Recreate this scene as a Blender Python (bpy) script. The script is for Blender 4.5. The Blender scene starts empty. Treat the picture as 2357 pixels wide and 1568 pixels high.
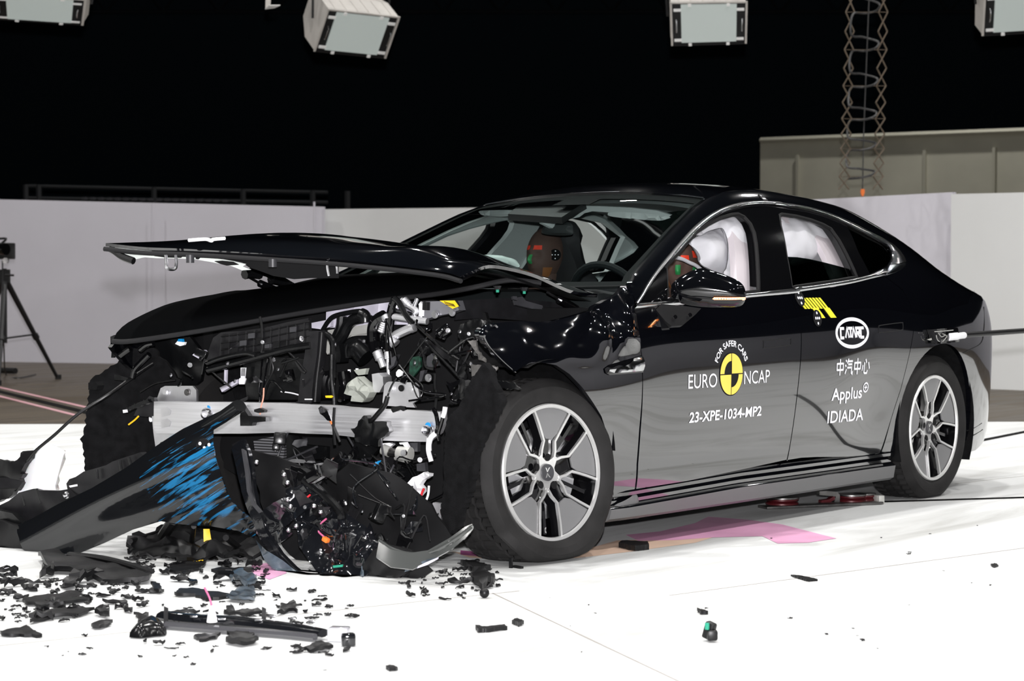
import bpy, bmesh, math, random
import numpy as np
from mathutils import Vector, Matrix, noise
from mathutils.geometry import delaunay_2d_cdt
R = random.Random(7)
scene = bpy.context.scene
COL = scene.collection
# ------------------------------------------------------------------ camera
CX, CY, CZ, YAW, PITCH, FPX = -6.12844260, -5.49981621, 1.00477688, 0.661090716, -0.0259020119, 4868.98928
PW, PH = 2357, 1568
CAM = np.array([CX, CY, CZ])
FW = np.array([math.cos(YAW)*math.cos(PITCH), math.sin(YAW)*math.cos(PITCH), math.sin(PITCH)])
RT = np.array([math.sin(YAW), -math.cos(YAW), 0.0])
UP = np.cross(RT, FW)
cd = bpy.data.cameras.new('camera'); cam = bpy.data.objects.new('camera', cd); COL.objects.link(cam)
cd.sensor_width = 36.0; cd.lens = FPX*36.0/PW; cd.clip_end = 300
cam.matrix_world = Matrix(((RT[0], UP[0], -FW[0], CX), (RT[1], UP[1], -FW[1], CY), (RT[2], UP[2], -FW[2], CZ), (0, 0, 0, 1)))
cd.dof.use_dof = True; cd.dof.focus_distance = 8.2; cd.dof.aperture_fstop = 6.3
scene.camera = cam
# ------------------------------------------------------------------ world, exposure, lights
wd = bpy.data.worlds.new('hall_dark'); scene.world = wd; wd.use_nodes = True
wd.node_tree.nodes['Background'].inputs[0].default_value = (0.6, 0.75, 0.9, 1)
wd.node_tree.nodes['Background'].inputs[1].default_value = 0.003
vs = scene.view_settings
vs.view_transform = 'Standard'; vs.look = 'None'; vs.gamma = 1.0; vs.use_curve_mapping = False; vs.exposure = 0.0

def area_light(name, loc, size, power, target=None, color=(1, 1, 1), shape='DISK', spread=180):
    l = bpy.data.lights.new(name, 'AREA'); l.shape = shape; l.size = size; l.energy = power; l.color = color
    l.spread = math.radians(spread)
    o = bpy.data.objects.new(name, l); COL.objects.link(o); o.location = loc
    d = (Vector(target) - Vector(loc)) if target else Vector((0, 0, -1))
    o.rotation_euler = d.to_track_quat('-Z', 'Y').to_euler()
    return o
# the hall's high-bay lamps, far above the frame, plus two added fill lamps
LAMP_W = 175
for (lx, ly) in [(-9, -12), (-3, -11), (3, -12), (9, -11), (15, -10),
                 (-10, -6), (-4.5, -5.2), (1.0, -5.0), (5.5, -5.6), (11, -5), (17, -4),
                 (-9, 0.5), (-4, 0.8), (0.2, 1.4), (4.6, 0.6), (9.5, 1.2), (15, 2),
                 (-7, 6), (-2, 6.6), (3, 6), (8, 7), (13, 9),
                 (-3, 12), (5, 15), (11, 16), (23, 9), (27, 3)]:  # last two are added to brighten the beige wall
    area_light('high_bay_and_fill_lamp', (lx, ly, 9.4), 0.34, LAMP_W*(.62 if lx > 12 and ly < 10 and lx < 20 else 1.0), color=(1.0, 0.98, 0.96), spread=138)
# the photographer's flash sits just above the lens
fl = bpy.data.lights.new('camera_flash', 'SPOT'); fl.energy = 3100; fl.spot_size = math.radians(44); fl.spot_blend = 0.6
fl.shadow_soft_size = 0.035; fl.color = (1.0, 0.98, 1.0)
fo = bpy.data.objects.new('camera_flash', fl); COL.objects.link(fo)
fo.matrix_world = cam.matrix_world.copy(); fo.location = Vector(CAM + UP*0.2 + RT*0.02)

# ------------------------------------------------------------------ pixel -> place helpers
def ray(px, py):
    return FW + RT*((px-PW/2)/FPX) - UP*((py-PH/2)/FPX)
def un(px, py, ax, val):
    d = ray(px, py); t = (val-CAM[ax])/d[ax]; return CAM + t*d
def on_plane(px, py, p0, n):
    d = ray(px, py); p0 = np.asarray(p0, float); n = np.asarray(n, float)
    return CAM + d*(((p0-CAM)@n)/(d@n))
def floor_at(px, py, z=0.0): return un(px, py, 2, z)
def Zm(x0, y0, s): return lambda *pts: [(x0+a/s, y0+b/s) for a, b in pts]
ZA = Zm(1440, 440, 5.6); ZB = Zm(1780, 440, 4.356); ZC = Zm(1080, 600, 5.6); ZD = Zm(1380, 800, 3.733)
ZE = Zm(2000, 680, 4.126); ZF = Zm(1780, 980, 4.085); ZG = Zm(180, 520, 3.92); ZH = Zm(680, 640, 3.92)
ZI = Zm(180, 860, 3.92); ZJ = Zm(680, 940, 3.92); ZK = Zm(0, 960, 3.92); ZL = Zm(0, 1220, 2.619); ZW = Zm(860, 410, 3.367)

# ------------------------------------------------------------------ materials
MATS = {}
def mat(name, col=(0.5, 0.5, 0.5), rough=0.5, metal=0.0, coat=0.0, spec=0.5, emit=None, es=1.0, noise_scale=None,
        noise_amt=0.0, bump=0.0, bump_scale=200.0, stretch=(1, 1, 1), rough_var=0.0, ior=1.5):
    if name in MATS: return MATS[name]
    m = bpy.data.materials.new(name); m.use_nodes = True
    nt = m.node_tree; b = nt.nodes['Principled BSDF']
    b.inputs['Base Color'].default_value = (*col, 1); b.inputs['Roughness'].default_value = rough
    b.inputs['Metallic'].default_value = metal; b.inputs['Coat Weight'].default_value = coat
    b.inputs['Coat Roughness'].default_value = 0.02; b.inputs['Specular IOR Level'].default_value = spec
    b.inputs['IOR'].default_value = ior
    if emit:
        b.inputs['Emission Color'].default_value = (*emit, 1); b.inputs['Emission Strength'].default_value = es
    if noise_amt or bump or rough_var:
        tc = nt.nodes.new('ShaderNodeTexCoord'); mp = nt.nodes.new('ShaderNodeMapping'); mp.inputs['Scale'].default_value = stretch
        nt.links.new(tc.outputs['Object'], mp.inputs['Vector'])
        if noise_amt or rough_var:
            n = nt.nodes.new('ShaderNodeTexNoise'); n.inputs['Scale'].default_value = noise_scale or 8; n.inputs['Detail'].default_value = 5
            nt.links.new(mp.outputs[0], n.inputs['Vector'])
            if noise_amt:
                r = nt.nodes.new('ShaderNodeMapRange'); r.inputs[1].default_value = 0.3; r.inputs[2].default_value = 0.7
                r.inputs[3].default_value = 1-noise_amt; r.inputs[4].default_value = 1+noise_amt
                nt.links.new(n.outputs['Fac'], r.inputs[0])
                mx = nt.nodes.new('ShaderNodeVectorMath'); mx.operation = 'SCALE'; mx.inputs[0].default_value = col
                nt.links.new(r.outputs[0], mx.inputs['Scale']); nt.links.new(mx.outputs[0], b.inputs['Base Color'])
            if rough_var:
                r2 = nt.nodes.new('ShaderNodeMapRange'); r2.inputs[1].default_value = 0.3; r2.inputs[2].default_value = 0.7
                r2.inputs[3].default_value = max(0.02, rough-rough_var); r2.inputs[4].default_value = rough+rough_var
                nt.links.new(n.outputs['Fac'], r2.inputs[0]); nt.links.new(r2.outputs[0], b.inputs['Roughness'])
        if bump:
            n2 = nt.nodes.new('ShaderNodeTexNoise'); n2.inputs['Scale'].default_value = bump_scale; n2.inputs['Detail'].default_value = 3
            nt.links.new(mp.outputs[0], n2.inputs['Vector'])
            bp = nt.nodes.new('ShaderNodeBump'); bp.inputs['Strength'].default_value = bump; bp.inputs['Distance'].default_value = 0.004
            nt.links.new(n2.outputs['Fac'], bp.inputs['Height']); nt.links.new(bp.outputs[0], b.inputs['Normal'])
    MATS[name] = m
    return m
def glass(name, tint, refl=0.9):
    m = bpy.data.materials.new(name); m.use_nodes = True; nt = m.node_tree
    for n in list(nt.nodes):
        if n.type != 'OUTPUT_MATERIAL': nt.nodes.remove(n)
    out = [n for n in nt.nodes if n.type == 'OUTPUT_MATERIAL'][0]
    t = nt.nodes.new('ShaderNodeBsdfTransparent'); t.inputs[0].default_value = (*tint, 1)
    g = nt.nodes.new('ShaderNodeBsdfGlossy'); g.inputs['Roughness'].default_value = 0.0; g.inputs[0].default_value = (refl, refl, refl, 1)
    ge = nt.nodes.new('ShaderNodeNewGeometry'); dp_ = nt.nodes.new('ShaderNodeVectorMath'); dp_.operation = 'DOT_PRODUCT'
    nt.links.new(ge.outputs['Normal'], dp_.inputs[0]); nt.links.new(ge.outputs['Incoming'], dp_.inputs[1])
    def mth(op, a, b=None):
        q = nt.nodes.new('ShaderNodeMath'); q.operation = op
        for k, v in enumerate((a, b)):
            if v is None: continue
            if isinstance(v, (int, float)): q.inputs[k].default_value = v
            else: nt.links.new(v, q.inputs[k])
        return q.outputs[0]
    fr = mth('ADD', mth('MULTIPLY', mth('POWER', mth('SUBTRACT', 1.0, mth('ABSOLUTE', dp_.outputs['Value'])), 5.0), 0.95), 0.045)
    mx = nt.nodes.new('ShaderNodeMixShader')
    nt.links.new(fr, mx.inputs[0]); nt.links.new(t.outputs[0], mx.inputs[1]); nt.links.new(g.outputs[0], mx.inputs[2])
    nt.links.new(mx.outputs[0], out.inputs[0]); MATS[name] = m
    return m
PAINT = mat('black_car_paint', (0.0022, 0.0024, 0.0036), 0.08, coat=1.0, spec=0.5)
PAINT.node_tree.nodes['Principled BSDF'].inputs['Coat IOR'].default_value = 2.15
GLOSS = mat('gloss_black_plastic', (0.003, 0.003, 0.0035), 0.05, coat=0.5)
SATIN = mat('satin_black_plastic', (0.0055, 0.0055, 0.006), 0.36, spec=0.35, noise_scale=14, noise_amt=0.25, bump=0.08, bump_scale=300)
SATIN2 = mat('worn_black_plastic', (0.004, 0.0042, 0.0046), 0.26, spec=0.38, rough_var=0.06, noise_scale=9, bump=0.25, bump_scale=25)
CHAR = mat('charcoal_plastic', (0.009, 0.0088, 0.010), 0.40, spec=0.35, noise_scale=20, noise_amt=0.3, bump=0.1, bump_scale=260)
GREYPL = mat('dark_grey_plastic', (0.034, 0.034, 0.038), 0.42, noise_scale=20, noise_amt=0.2)
FELT = mat('black_felt', (0.0055, 0.0055, 0.006), 0.95, spec=0.1, bump=0.6, bump_scale=240, noise_scale=30, noise_amt=0.4)
RUBBER = mat('tyre_rubber', (0.014, 0.0135, 0.0135), 0.7, spec=0.22, noise_scale=12, noise_amt=0.25, bump=0.1, bump_scale=120)
SEAL = mat('grey_rubber_seal', (0.016, 0.016, 0.017), 0.7, spec=0.2)
ALU = mat('brushed_aluminium', (0.82, 0.82, 0.84), 0.38, metal=0.82, noise_scale=5, noise_amt=0.10, rough_var=0.08, stretch=(1, 0.35, 30))
ALU2 = mat('pressed_aluminium', (0.80, 0.80, 0.82), 0.48, metal=1.0, noise_scale=12, noise_amt=0.10)
STEEL = mat('bright_steel', (0.72, 0.72, 0.75), 0.22, metal=1.0, noise_scale=30, noise_amt=0.15)
DSTEEL = mat('dull_steel', (0.20, 0.195, 0.19), 0.38, metal=1.0, noise_scale=18, noise_amt=0.35)
CHROME = mat('satin_chrome', (0.62, 0.63, 0.64), 0.17, metal=1.0)
DCHROME = mat('dark_chrome', (0.20, 0.22, 0.24), 0.2, metal=1.0)
MACH = mat('machined_rim_silver', (0.86, 0.86, 0.85), 0.34, metal=0.85)
INSERT = mat('satin_grey_insert', (0.25, 0.25, 0.255), 0.42, metal=0.6)
WHITEPL = mat('white_plastic', (0.80, 0.80, 0.82), 0.4)
PALEPL = mat('pale_lavender_plastic', (0.52, 0.50, 0.58), 0.38, noise_scale=10, noise_amt=0.08)
PALEM = mat('pale_cast_metal', (0.50, 0.50, 0.47), 0.45, metal=0.4, noise_scale=14, noise_amt=0.15)
FOAM = mat('pale_foam', (0.30, 0.315, 0.28), 0.85, bump=0.3, bump_scale=60)
YELLOW = mat('yellow_tape', (0.85, 0.52, 0.01), 0.5)
ORANGE = mat('orange_plastic', (0.9, 0.20, 0.03), 0.45)
REDPL = mat('red_plastic', (0.6, 0.02, 0.03), 0.4)
GREENPL = mat('green_plastic', (0.02, 0.25, 0.16), 0.35)
BLUEPL = mat('blue_paint_chip', (0.005, 0.22, 0.52), 0.4)
TRIMGREY = mat('light_grey_headliner', (0.46, 0.50, 0.49), 0.8)
TRIMWARM = mat('pale_pillar_trim', (0.60, 0.55, 0.58), 0.7)
SEATBLK = mat('black_seat_fabric', (0.006, 0.006, 0.007), 0.7)
AIRBAG = mat('white_airbag_fabric', (0.60, 0.60, 0.63), 0.8, bump=0.15, bump_scale=30)
DECALW = mat('white_decal', (0.86, 0.87, 0.92), 0.45)
DECALY = mat('yellow_decal', (0.88, 0.66, 0.10), 0.45)
STKY = mat('bright_yellow_sticker', (0.88, 0.80, 0.04), 0.5)
DECALK = mat('dark_decal', (0.008, 0.008, 0.009), 0.6, spec=0.2)
WS = glass('windscreen_glass', (0.80, 0.86, 0.85), 0.85)
TINT = glass('tinted_glass', (0.010, 0.016, 0.014), 0.8)
SIDEGL = glass('clear_side_glass', (0.82, 0.87, 0.86))

# ------------------------------------------------------------------ object helpers
def root(name, loc, label, cat, group=None):
    o = bpy.data.objects.new(name, None); COL.objects.link(o); o.location = loc; o.empty_display_size = 0.1
    o['label'] = label; o['category'] = cat
    if group: o['group'] = group
    return o
def wloc(o):
    v = Vector(o.location); q = o.parent
    while q: v = v + Vector(q.location); q = q.parent
    return v
def obj(name, VF, m, parent=None, smooth=True, normals=None, sharp=35, kind=None, center=False, label=None):
    """one mesh object; vertices are given in world coordinates"""
    V, F = VF[0], VF[1]
    V = np.asarray([tuple(v) for v in V], float)
    org = V.mean(0) if center else (np.array(wloc(parent)) if parent else np.zeros(3))
    me = bpy.data.meshes.new(name)
    me.from_pydata((V-org).tolist(), [], [tuple(f) for f in F])
    ms = m if isinstance(m, (list, tuple)) else [m]
    for x in ms: me.materials.append(x)
    if len(VF) > 2 and VF[2] is not None:
        for p, i in zip(me.polygons, VF[2]): p.material_index = i
    o = bpy.data.objects.new(name, me); COL.objects.link(o)
    if parent:
        o.parent = parent
        if center: o.location = Vector(org) - wloc(parent)
    elif center: o.location = org
    if smooth:
        me.polygons.foreach_set('use_smooth', [True]*len(me.polygons))
        if normals is not None: me.normals_split_custom_set_from_vertices([tuple(n) for n in normals])
        elif sharp: me.set_sharp_from_angle(angle=math.radians(sharp))
    me.update()
    if kind: o['kind'] = kind
    if label: o['label'] = label
    return o
def tag(o, label, cat, group=None):
    o['label'] = label; o['category'] = cat
    if group: o['group'] = group
    return o
def join(*parts):
    V, F, MI = [], [], []
    for p in parts:
        k = len(V); V.extend([tuple(v) for v in p[0]]); F.extend([tuple(i+k for i in f) for f in p[1]])
        MI.extend(p[2] if len(p) > 2 and p[2] is not None else [0]*len(p[1]))
    return V, F, MI
def withmat(p, i): return p[0], p[1], [i]*len(p[1])
def box(c, s, rot=None, bev=0.0):
    """box centred at c with full size s; bev rounds its edges"""
    bm = bmesh.new(); bmesh.ops.create_cube(bm, size=1.0)
    for v in bm.verts: v.co = Vector((v.co.x*s[0], v.co.y*s[1], v.co.z*s[2]))
    if bev: bmesh.ops.bevel(bm, geom=list(bm.edges), offset=min(bev, min(s)*0.45), segments=2, affect='EDGES', profile=0.5)
    M = Matrix.Translation(Vector(c)) @ (rot.to_4x4() if rot is not None else Matrix.Identity(4))
    bm.verts.index_update()
    V = [tuple(M @ v.co) for v in bm.verts]; F = [tuple(v.index for v in f.verts) for f in bm.faces]; bm.free()
    return V, F
def frame_from(d):
    d = Vector(d).normalized(); a = Vector((0, 0, 1)) if abs(d.z) < 0.9 else Vector((1, 0, 0))
    u = d.cross(a).normalized(); return u, d.cross(u).normalized(), d
def catmull(P, n):
    P = [np.asarray(p, float) for p in P]
    if len(P) < 3: return [P[0]+(P[-1]-P[0])*i/n for i in range(n+1)]
    Q = [2*P[0]-P[1]]+P+[2*P[-1]-P[-2]]; out = []
    for i in range(1, len(Q)-2):
        for k in range(n):
            t = k/n; a, b, c, d = Q[i-1:i+3]
            out.append(0.5*((2*b)+(-a+c)*t+(2*a-5*b+4*c-d)*t*t+(-a+3*b-3*c+d)*t**3))
    out.append(P[-1]); return out
def tube(path, r, n=10, sm=4, closed=False, corr=0.0, flat=1.0):
    """round tube along a smoothed path; r may be a list (one radius per given point)"""
    P0 = [np.asarray(p, float) for p in path]
    P = catmull(P0, sm) if sm > 1 and len(P0) > 2 else (catmull(P0, max(1, sm)) if sm > 1 else P0)
    m = len(P)
    rr = np.interp(np.linspace(0, 1, m), np.linspace(0, 1, len(r)), r) if hasattr(r, '__len__') else np.full(m, r)
    if corr: rr = rr*(1+corr*np.cos(np.arange(m)*math.pi))
    V, F = [], []; u = None
    for i in range(m):
        d = Vector(P[min(i+1, m-1)]-P[max(i-1, 0)])
        if d.length < 1e-9: d = Vector((0, 0, 1))
        d.normalize()
        if u is None: u, w, _ = frame_from(d)
        else:
            u = (u-d*u.dot(d))
            u = u.normalized() if u.length > 1e-6 else frame_from(d)[0]
        w = d.cross(u)
        for k in range(n):
            a = 2*math.pi*k/n; V.append(tuple(Vector(P[i])+(u*math.cos(a)+w*math.sin(a)*flat)*float(rr[i])))
    for i in range(m-1):
        for k in range(n): F.append((i*n+k, i*n+(k+1) % n, (i+1)*n+(k+1) % n, (i+1)*n+k))
    F.append(tuple(range(n-1, -1, -1))); F.append(tuple((m-1)*n+k for k in range(n)))
    return V, F
def lathe(prof, M, n=48, a0=0, a1=2*math.pi):
    """prof: (radius, height) pairs spun about the local z axis of M"""
    full = abs(a1-a0-2*math.pi) < 1e-6; V, F = [], []; m = len(prof); nn = n if full else n+1
    for k in range(nn):
        a = a0+(a1-a0)*k/n
        for r, h in prof: V.append(tuple(M @ Vector((r*math.cos(a), r*math.sin(a), h))))
    for k in range(n):
        k2 = (k+1) % nn
        for j in range(m-1): F.append((k*m+j, k2*m+j, k2*m+j+1, k*m+j+1))
    return V, F
def axis_m(p, d):
    u, w, dd = frame_from(d)
    return Matrix(((u.x, w.x, dd.x, p[0]), (u.y, w.y, dd.y, p[1]), (u.z, w.z, dd.z, p[2]), (0, 0, 0, 1)))
def cyl(p, d, r, h, n=20, r2=None, bev=0.0):
    r2 = r if r2 is None else r2
    pr = [(1e-5, 0), (r-bev, 0), (r, bev), (r2, h-bev), (r2-bev, h), (1e-5, h)] if bev else [(1e-5, 0), (r, 0), (r2, h), (1e-5, h)]
    return lathe(pr, axis_m(p, d), n)
def hexbolt(p, d, r=0.009, h=0.007):
    return join(cyl(p, d, r*1.5, h*0.4, 14), lathe([(r, h*0.4), (r, h), (1e-5, h)], axis_m(p, d), 6))
def inside(P, poly):
    P = np.asarray(P, float); poly = np.asarray(poly, float); x, y = P[:, 0], P[:, 1]; c = np.zeros(len(P), bool)
    xj, yj = poly[-1]
    for xi, yi in poly:
        if yi != yj:
            q = ((yi > y) != (yj > y)) & (x < (xj-xi)*(y-yi)/(yj-yi)+xi); c ^= q
        xj, yj = xi, yi
    return c
def resample(poly, h):
    out = []
    for i in range(len(poly)):
        a = np.asarray(poly[i], float); b = np.asarray(poly[(i+1) % len(poly)], float)
        k = max(1, int(round(np.linalg.norm(b-a)/h)))
        out += [a+(b-a)*j/k for j in range(k)]
    return out
def cdt(poly, holes=(), h=0.03):
    """triangulate a polygon with holes, with inner points about h apart: returns points, triangles, boundary loops"""
    loops = [resample(poly, h)]+[resample(q, h) for q in holes]
    pts, edges, L = [], [], []
    for lp in loops:
        k = len(pts); pts += [tuple(p) for p in lp]; n = len(lp); edges += [(k+i, k+(i+1) % n) for i in range(n)]
        L.append(list(range(k, k+n)))
    A = np.array(loops[0]); lo, hi = A.min(0), A.max(0)
    gx = np.arange(lo[0]+h*0.5, hi[0], h); gy = np.arange(lo[1]+h*0.5, hi[1], h*0.87)
    if len(gx) and len(gy):
        X, Y = np.meshgrid(gx, gy); X = X+(np.arange(len(gy)) % 2)[:, None]*h*0.5
        P = np.stack([X.ravel(), Y.ravel()], 1); ok = inside(P, loops[0])
        for q in loops[1:]: ok &= ~inside(P, q)
        P = P[ok]
        if len(P):
            B = np.array([p for lp in loops for p in lp]); keep = np.ones(len(P), bool)
            for i0 in range(0, len(P), 2000):
                d = ((P[i0:i0+2000, None]-B[None])**2).sum(-1).min(1); keep[i0:i0+2000] = d > (0.45*h)**2
            pts += [tuple(p) for p in P[keep]]
    r = delaunay_2d_cdt([Vector(p) for p in pts], edges, [], 0, 1e-6, True)
    P = np.array([tuple(v) for v in r[0]]); T = [tuple(f) for f in r[2]]
    inv = {}
    for new, olds in enumerate(r[3]):
        for o in olds: inv[o] = new
    C = np.array([P[list(t)].mean(0) for t in T]); ok = inside(C, loops[0])
    for q in loops[1:]: ok &= ~inside(C, q)
    return P, [t for t, k in zip(T, ok) if k], [[inv.get(i, 0) for i in lp] for lp in L]
def plane_axes(n):
    n = Vector(n).normalized(); a = Vector((0, 0, 1)) if abs(n.z) < 0.95 else Vector((1, 0, 0))
    u = a.cross(n).normalized(); return u, n.cross(u).normalized(), n
def plate3(P3, n, th=0.006, h=0.04, disp=None, holes=(), jag=0.0, seed=0):
    """solid plate from a 3-D outline lying about a plane with normal n; disp(u, v) bends it along n"""
    P3 = [Vector(tuple(p)) for p in P3]; u, v, n = plane_axes(n); o = sum(P3, Vector())/len(P3)
    uv = [((p-o).dot(u), (p-o).dot(v)) for p in P3]
    hs = [[((Vector(tuple(p))-o).dot(u), (Vector(tuple(p))-o).dot(v)) for p in q] for q in holes]
    if jag:
        rr = random.Random(seed); q = []
        for i in range(len(uv)):
            a, b = np.array(uv[i]), np.array(uv[(i+1) % len(uv)]); d = b-a; L = np.linalg.norm(d); k = max(1, int(L/(jag*2.2)))
            nn = np.array([-d[1], d[0]])/max(L, 1e-6)
            for j in range(k): q.append(tuple(a+d*(j/k)+(nn*rr.uniform(-jag, jag) if j else 0)))
        uv = q
    P, T, L = cdt(uv, hs, h)
    f = disp or (lambda a, b: 0.0)
    top = [o+u*p[0]+v*p[1]+n*(f(p[0], p[1])+th/2) for p in P]; bot = [t-n*th for t in top]; N = len(top)
    V = [tuple(t) for t in top+bot]; F = []
    for t in T:
        a, b, c = t
        if (P[b][0]-P[a][0])*(P[c][1]-P[a][1])-(P[b][1]-P[a][1])*(P[c][0]-P[a][0]) < 0: t = (a, c, b)
        F.append(t); F.append((t[2]+N, t[1]+N, t[0]+N))
    for li, lp in enumerate(L):
        ar = sum(P[lp[i]][0]*P[lp[(i+1) % len(lp)]][1]-P[lp[(i+1) % len(lp)]][0]*P[lp[i]][1] for i in range(len(lp)))
        s = (ar > 0) != (li > 0)
        for i in range(len(lp)):
            a, b = lp[i], lp[(i+1) % len(lp)]
            if a != b: F.append((a, a+N, b+N, b) if s else (b, b+N, a+N, a))
    return V, F
def crumple(amp, freq, seed=0):
    return lambda a, b: amp*(noise.fractal(Vector((a*freq+seed*7.3, b*freq, seed*1.7)), 0.8, 2.1, 3))
def coons(c0, c1, d0, d1, nu, nv, bulge=None):
    """surface patch between four edge curves: c0/c1 run in u at v=0/1, d0/d1 run in v at u=0/1"""
    def samp(c, n):
        c = np.asarray(c, float); s = np.r_[0, np.cumsum(np.linalg.norm(np.diff(c, axis=0), axis=1))]; s /= s[-1]
        cc = np.array(catmull(list(c), 12)); t = np.r_[0, np.cumsum(np.linalg.norm(np.diff(cc, axis=0), axis=1))]; t /= t[-1]
        return np.stack([np.interp(np.linspace(0, 1, n), t, cc[:, k]) for k in range(3)], 1)
    c0, c1, d0, d1 = samp(c0, nu), samp(c1, nu), samp(d0, nv), samp(d1, nv)
    V = []
    for j in range(nv):
        v = j/(nv-1)
        for i in range(nu):
            u = i/(nu-1)
            p = (1-v)*c0[i]+v*c1[i]+(1-u)*d0[j]+u*d1[j]-((1-u)*(1-v)*c0[0]+u*(1-v)*c0[-1]+(1-u)*v*c1[0]+u*v*c1[-1])
            if bulge is not None: p = p+bulge(u, v)
            V.append(p)
    F = [(j*nu+i, j*nu+i+1, (j+1)*nu+i+1, (j+1)*nu+i) for j in range(nv-1) for i in range(nu-1)]
    return V, F
def thicken(VF, th, flip=False):
    """close a sheet: offset copy along vertex normals plus rim"""
    V, F = VF[0], [tuple(f) for f in VF[1]]
    me = bpy.data.meshes.new('tmp'); me.from_pydata([tuple(v) for v in V], [], F); me.update()
    N = np.array([tuple(v.normal) for v in me.vertices]); bpy.data.meshes.remove(me)
    V = np.array([tuple(v) for v in V]); k = len(V); V2 = V-N*th*(-1 if flip else 1)
    cnt = {}
    for f in F:
        for a, b in zip(f, f[1:]+f[:1]): cnt[(a, b)] = 1
    E = [(a, b) for (a, b) in cnt if (b, a) not in cnt]
    G = F+[tuple(i+k for i in reversed(f)) for f in F]+[(b, a, a+k, b+k) for a, b in E]
    return list(map(tuple, np.r_[V, V2])), G
def pchip(tab):
    X = np.array([t[0] for t in tab], float); Y = np.array([t[1] for t in tab], float)
    h = np.diff(X); d = np.diff(Y)/h; m = np.zeros(len(X)); m[0], m[-1] = d[0], d[-1]
    for i in range(1, len(X)-1):
        if d[i-1]*d[i] > 0:
            w1, w2 = 2*h[i]+h[i-1], h[i]+2*h[i-1]; m[i] = (w1+w2)/(w1/d[i-1]+w2/d[i])
    def f(x):
        if x <= X[0]: return float(Y[0]+m[0]*(x-X[0]))
        if x >= X[-1]: return float(Y[-1]+m[-1]*(x-X[-1]))
        i = int(np.searchsorted(X, x)-1); i = max(0, min(i, len(h)-1)); t = (x-X[i])/h[i]
        return float((2*t**3-3*t*t+1)*Y[i]+(t**3-2*t*t+t)*h[i]*m[i]+(-2*t**3+3*t*t)*Y[i+1]+(t**3-t*t)*h[i]*m[i+1])
    return f
# ------------------------------------------------------------------ floor
def floor_material():
    m = bpy.data.materials.new('white_floor_paint'); m.use_nodes = True; nt = m.node_tree; b = nt.nodes['Principled BSDF']
    L = nt.links.new; N = nt.nodes.new
    tc = N('ShaderNodeTexCoord'); mp = N('ShaderNodeMapping'); mp.inputs['Rotation'].default_value = (0, 0, 0.62); mp.inputs['Scale'].default_value = (0.35, 2.2, 1)
    L(tc.outputs['Object'], mp.inputs[0])
    n1 = N('ShaderNodeTexNoise'); n1.inputs['Scale'].default_value = 1.6; n1.inputs['Detail'].default_value = 7; n1.inputs['Roughness'].default_value = 0.62; n1.inputs['Distortion'].default_value = 0.6
    L(mp.outputs[0], n1.inputs['Vector'])
    r1 = N('ShaderNodeMapRange'); r1.inputs[1].default_value = 0.50; r1.inputs[2].default_value = 0.78; r1.inputs[3].default_value = 0.0; r1.inputs[4].default_value = 1.0; L(n1.outputs['Fac'], r1.inputs[0])
    n2 = N('ShaderNodeTexNoise'); n2.inputs['Scale'].default_value = 26; n2.inputs['Detail'].default_value = 4; n2.inputs['Distortion'].default_value = 1.5; L(mp.outputs[0], n2.inputs['Vector'])
    r2 = N('ShaderNodeMapRange'); r2.inputs[1].default_value = 0.66; r2.inputs[2].default_value = 0.76; L(n2.outputs['Fac'], r2.inputs[0])
    mx = N('ShaderNodeMix'); mx.data_type = 'RGBA'; mx.inputs[6].default_value = (0.69, 0.70, 0.695, 1); mx.inputs[7].default_value = (0.40, 0.40, 0.38, 1); L(r1.outputs[0], mx.inputs[0])
    sc = N('ShaderNodeMath'); sc.operation = 'MULTIPLY'; sc.inputs[1].default_value = 0.35; L(r2.outputs[0], sc.inputs[0])
    mx2 = N('ShaderNodeMix'); mx2.data_type = 'RGBA'; mx2.inputs[7].default_value = (0.42, 0.40, 0.36, 1); L(sc.outputs[0], mx2.inputs[0]); L(mx.outputs[2], mx2.inputs[6])
    L(mx2.outputs[2], b.inputs['Base Color'])
    b.inputs['Roughness'].default_value = 0.55; b.inputs['Specular IOR Level'].default_value = 0.25
    return m
BROWN = mat('brown_hall_floor', (0.072, 0.056, 0.038), 0.45, spec=0.25, noise_scale=1.2, noise_amt=0.35, stretch=(0.4, 4, 1), rough_var=0.1)
def flat(poly, z): return [(x, y, z) for x, y in poly], [tuple(range(len(poly)))]
obj('floor', flat([(-60, -60), (70, -60), (70, 80), (-60, 80)], -0.012), BROWN, kind='structure', smooth=False)
A0 = floor_at(-150, 977); A1 = floor_at(2357, 971); dl = (A1-A0)/np.linalg.norm(A1-A0)
E0 = A0-dl*9; E1 = A1+dl*11.0
obj('floor.001', flat([(E0[0], E0[1]), (-16, 14), (-15, -7.5), (0, -7.9), (9.2, -7.7), (16, -9.3), (E1[0], E1[1])], 0.0), floor_material(), kind='structure', smooth=False)
SEAMM = mat('floor_joint', (0.30, 0.28, 0.26), 0.7)
PINKM = mat('pink_tape', (0.55, 0.30, 0.33), 0.6)
BLACKM = mat('black_rail_slot', (0.004, 0.004, 0.004), 0.9, spec=0.1)
def strip(a, b, w, z, h=0.002, ext0=0.0, ext1=0.0):
    a = np.array(a[:2], float); b = np.array(b[:2], float); d = (b-a)/np.linalg.norm(b-a); a = a-d*ext0; b = b+d*ext1
    n = np.array([-d[1], d[0]])*w/2; q = [a-n, b-n, b+n, a+n]
    V = [(*p, z) for p in q]+[(*p, z+h) for p in q]
    return V, [(3, 2, 1, 0), (4, 5, 6, 7), (0, 1, 5, 4), (1, 2, 6, 5), (2, 3, 7, 6), (3, 0, 4, 7)]
def st(name, VF, m): return obj(name, VF, m, kind='structure', smooth=False)
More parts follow.
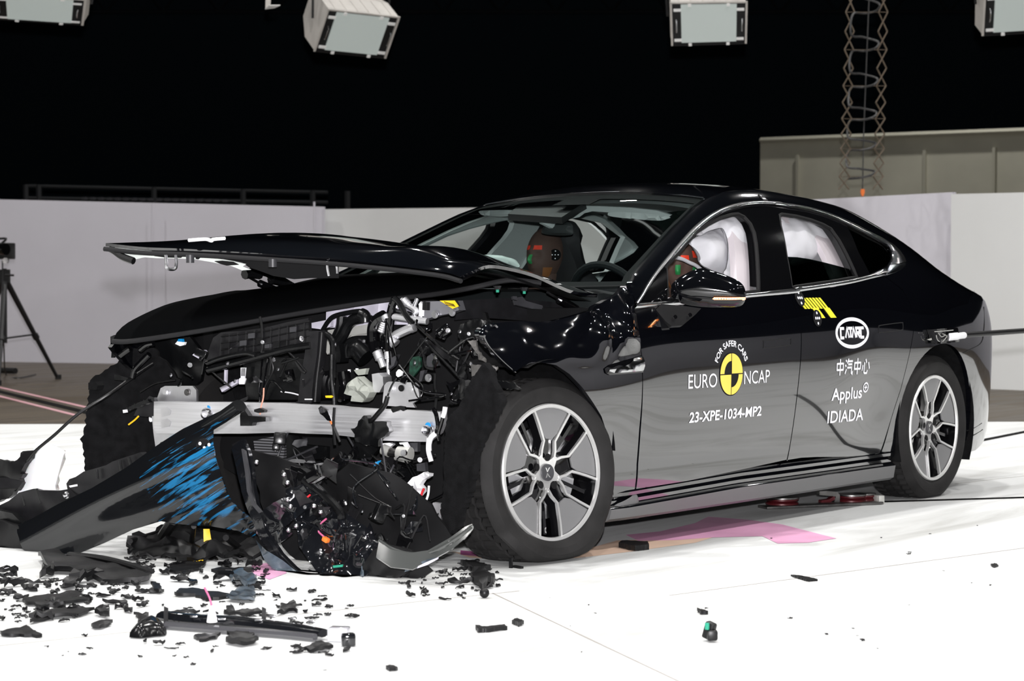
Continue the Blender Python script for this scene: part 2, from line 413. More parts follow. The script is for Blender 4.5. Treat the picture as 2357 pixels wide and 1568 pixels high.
# slots and tape lines let into the floor
st('trim_1', strip(floor_at(2024, 1156), floor_at(2357, 1146), 0.05, 0.0006, ext1=4), BLACKM)
st('trim_2', strip(floor_at(2242, 1018), floor_at(2357, 995), 0.06, 0.0006, ext1=6, ext0=1.0), BLACKM)
ra, rb = floor_at(0, 902, -0.012), floor_at(203, 951, -0.012)
st('trim_3', strip(ra, rb, 0.10, -0.0114, ext0=9, ext1=0.3), BLACKM)
rd = (rb-ra)/np.linalg.norm(rb-ra); rn = np.array([-rd[1], rd[0], 0])
for k, s in enumerate((-1, 1)):
    st('trim_%d' % (4+k), strip(ra+rn*0.16*s, rb+rn*0.16*s, 0.055, -0.0114, ext0=9, ext1=0.3), PINKM)
for k, (a, b) in enumerate([((0, 1487), (900, 1392)), ((1176, 1386), (1560, 1568)), ((2250, 1108), (2357, 1096)), ((1640, 1358), (2357, 1262))]):
    st('trim_%d' % (6+k), strip(floor_at(*a), floor_at(*b), 0.006, 0.0002, h=0.0005, ext0=0.2, ext1=0.5), SEAMM)

# ------------------------------------------------------------------ white screens round the test floor
LAV = mat('lavender_white_screen', (0.85, 0.83, 0.90), 0.85, noise_scale=0.6, noise_amt=0.04)
NEU = mat('neutral_white_screen', (0.86, 0.87, 0.86), 0.85, noise_scale=0.6, noise_amt=0.03)
def wall_seg(name, g0, g1, z0, z1, m, th=0.05, zb=-0.012):
    g0 = np.array(g0[:2], float); g1 = np.array(g1[:2], float); d = (g1-g0)/np.linalg.norm(g1-g0); n = np.array([-d[1], d[0]])*th
    if n @ (CAM[:2]-g0) > 0: n = -n
    q = [g0, g1, g1+n, g0+n]; zt = [z0, z1, z1, z0]
    V = [(*p, zb) for p in q]+[(*p, t) for p, t in zip(q, zt)]
    return obj(name, (V, [(3, 2, 1, 0), (4, 5, 6, 7), (0, 1, 5, 4), (1, 2, 6, 5), (2, 3, 7, 6), (3, 0, 4, 7)]), m, kind='structure', smooth=False)
def screen(name, b0, t0, b1, t1, m, ext0=0.0, ext1=0.0):
    g0 = floor_at(*b0, -0.012); g1 = floor_at(*b1, -0.012)
    z0 = un(b0[0], t0, 0, g0[0])[2]; z1 = un(b1[0], t1, 0, g1[0])[2]
    L = np.linalg.norm((g1-g0)[:2]); d = (g1-g0)/L; s = (z1-z0)/L
    wall_seg(name, g0-d*ext0, g1+d*ext1, z0-s*ext0, z1+s*ext1, m); return g0-d*ext0, g1+d*ext1
a, _ = screen('wall_left', (0, 833), 459, (745, 845), 476, LAV, ext0=2.0)
screen('wall_rear', (727, 843), 482, (1850, 858), 470, NEU)
screen('wall_right', (1800, 872), 463, (2191, 890), 442.5, LAV)
_, b = screen('wall_right.001', (2187, 892), 447, (2357, 899), 443, NEU, ext1=1.0)
NEARM = mat('grey_screen', (0.46, 0.46, 0.50), 0.85)
ring = [tuple(b[:2]), (19.5, -10.4), (11.0, -9.6), (0.0, -10.2), (-12.0, -10.6), (-17.5, -4), (-16, 8), (-8, 18), tuple(a[:2])]
for i in range(len(ring)-1):
    wall_seg('wall_near' if i < 4 else 'wall_front', ring[i], ring[i+1], 2.1, 2.1, NEARM if i < 4 else NEU)
# seam shadows between the cloth panels of the screens: narrow sewn overlaps
st('trim_12', (lambda g: box((g[0]-0.02, g[1]-0.02, 1.05), (0.012, 0.02, 2.02)))(floor_at(351, 838)), LAV)
st('trim_13', (lambda g: box((g[0]-0.03, g[1]-0.03, 1.05), (0.014, 0.02, 2.0)))(floor_at(724, 843)), LAV)

# ------------------------------------------------------------------ dark hall beyond
HALL = mat('black_hall_wall', (0.028, 0.042, 0.052), 0.9, spec=0.1)
BEIGE = mat('beige_partition', (0.58, 0.565, 0.46), 0.8, spec=0.2, noise_scale=0.9, noise_amt=0.12)
def deep(px, py, D): return CAM + ray(px, py)*D
q0 = deep(-900, 600, 62); q1 = deep(3300, 600, 62)
wall_seg('wall_back', q0, q1, 15, 15, HALL, th=0.4)
obj('ceiling', flat([(-60, -60), (70, -60), (70, 80), (-60, 80)], 15.0), HALL, kind='structure', smooth=False)
p0, p1 = deep(1750, 320, 36), deep(3000, 273.6, 30.9)
wall_seg('wall_beige', p0, p1, p0[2], p1[2], BEIGE, th=0.3)
BEIGE2 = mat('beige_batten', (0.50, 0.485, 0.39), 0.8)
for i, (xx, d) in enumerate([(1835, 35.6), (2127, 34.3), (2287, 33.6)]):
    g = deep(xx, 380, d); st('trim_%d' % (20+i), box((g[0]-0.02, g[1]-0.02, 1.75), (0.05, 0.05, 2.9)), BEIGE2)
pa, pb = p0-np.array([.06, .04, 0]), p1-np.array([.06, .04, 0])
st('trim_23', tube([pa+np.array([0, 0, -.03]), pb+np.array([0, 0, -.03])], 0.05, 4, 1), BEIGE2)
# faint roof trusses high in the hall
TRUSS = mat('dark_truss_steel', (0.02, 0.024, 0.028), 0.6)
for k, (D, z) in enumerate([(40, 7.0), (47, 7.6), (54, 8.0)]):
    a3, b3 = deep(-400, 200, D), deep(2700, 200, D); a3[2] = b3[2] = z; dz = np.array([0, 0, 0.9]); bits = []
    bits += [tube([a3, b3], 0.05, 5, 1), tube([a3+dz, b3+dz], 0.05, 5, 1)]
    for i in range(24):
        u = a3+(b3-a3)*i/24; v = a3+(b3-a3)*(i+0.5)/24; w = a3+(b3-a3)*(i+1)/24
        bits += [tube([u, v+dz], 0.025, 4, 1), tube([v+dz, w], 0.025, 4, 1)]
    st('trim_%d' % (30+k), join(*bits), TRUSS)
# dark barrier behind the left screen
RAILM = mat('dark_barrier_steel', (0.03, 0.032, 0.034), 0.6)
br = root('barrier', deep(400, 480, 34)*np.array([1, 1, 0]), 'dark steel barrier with a row of small pale openings above the left white screen', 'barrier')
a3, b3 = deep(60, 428, 34), deep(755, 443, 34)
obj('rail', join(tube([a3, b3], 0.03, 6, 1), tube([deep(60, 456, 34), deep(755, 466, 34)], 0.03, 6, 1)), RAILM, br)
for px in (60, 90, 355, 560, 720, 800):
    g = deep(px, 424+px*0.02, 34); obj('post', tube([g, g*np.array([1, 1, 0])], 0.05, 6, 1), RAILM, br)
for i in range(18):
    px = 195+i*19; g = deep(px, 457+i*0.3, 33.9); obj('opening', box(g, (0.06, 0.06, 0.045)), mat('pale_opening', (0.10, 0.10, 0.11), 0.7), br)

# ------------------------------------------------------------------ studio lights hung from the roof
LBODY = mat('cream_lamp_housing', (0.62, 0.59, 0.55), 0.55, noise_scale=6, noise_amt=0.08)
LFACE = mat('lamp_diffuser', (0.44, 0.48, 0.46), 0.5, emit=(0.62, 0.70, 0.67), es=0.28)  # faint glow added in place of ambient light on the unlit diffusers
LDARK = mat('lamp_black_frame', (0.006, 0.006, 0.007), 0.5)
LCLIP = mat('lamp_white_clip', (0.85, 0.85, 0.83), 0.5, emit=(0.8, 0.8, 0.8), es=0.12)  # small glow put into the clips in place of light falling on them
def studio_light(face_px, D, n, back, label, ribs=True):
    """face_px: the four corners of the open front TL, TR, BR, BL; D distance; n front normal"""
    n = np.array(n, float); n /= np.linalg.norm(n)
    c0 = np.mean(face_px, 0); p0 = deep(*c0, D); Q = [on_plane(*c, p0, n) for c in face_px]
    r = root('studio_light', tuple(p0), label, 'studio light', 'studio lights hung from the hall roof')
    ex = (Q[1]-Q[0]+Q[2]-Q[3])/2; ey = (Q[0]-Q[3]+Q[1]-Q[2])/2; w, h = np.linalg.norm(ex), np.linalg.norm(ey)
    def at(u, v, k=0.0): return (Q[3]*(1-u)*(1-v)+Q[2]*u*(1-v)+Q[1]*u*v+Q[0]*(1-u)*v)+n*k
    F6 = [(3, 2, 1, 0), (0, 1, 5, 4), (1, 2, 6, 5), (2, 3, 7, 6), (3, 0, 4, 7)]
    fr = [at(0, 0), at(1, 0), at(1, 1), at(0, 1)]; sh = [at(.12, .12, -back), at(.88, .12, -back), at(.88, .88, -back), at(.12, .88, -back)]
    md = [at(0, 0, -back*.45), at(1, 0, -back*.45), at(1, 1, -back*.45), at(0, 1, -back*.45)]
    V = fr+md+sh; F = []
    for k in (0, 4): F += [(k+i, k+(i+1) % 4, k+4+(i+1) % 4, k+4+i) for i in range(4)]
    F.append((8, 9, 10, 11)); obj('housing', (V, F), LBODY, r, smooth=False)
    rib = [tube([at(.1+.16*i, 1, -back*.02)+ey/h*.004, at(.1+.16*i, 1, -back*.44)+ey/h*.004], 0.004, 4, 1) for i in range(6)]
    obj('cooling_rib', join(*rib), LBODY, r)
    def quad(u0, v0, u1, v1, k, th=0.012):
        a = [at(u0, v0, k), at(u1, v0, k), at(u1, v1, k), at(u0, v1, k)]; b = [p-n*th for p in a]
        return a+b, [(0, 1, 2, 3), (7, 6, 5, 4), (0, 4, 5, 1), (1, 5, 6, 2), (2, 6, 7, 3), (3, 7, 4, 0)]
    obj('front_frame', join(quad(0, 0, 1, 1, -0.012), quad(-.012, -.02, 1.012, .012, .006)), LDARK, r, smooth=False)
    obj('bezel', join(quad(-.02, 0, .006, 1, .02), quad(.994, 0, 1.02, 1, .02), quad(-.02, .975, 1.02, 1.01, .02)), LBODY, r, smooth=False)
    obj('diffuser', quad(.125, .06, .875, .95, .016), LFACE, r, smooth=False)
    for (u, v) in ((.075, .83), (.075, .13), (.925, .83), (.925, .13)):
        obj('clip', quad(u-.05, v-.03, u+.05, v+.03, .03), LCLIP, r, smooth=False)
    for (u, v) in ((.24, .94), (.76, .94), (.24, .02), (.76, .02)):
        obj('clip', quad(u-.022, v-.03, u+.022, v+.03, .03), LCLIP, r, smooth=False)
    for u in (.055, .945):
        obj('handle', tube([at(u, .33, .016), at(u, .36, .06), at(u, .60, .06), at(u, .63, .016)], 0.006, 6, 3), STEEL, r)
    for q in (r,): pass
    # yoke and drop rod
    top = at(.5, .5, -back*.7); up = np.array([0, 0, 1])
    obj('yoke', join(tube([at(-.04, .55, -back*.3), at(-.06, 1.0, -back*.5)+up*.25, top+up*.6], 0.014, 6, 1), tube([at(1.04, .55, -back*.3), at(1.06, 1.0, -back*.5)+up*.25, top+up*.6], 0.014, 6, 1)), LDARK, r)
    obj('drop_rod', tube([top+up*.58, top+up*6], 0.02, 6, 1), LDARK, r)
    return r
f_ = lambda a, b, c: -FW*a-UP*b+RT*c
studio_light([(0-12, -14), (196, -2), (189, 57), (-6, 44)], 22.0, f_(.8, .55, -.10), 0.55, 'leftmost studio light, cut by the top left corner of the photo')
studio_light([(756, 20), (917, 38), (884, 133), (724, 117)], 22.5, f_(.75, .55, .38), 0.75, 'studio light tilted sideways, showing its ribbed cream side, above the raised bonnet')
studio_light([(1545, 5), (1717, 3), (1715, 99), (1548, 104)], 21.0, f_(.86, .45, .02), 0.55, 'studio light facing straight out above the car roof')
studio_light([(2268, -22), (2450, -34), (2446, 70), (2262, 81)], 20.5, f_(.80, .50, .12), 0.55, 'rightmost studio light, cut by the top right corner of the photo')
BR = root('hanging_bracket', tuple(deep(622, 12, 22)), 'small bent white metal bracket hanging left of the tilted studio light', 'bracket')
obj('strap', plate3([deep(612, -30, 22), deep(626, -30, 22), deep(622, 17, 22), deep(611, 19, 22)], -FW, 0.01), LBODY, BR)
obj('foot', plate3([deep(610, 18, 22), deep(632, 9, 21.9), deep(645, 13, 21.7), deep(620, 23, 21.7)], (0, 0, 1), 0.008), LCLIP, BR)

# ------------------------------------------------------------------ pantograph hanger with its coiled cable
PANM = mat('worn_pantograph_bar', (0.16, 0.125, 0.09), 0.6, metal=0.3); CABM = mat('grey_coil_cable', (0.06, 0.06, 0.06), 0.5)
Z7 = Zm(1500, 0, 2.75)
pan = root('pantograph_hanger', tuple(deep(1985, 460, 21)), 'slim scissor pantograph hanger with coiled cable, in front of the beige wall', 'pantograph')
ys = [-45, 77, 200, 315, 433, 544, 649, 752, 850, 943, 1033, 1118, 1200]
def panto_col(lo, li, hi_o, hi_i, D):
    xo = np.interp(range(13), [0, 12], [lo, li]); xi = np.interp(range(13), [0, 12], [hi_o, hi_i]); bits = []
    for k in range(12):
        a, b = Z7((xo[k], ys[k]), (xi[k+1], ys[k+1])); c, d = Z7((xi[k], ys[k]), (xo[k+1], ys[k+1]))
        bits += [(deep(*a, D-.02), deep(*b, D-.02)), (deep(*c, D+.02), deep(*d, D+.02))]
    return bits
for D, cols in ((20.9, (1233, 1182, 1288, 1250)), (20.9, (1497, 1463, 1440, 1398))):
    for a, b in panto_col(*cols, D): obj('scissor_bar', tube([a, b], 0.0075, 5, 1), PANM, pan)
for k in range(1, 13):
    a, b = Z7((np.interp(k, [0, 12], [1233, 1182]), ys[k]), (np.interp(k, [0, 12], [1497, 1463]), ys[k])); a2 = deep(*a, 20.9); b2 = deep(*b, 20.9)
    if k % 2: obj('cross_rod', tube([a2, b2], 0.003, 4, 1), PANM, pan)
cb = []
for k in range(12):
    y0, y1 = ys[k], ys[k+1]; cx = np.interp(k, [0, 12], [1365, 1325])
    if k % 2 == 0: cb += [(cx-95, y0+20), (cx-20, y0+35), (cx+75, y0+8+(y1-y0)*.5)]
    else: cb += [(cx+60, y0-10), (cx-10, y0+8), (cx-88, y0+14)]
cbp = [deep(*Z7(q)[0], 20.9+0.12*math.sin(i*2.0)) for i, q in enumerate(cb)]
obj('coil_cable', tube(cbp, 0.011, 6, 5), CABM, pan)
obj('rope', tube([deep(*Z7((1378, -60))[0], 20.9), deep(*Z7((1342, 850))[0], 20.9), deep(*Z7((1335, 1195))[0], 20.9)], 0.006, 5, 1), CABM, pan)
hk = Z7((1325, 1198), (1345, 1198), (1347, 1220), (1338, 1244), (1330, 1244), (1322, 1220))
obj('hook', plate3([deep(*q, 20.85) for q in hk], -FW, 0.04), ORANGE, pan)

# ------------------------------------------------------------------ tripod and video camera at the left edge
TRI = mat('tripod_black', (0.008, 0.008, 0.009), 0.45)
tb = floor_at(14, 880, -0.012); DT = float((tb-CAM) @ FW)
tp = root('camera_tripod', tuple(tb), 'black tripod standing by the left edge of the photo before the white screen', 'tripod')
AP = deep(11, 640, DT)
feet = [floor_at(134, 873, -0.012), floor_at(-4, 887, -0.012), floor_at(-92, 868, -0.012)]
for f in feet:
    obj('leg', tube([AP+np.array([0, 0, .0]), f], [0.032, 0.026, 0.018], 8, 6), TRI, tp)
    o = obj('leg_lock', tube([AP*0.45+f*0.55, AP*0.41+f*0.59], 0.036, 8, 1), TRI, tp)
    obj('foot', cyl(f, (0, 0, 1), 0.035, 0.05, 10), TRI, tp)
    mid = AP*0.45+f*0.55; cen = np.array([AP[0], AP[1], 0.45])
    obj('brace', tube([cen, mid], 0.011, 6, 1), TRI, tp)
obj('column', tube([AP+np.array([0, 0, 0.10]), np.array([AP[0], AP[1], 0.40])], 0.022, 8, 1), TRI, tp)
obj('head', join(tube([AP+np.array([0, 0, -.05]), AP+np.array([0, 0, .09])], 0.06, 10, 1), tube([deep(12, 633, DT-.1), deep(32, 634, DT-.1)], 0.013, 6, 1)), TRI, tp)
vc = root('video_camera', tuple(AP+np.array([0, 0, .10])), 'black video camera mounted on the tripod at the left edge', 'video camera')
fwd = np.array([0.35, -0.93, 0]); cc = deep(4, 578, DT)
obj('body', box(cc, (0.16, 0.24, 0.17), Matrix.Rotation(0.35, 3, 'Z'), 0.01), TRI, vc)
obj('lens', lathe([(1e-5, 0.0), (0.045, 0.0), (0.062, 0.0), (0.066, 0.02), (0.06, 0.05), (0.052, 0.14), (0.05, 0.2)], axis_m(deep(14, 574, DT-.42), (-0.1, 0.99, 0)), 20), GLOSS, vc)
obj('viewfinder', tube([deep(12, 600, DT-.3), deep(15, 600, DT-.1)], 0.03, 10, 1), DSTEEL, vc)
obj('top_handle', tube([cc+np.array([0, 0, .08]), cc+np.array([.02, -.05, .13]), cc+np.array([.02, .1, .13])], 0.012, 6, 3), TRI, vc)
tag(obj('floor_cable', tube([tuple(deep(6, 600, DT-.1)), tuple(deep(5, 700, DT-.1)), tuple(deep(9, 800, DT)), tuple(floor_at(14, 862)), tuple(floor_at(40, 870)), tuple(floor_at(70, 865)), tuple(floor_at(82, 862))], 0.008, 6, 5), TRI), 'thin black cable running down the tripod to the floor', 'cable')
ba = floor_at(-20, 862); tag(obj('battery_tube', tube([floor_at(-40, 857)+np.array([0, 0, .03]), floor_at(36, 860)+np.array([0, 0, .03])], 0.035, 10, 1), TRI), 'short black tube lying on the brown floor behind the tripod', 'tube')
# ------------------------------------------------------------------ car: body surfaces
car = root('car', (1.5, 0, 0), 'black crash-tested saloon with a smashed front end on the white floor', 'car')
WMAX = pchip([(-1, .56), (-.6, .80), (-.3, .895), (0, .93), (.5, .94), (1.5, .948), (2.4, .946), (3.0, .95), (3.4, .935), (3.7, .885), (3.9, .80), (4.0, .70), (4.05, .60)])
ZBELT = pchip([(-1, .83), (.2, .87), (.55, .925), (1.35, .957), (1.9, .985), (2.3, 1.0), (2.8, 1.0), (3.4, .97), (4.0, .93)])
RAILPX = [(1441, 655), (1460, 631), (1500, 585), (1550, 528), (1599, 478), (1627, 457), (1667, 441), (1705, 437.5), (1744, 438), (1782, 443), (1858, 456), (1935, 477), (2011, 515.5),
          (2068, 553.6), (2125.5, 603), (2163.6, 632), (2202, 655), (2240, 674), (2256, 683.5)]
RAILY = [.832, .802, .752, .692, .640, .612, .592, .583, .578, .577, .580, .592, .620, .648, .675, .687, .690, .684, .680]
rail = sorted((lambda P: (P[0], P[2]))(un(a, b, 1, -y)) for (a, b), y in zip(RAILPX, RAILY))
ZTOP = pchip(rail); YRAIL = pchip(sorted((un(a, b, 1, -y)[0], y) for (a, b), y in zip(RAILPX, RAILY)))
def S(x, z):
    """half width of the body at station x and height z"""
    w = WMAX(x); zb = ZBELT(x)
    if z < .70:
        t = .70-z; y = w-.15*t*t-.9*max(0, .30-z)**2
    elif z < zb:
        y = w-.045*((z-.70)/(zb-.70))**2.5
    else:
        y0 = w-.045
        if x < rail[0][0]+.10:
            t = z-zb; y1 = y0-.52*t-.27*t*t
        if x > rail[0][0]:
            s = (z-zb)/max(ZTOP(x)-zb, .05); s = max(0.0, min(s, 1.15)); yr = min(YRAIL(min(x, 3.98)), w-.06)
            y = y0-(y0-yr)*(.62*s+.24*s*s+.14*s**8)
            if x < rail[0][0]+.10:
                k = (x-rail[0][0])/.10; y = y1*(1-k)+y*k
        else: y = y1
    # haunch over the rear wheel and the hollow ahead of it
    y += .014*math.exp(-((x-3.05)/.42)**2-((z-.74)/.16)**2)
    y -= .014*math.exp(-((x-2.42)/.26)**2-((z-.46)/.17)**2)
    y += .014*math.exp(-((x-.25)/.30)**2-((z-.60)/.15)**2)
    return max(y, .02)
def side(px, py, off=0.0):
    """first point where the sight line through a photo pixel meets the near body side"""
    d = ray(px, py); g = lambda t: -(CAM[1]+d[1]*t)-(S(CAM[0]+d[0]*t, CAM[2]+d[2]*t)+off)
    t0 = (-1.02-CAM[1])/d[1]; t1 = (-.50-CAM[1])/d[1]; n = 40; a = t0
    for i in range(1, n+1):
        b = t0+(t1-t0)*i/n
        if g(b) < 0: break
        a = b
    for _ in range(30):
        m = (a+b)/2
        if g(m) > 0: a = m
        else: b = m
    return CAM+d*a
def XZ(pts, off=0.0): return [(lambda P: (P[0], P[2]))(side(a, b, off)) for a, b in pts]
def nrm(x, z, f):
    e = .004; a = (f(x+e, z)-f(x-e, z))/(2*e); b = (f(x, z+e)-f(x, z-e))/(2*e); n = Vector((a, 1.0, b))  # surface y=-f
    n = Vector((-a, -1.0, -b)); return n.normalized()
def inset(poly, g):
    P = np.array(poly, float); ar = 0.5*sum(P[i][0]*P[(i+1) % len(P)][1]-P[(i+1) % len(P)][0]*P[i][1] for i in range(len(P)))
    out = []
    for i in range(len(P)):
        a, b, c = P[i-1], P[i], P[(i+1) % len(P)]; d = (b-a)/max(np.linalg.norm(b-a), 1e-9)+(c-b)/max(np.linalg.norm(c-b), 1e-9)
        d /= max(np.linalg.norm(d), 1e-9); n = np.array([-d[1], d[0]])*(1 if ar > 0 else -1); out.append(tuple(b+n*g))
    return out
def panel(name, poly, m, parent, off=0.0, hem=.022, holes=(), h=.03, far=False, disp=None, gap=.0, flip=False):
    """skin panel: an x-z outline laid on the body side (far=True puts it on the other side)"""
    if gap: poly = inset(poly, gap)
    P, T, L = cdt(poly, holes, h); f = (lambda x, z: S(x, z)+off+(disp(x, z) if disp else 0.0))
    sy = 1.0 if far else -1.0
    V = [(p[0], sy*f(p[0], p[1]), p[1]) for p in P]; NN = []
    for p in P:
        n = nrm(p[0], p[1], lambda a, b: f(a, b)); n = Vector((-(f(p[0]+.004, p[1])-f(p[0]-.004, p[1]))/.008, 1.0, -(f(p[0], p[1]+.004)-f(p[0], p[1]-.004))/.008)).normalized()
        n.y *= sy; NN.append(-n if flip else n)
    F = []
    for t in T:
        a, b, c = t; cr = (P[b][0]-P[a][0])*(P[c][1]-P[a][1])-(P[b][1]-P[a][1])*(P[c][0]-P[a][0])
        ccw = cr > 0   # ccw in (x,z) seen from -y is outward for the near side
        ok = ccw if not far else not ccw
        if flip: ok = not ok
        F.append(t if ok else (a, c, b))
    if hem:
        for li, lp in enumerate(L):
            ar = sum(P[lp[i]][0]*P[lp[(i+1) % len(lp)]][1]-P[lp[(i+1) % len(lp)]][0]*P[lp[i]][1] for i in range(len(lp))); k = len(V); n = len(lp)
            lpp = lp if (ar > 0) == (li == 0) else lp[::-1]
            for i in lpp:
                q = V[i]; V.append(q); NN.append(NN[i])
            for i in lpp:
                q = V[i]; V.append((q[0], q[1]-sy*hem, q[2])); NN.append(Vector((0, sy, 0)))
            for i in range(n):
                a, b = lpp[i], lpp[(i+1) % n]; d = (P[b]-P[a]); q = Vector((d[1], 0, -d[0]))
                if q.length > 1e-9: q.normalize(); NN[k+i] = q; NN[k+n+i] = q
            for i in range(n):
                j = (i+1) % n; fa = (k+i, k+n+i, k+n+j, k+j)
                F.append(fa if not far else fa[::-1])
    return obj(name, (V, F), m, parent, normals=NN)
def arcpts(cx, cz, r, a0, a1, n=28): return [(cx+r*math.cos(a0+(a1-a0)*i/n), cz+r*math.sin(a0+(a1-a0)*i/n)) for i in range(n+1)]
# ---- traced lines (photo pixels laid on the body side)
CH_OUT = ZA((128, 1440), (300, 1160), (450, 950), (600, 770), (750, 595), (900, 440), (1050, 320), (1200, 232), (1350, 175), (1500, 140), (1650, 123), (1800, 122), (2000, 135)) + \
    ZB((0, 105), (200, 130), (400, 170), (600, 235), (800, 320), (950, 400), (1100, 475), (1200, 535), (1270, 600), (1310, 660), (1328, 710), (1318, 752), (1250, 800), (1112, 852))
CH_IN = ZA((165, 1440), (340, 1170), (500, 970), (650, 800), (800, 640), (950, 490), (1100, 370), (1250, 275), (1400, 220), (1550, 180), (1700, 165), (1850, 165), (2050, 182)) + \
    ZB((0, 132), (200, 160), (400, 200), (600, 265), (800, 360), (950, 440), (1080, 505), (1170, 560), (1203, 620), (1195, 690), (1170, 735))
CH_LOT = ZA((125, 1447), (550, 1415), (1100, 1365), (1545, 1320), (2060, 1268), (2240, 1250)) + ZB((200, 970), (400, 945), (600, 915), (800, 880), (1000, 830), (1120, 775))
CH_LOB = ZA((112, 1510), (550, 1472), (1100, 1418), (1545, 1372), (2090, 1325), (2240, 1305)) + ZB((200, 1015), (400, 985), (600, 955), (800, 920), (1000, 870), (1112, 845))
D_FRONT = [(1461, 712), (1463, 740), (1469, 772), (1477, 820), (1479, 880), (1474, 987), (1468, 1068), (1463, 1131)]
D_FBOT = [(1466, 1133), (1567, 1112), (1701, 1084), (1811, 1059.5)]
D_MID = [(1812, 1060), (1819, 1022), (1835, 907), (1843, 827), (1843, 745), (1835, 718), (1818, 679)]
D_RBOT = ZF((128, 325), (260, 308), (400, 301), (700, 298), (850, 285), (1000, 262))
D_REAR = [(2029, 1041), (2051, 966), (2073, 898), (2090, 830), (2099, 787), (2104, 752), (2102, 728), (2096, 702), (2078, 668), (2038, 637)]
XF, XB, XM, XRB, XR = XZ(D_FRONT), XZ(D_FBOT), XZ(D_MID), XZ(D_RBOT), XZ(D_REAR)
XLOB = XZ(CH_LOB); XLOT = XZ(CH_LOT); XOUT = XZ(CH_OUT); XIN = XZ(CH_IN)
ARC = (3.03, .345, .385)
# ---- body side stamping: roof rail, pillars, rear wing
front_of_arch = (ARC[0]-math.sqrt(ARC[2]**2-.105**2), .24)
a_f = math.atan2(.24-ARC[1], front_of_arch[0]-ARC[0]); a_r = math.atan2(.20-ARC[1], math.sqrt(ARC[2]**2-.145**2))
rear_edge = XR
tail = [(3.50, .180), (3.62, .182), (3.76, .215), (3.88, .29), (3.97, .40), (4.01, .52), (4.02, .70), (4.015, .86), (4.0, .93)]
BODY = XOUT + rear_edge[::-1] + [front_of_arch] + arcpts(*ARC, a_f+2*math.pi, a_r)[1:] + tail + [r for r in rail[::-1] if r[0] < 3.985]
panel('body_side', BODY, PAINT, car, h=.03, gap=.0012)
panel('body_side', BODY, PAINT, car, h=.045, gap=.0012, far=True)
dispF = None
# ---- doors
FDOOR = XF + XB[1:] + XM[1:] + [p for p in XLOB[::-1] if XLOB[0][0] < p[0] < XM[-1][0]]
RDOOR = XM[::-1] + XRB + XR[1:] + [p for p in XLOB[::-1] if XM[-1][0] < p[0] < XR[-1][0]]
RDOOR = [p for i, p in enumerate(RDOOR) if i == 0 or np.hypot(p[0]-RDOOR[i-1][0], p[1]-RDOOR[i-1][1]) > 1e-4]
fdoor = panel('front_door', FDOOR, PAINT, car, h=.028, gap=.003)
rdoor = panel('rear_door', RDOOR, PAINT, car, h=.028, gap=.003)
panel('front_door', FDOOR, PAINT, car, h=.06, gap=.003, far=True); panel('rear_door', RDOOR, PAINT, car, h=.06, gap=.003, far=True)
def ribbon(outer, inner, off=.004, bulge=.006, n=90, k=5, far=False):
    def rs(c):
        c = np.array(c); s = np.r_[0, np.cumsum(np.linalg.norm(np.diff(c, axis=0), axis=1))]; s /= s[-1]; t = np.linspace(0, 1, n)
        return np.stack([np.interp(t, s, c[:, 0]), np.interp(t, s, c[:, 1])], 1)
    a, b = rs(outer), rs(inner); V, F = [], []; sy = 1 if far else -1
    for i in range(n):
        for j in range(k):
            t = j/(k-1); p = a[i]*(1-t)+b[i]*t; d = off+bulge*math.sin(math.pi*t); V.append((p[0], sy*(S(p[0], p[1])+d), p[1]))
        V.append((b[i][0], sy*(S(*b[i])-.012), b[i][1])); V.append((a[i][0], sy*(S(*a[i])-.012), a[i][1]))
    m = k+2
    for i in range(n-1):
        for j in range(m):
            f = (i*m+j, i*m+(j+1) % m, (i+1)*m+(j+1) % m, (i+1)*m+j); F.append(f if far else f[::-1])
    return V, F
def smoothc(c, n=6): return [tuple(p) for p in catmull([np.array(p) for p in c], n)]
upper_out = [p for p in XOUT[:-2]]; 
for far in (False, True):
    obj('window_trim', ribbon(smoothc(XOUT[:-3]), smoothc(XIN), far=far), CHROME, car, label='satin chrome window surround' if not far else None)
    obj('belt_trim', ribbon(smoothc(XLOT), smoothc(XLOB), far=far), CHROME, car)
    obj('trim_end_plate', ribbon(smoothc(XOUT[-10:]), smoothc(XIN[-5:]+XLOB[-1:]), off=.002, bulge=.003, n=40, far=far), DCHROME, car)
SEALBLK = mat('black_door_seal', (0.006, 0.006, 0.0065), 0.65, spec=0.2)
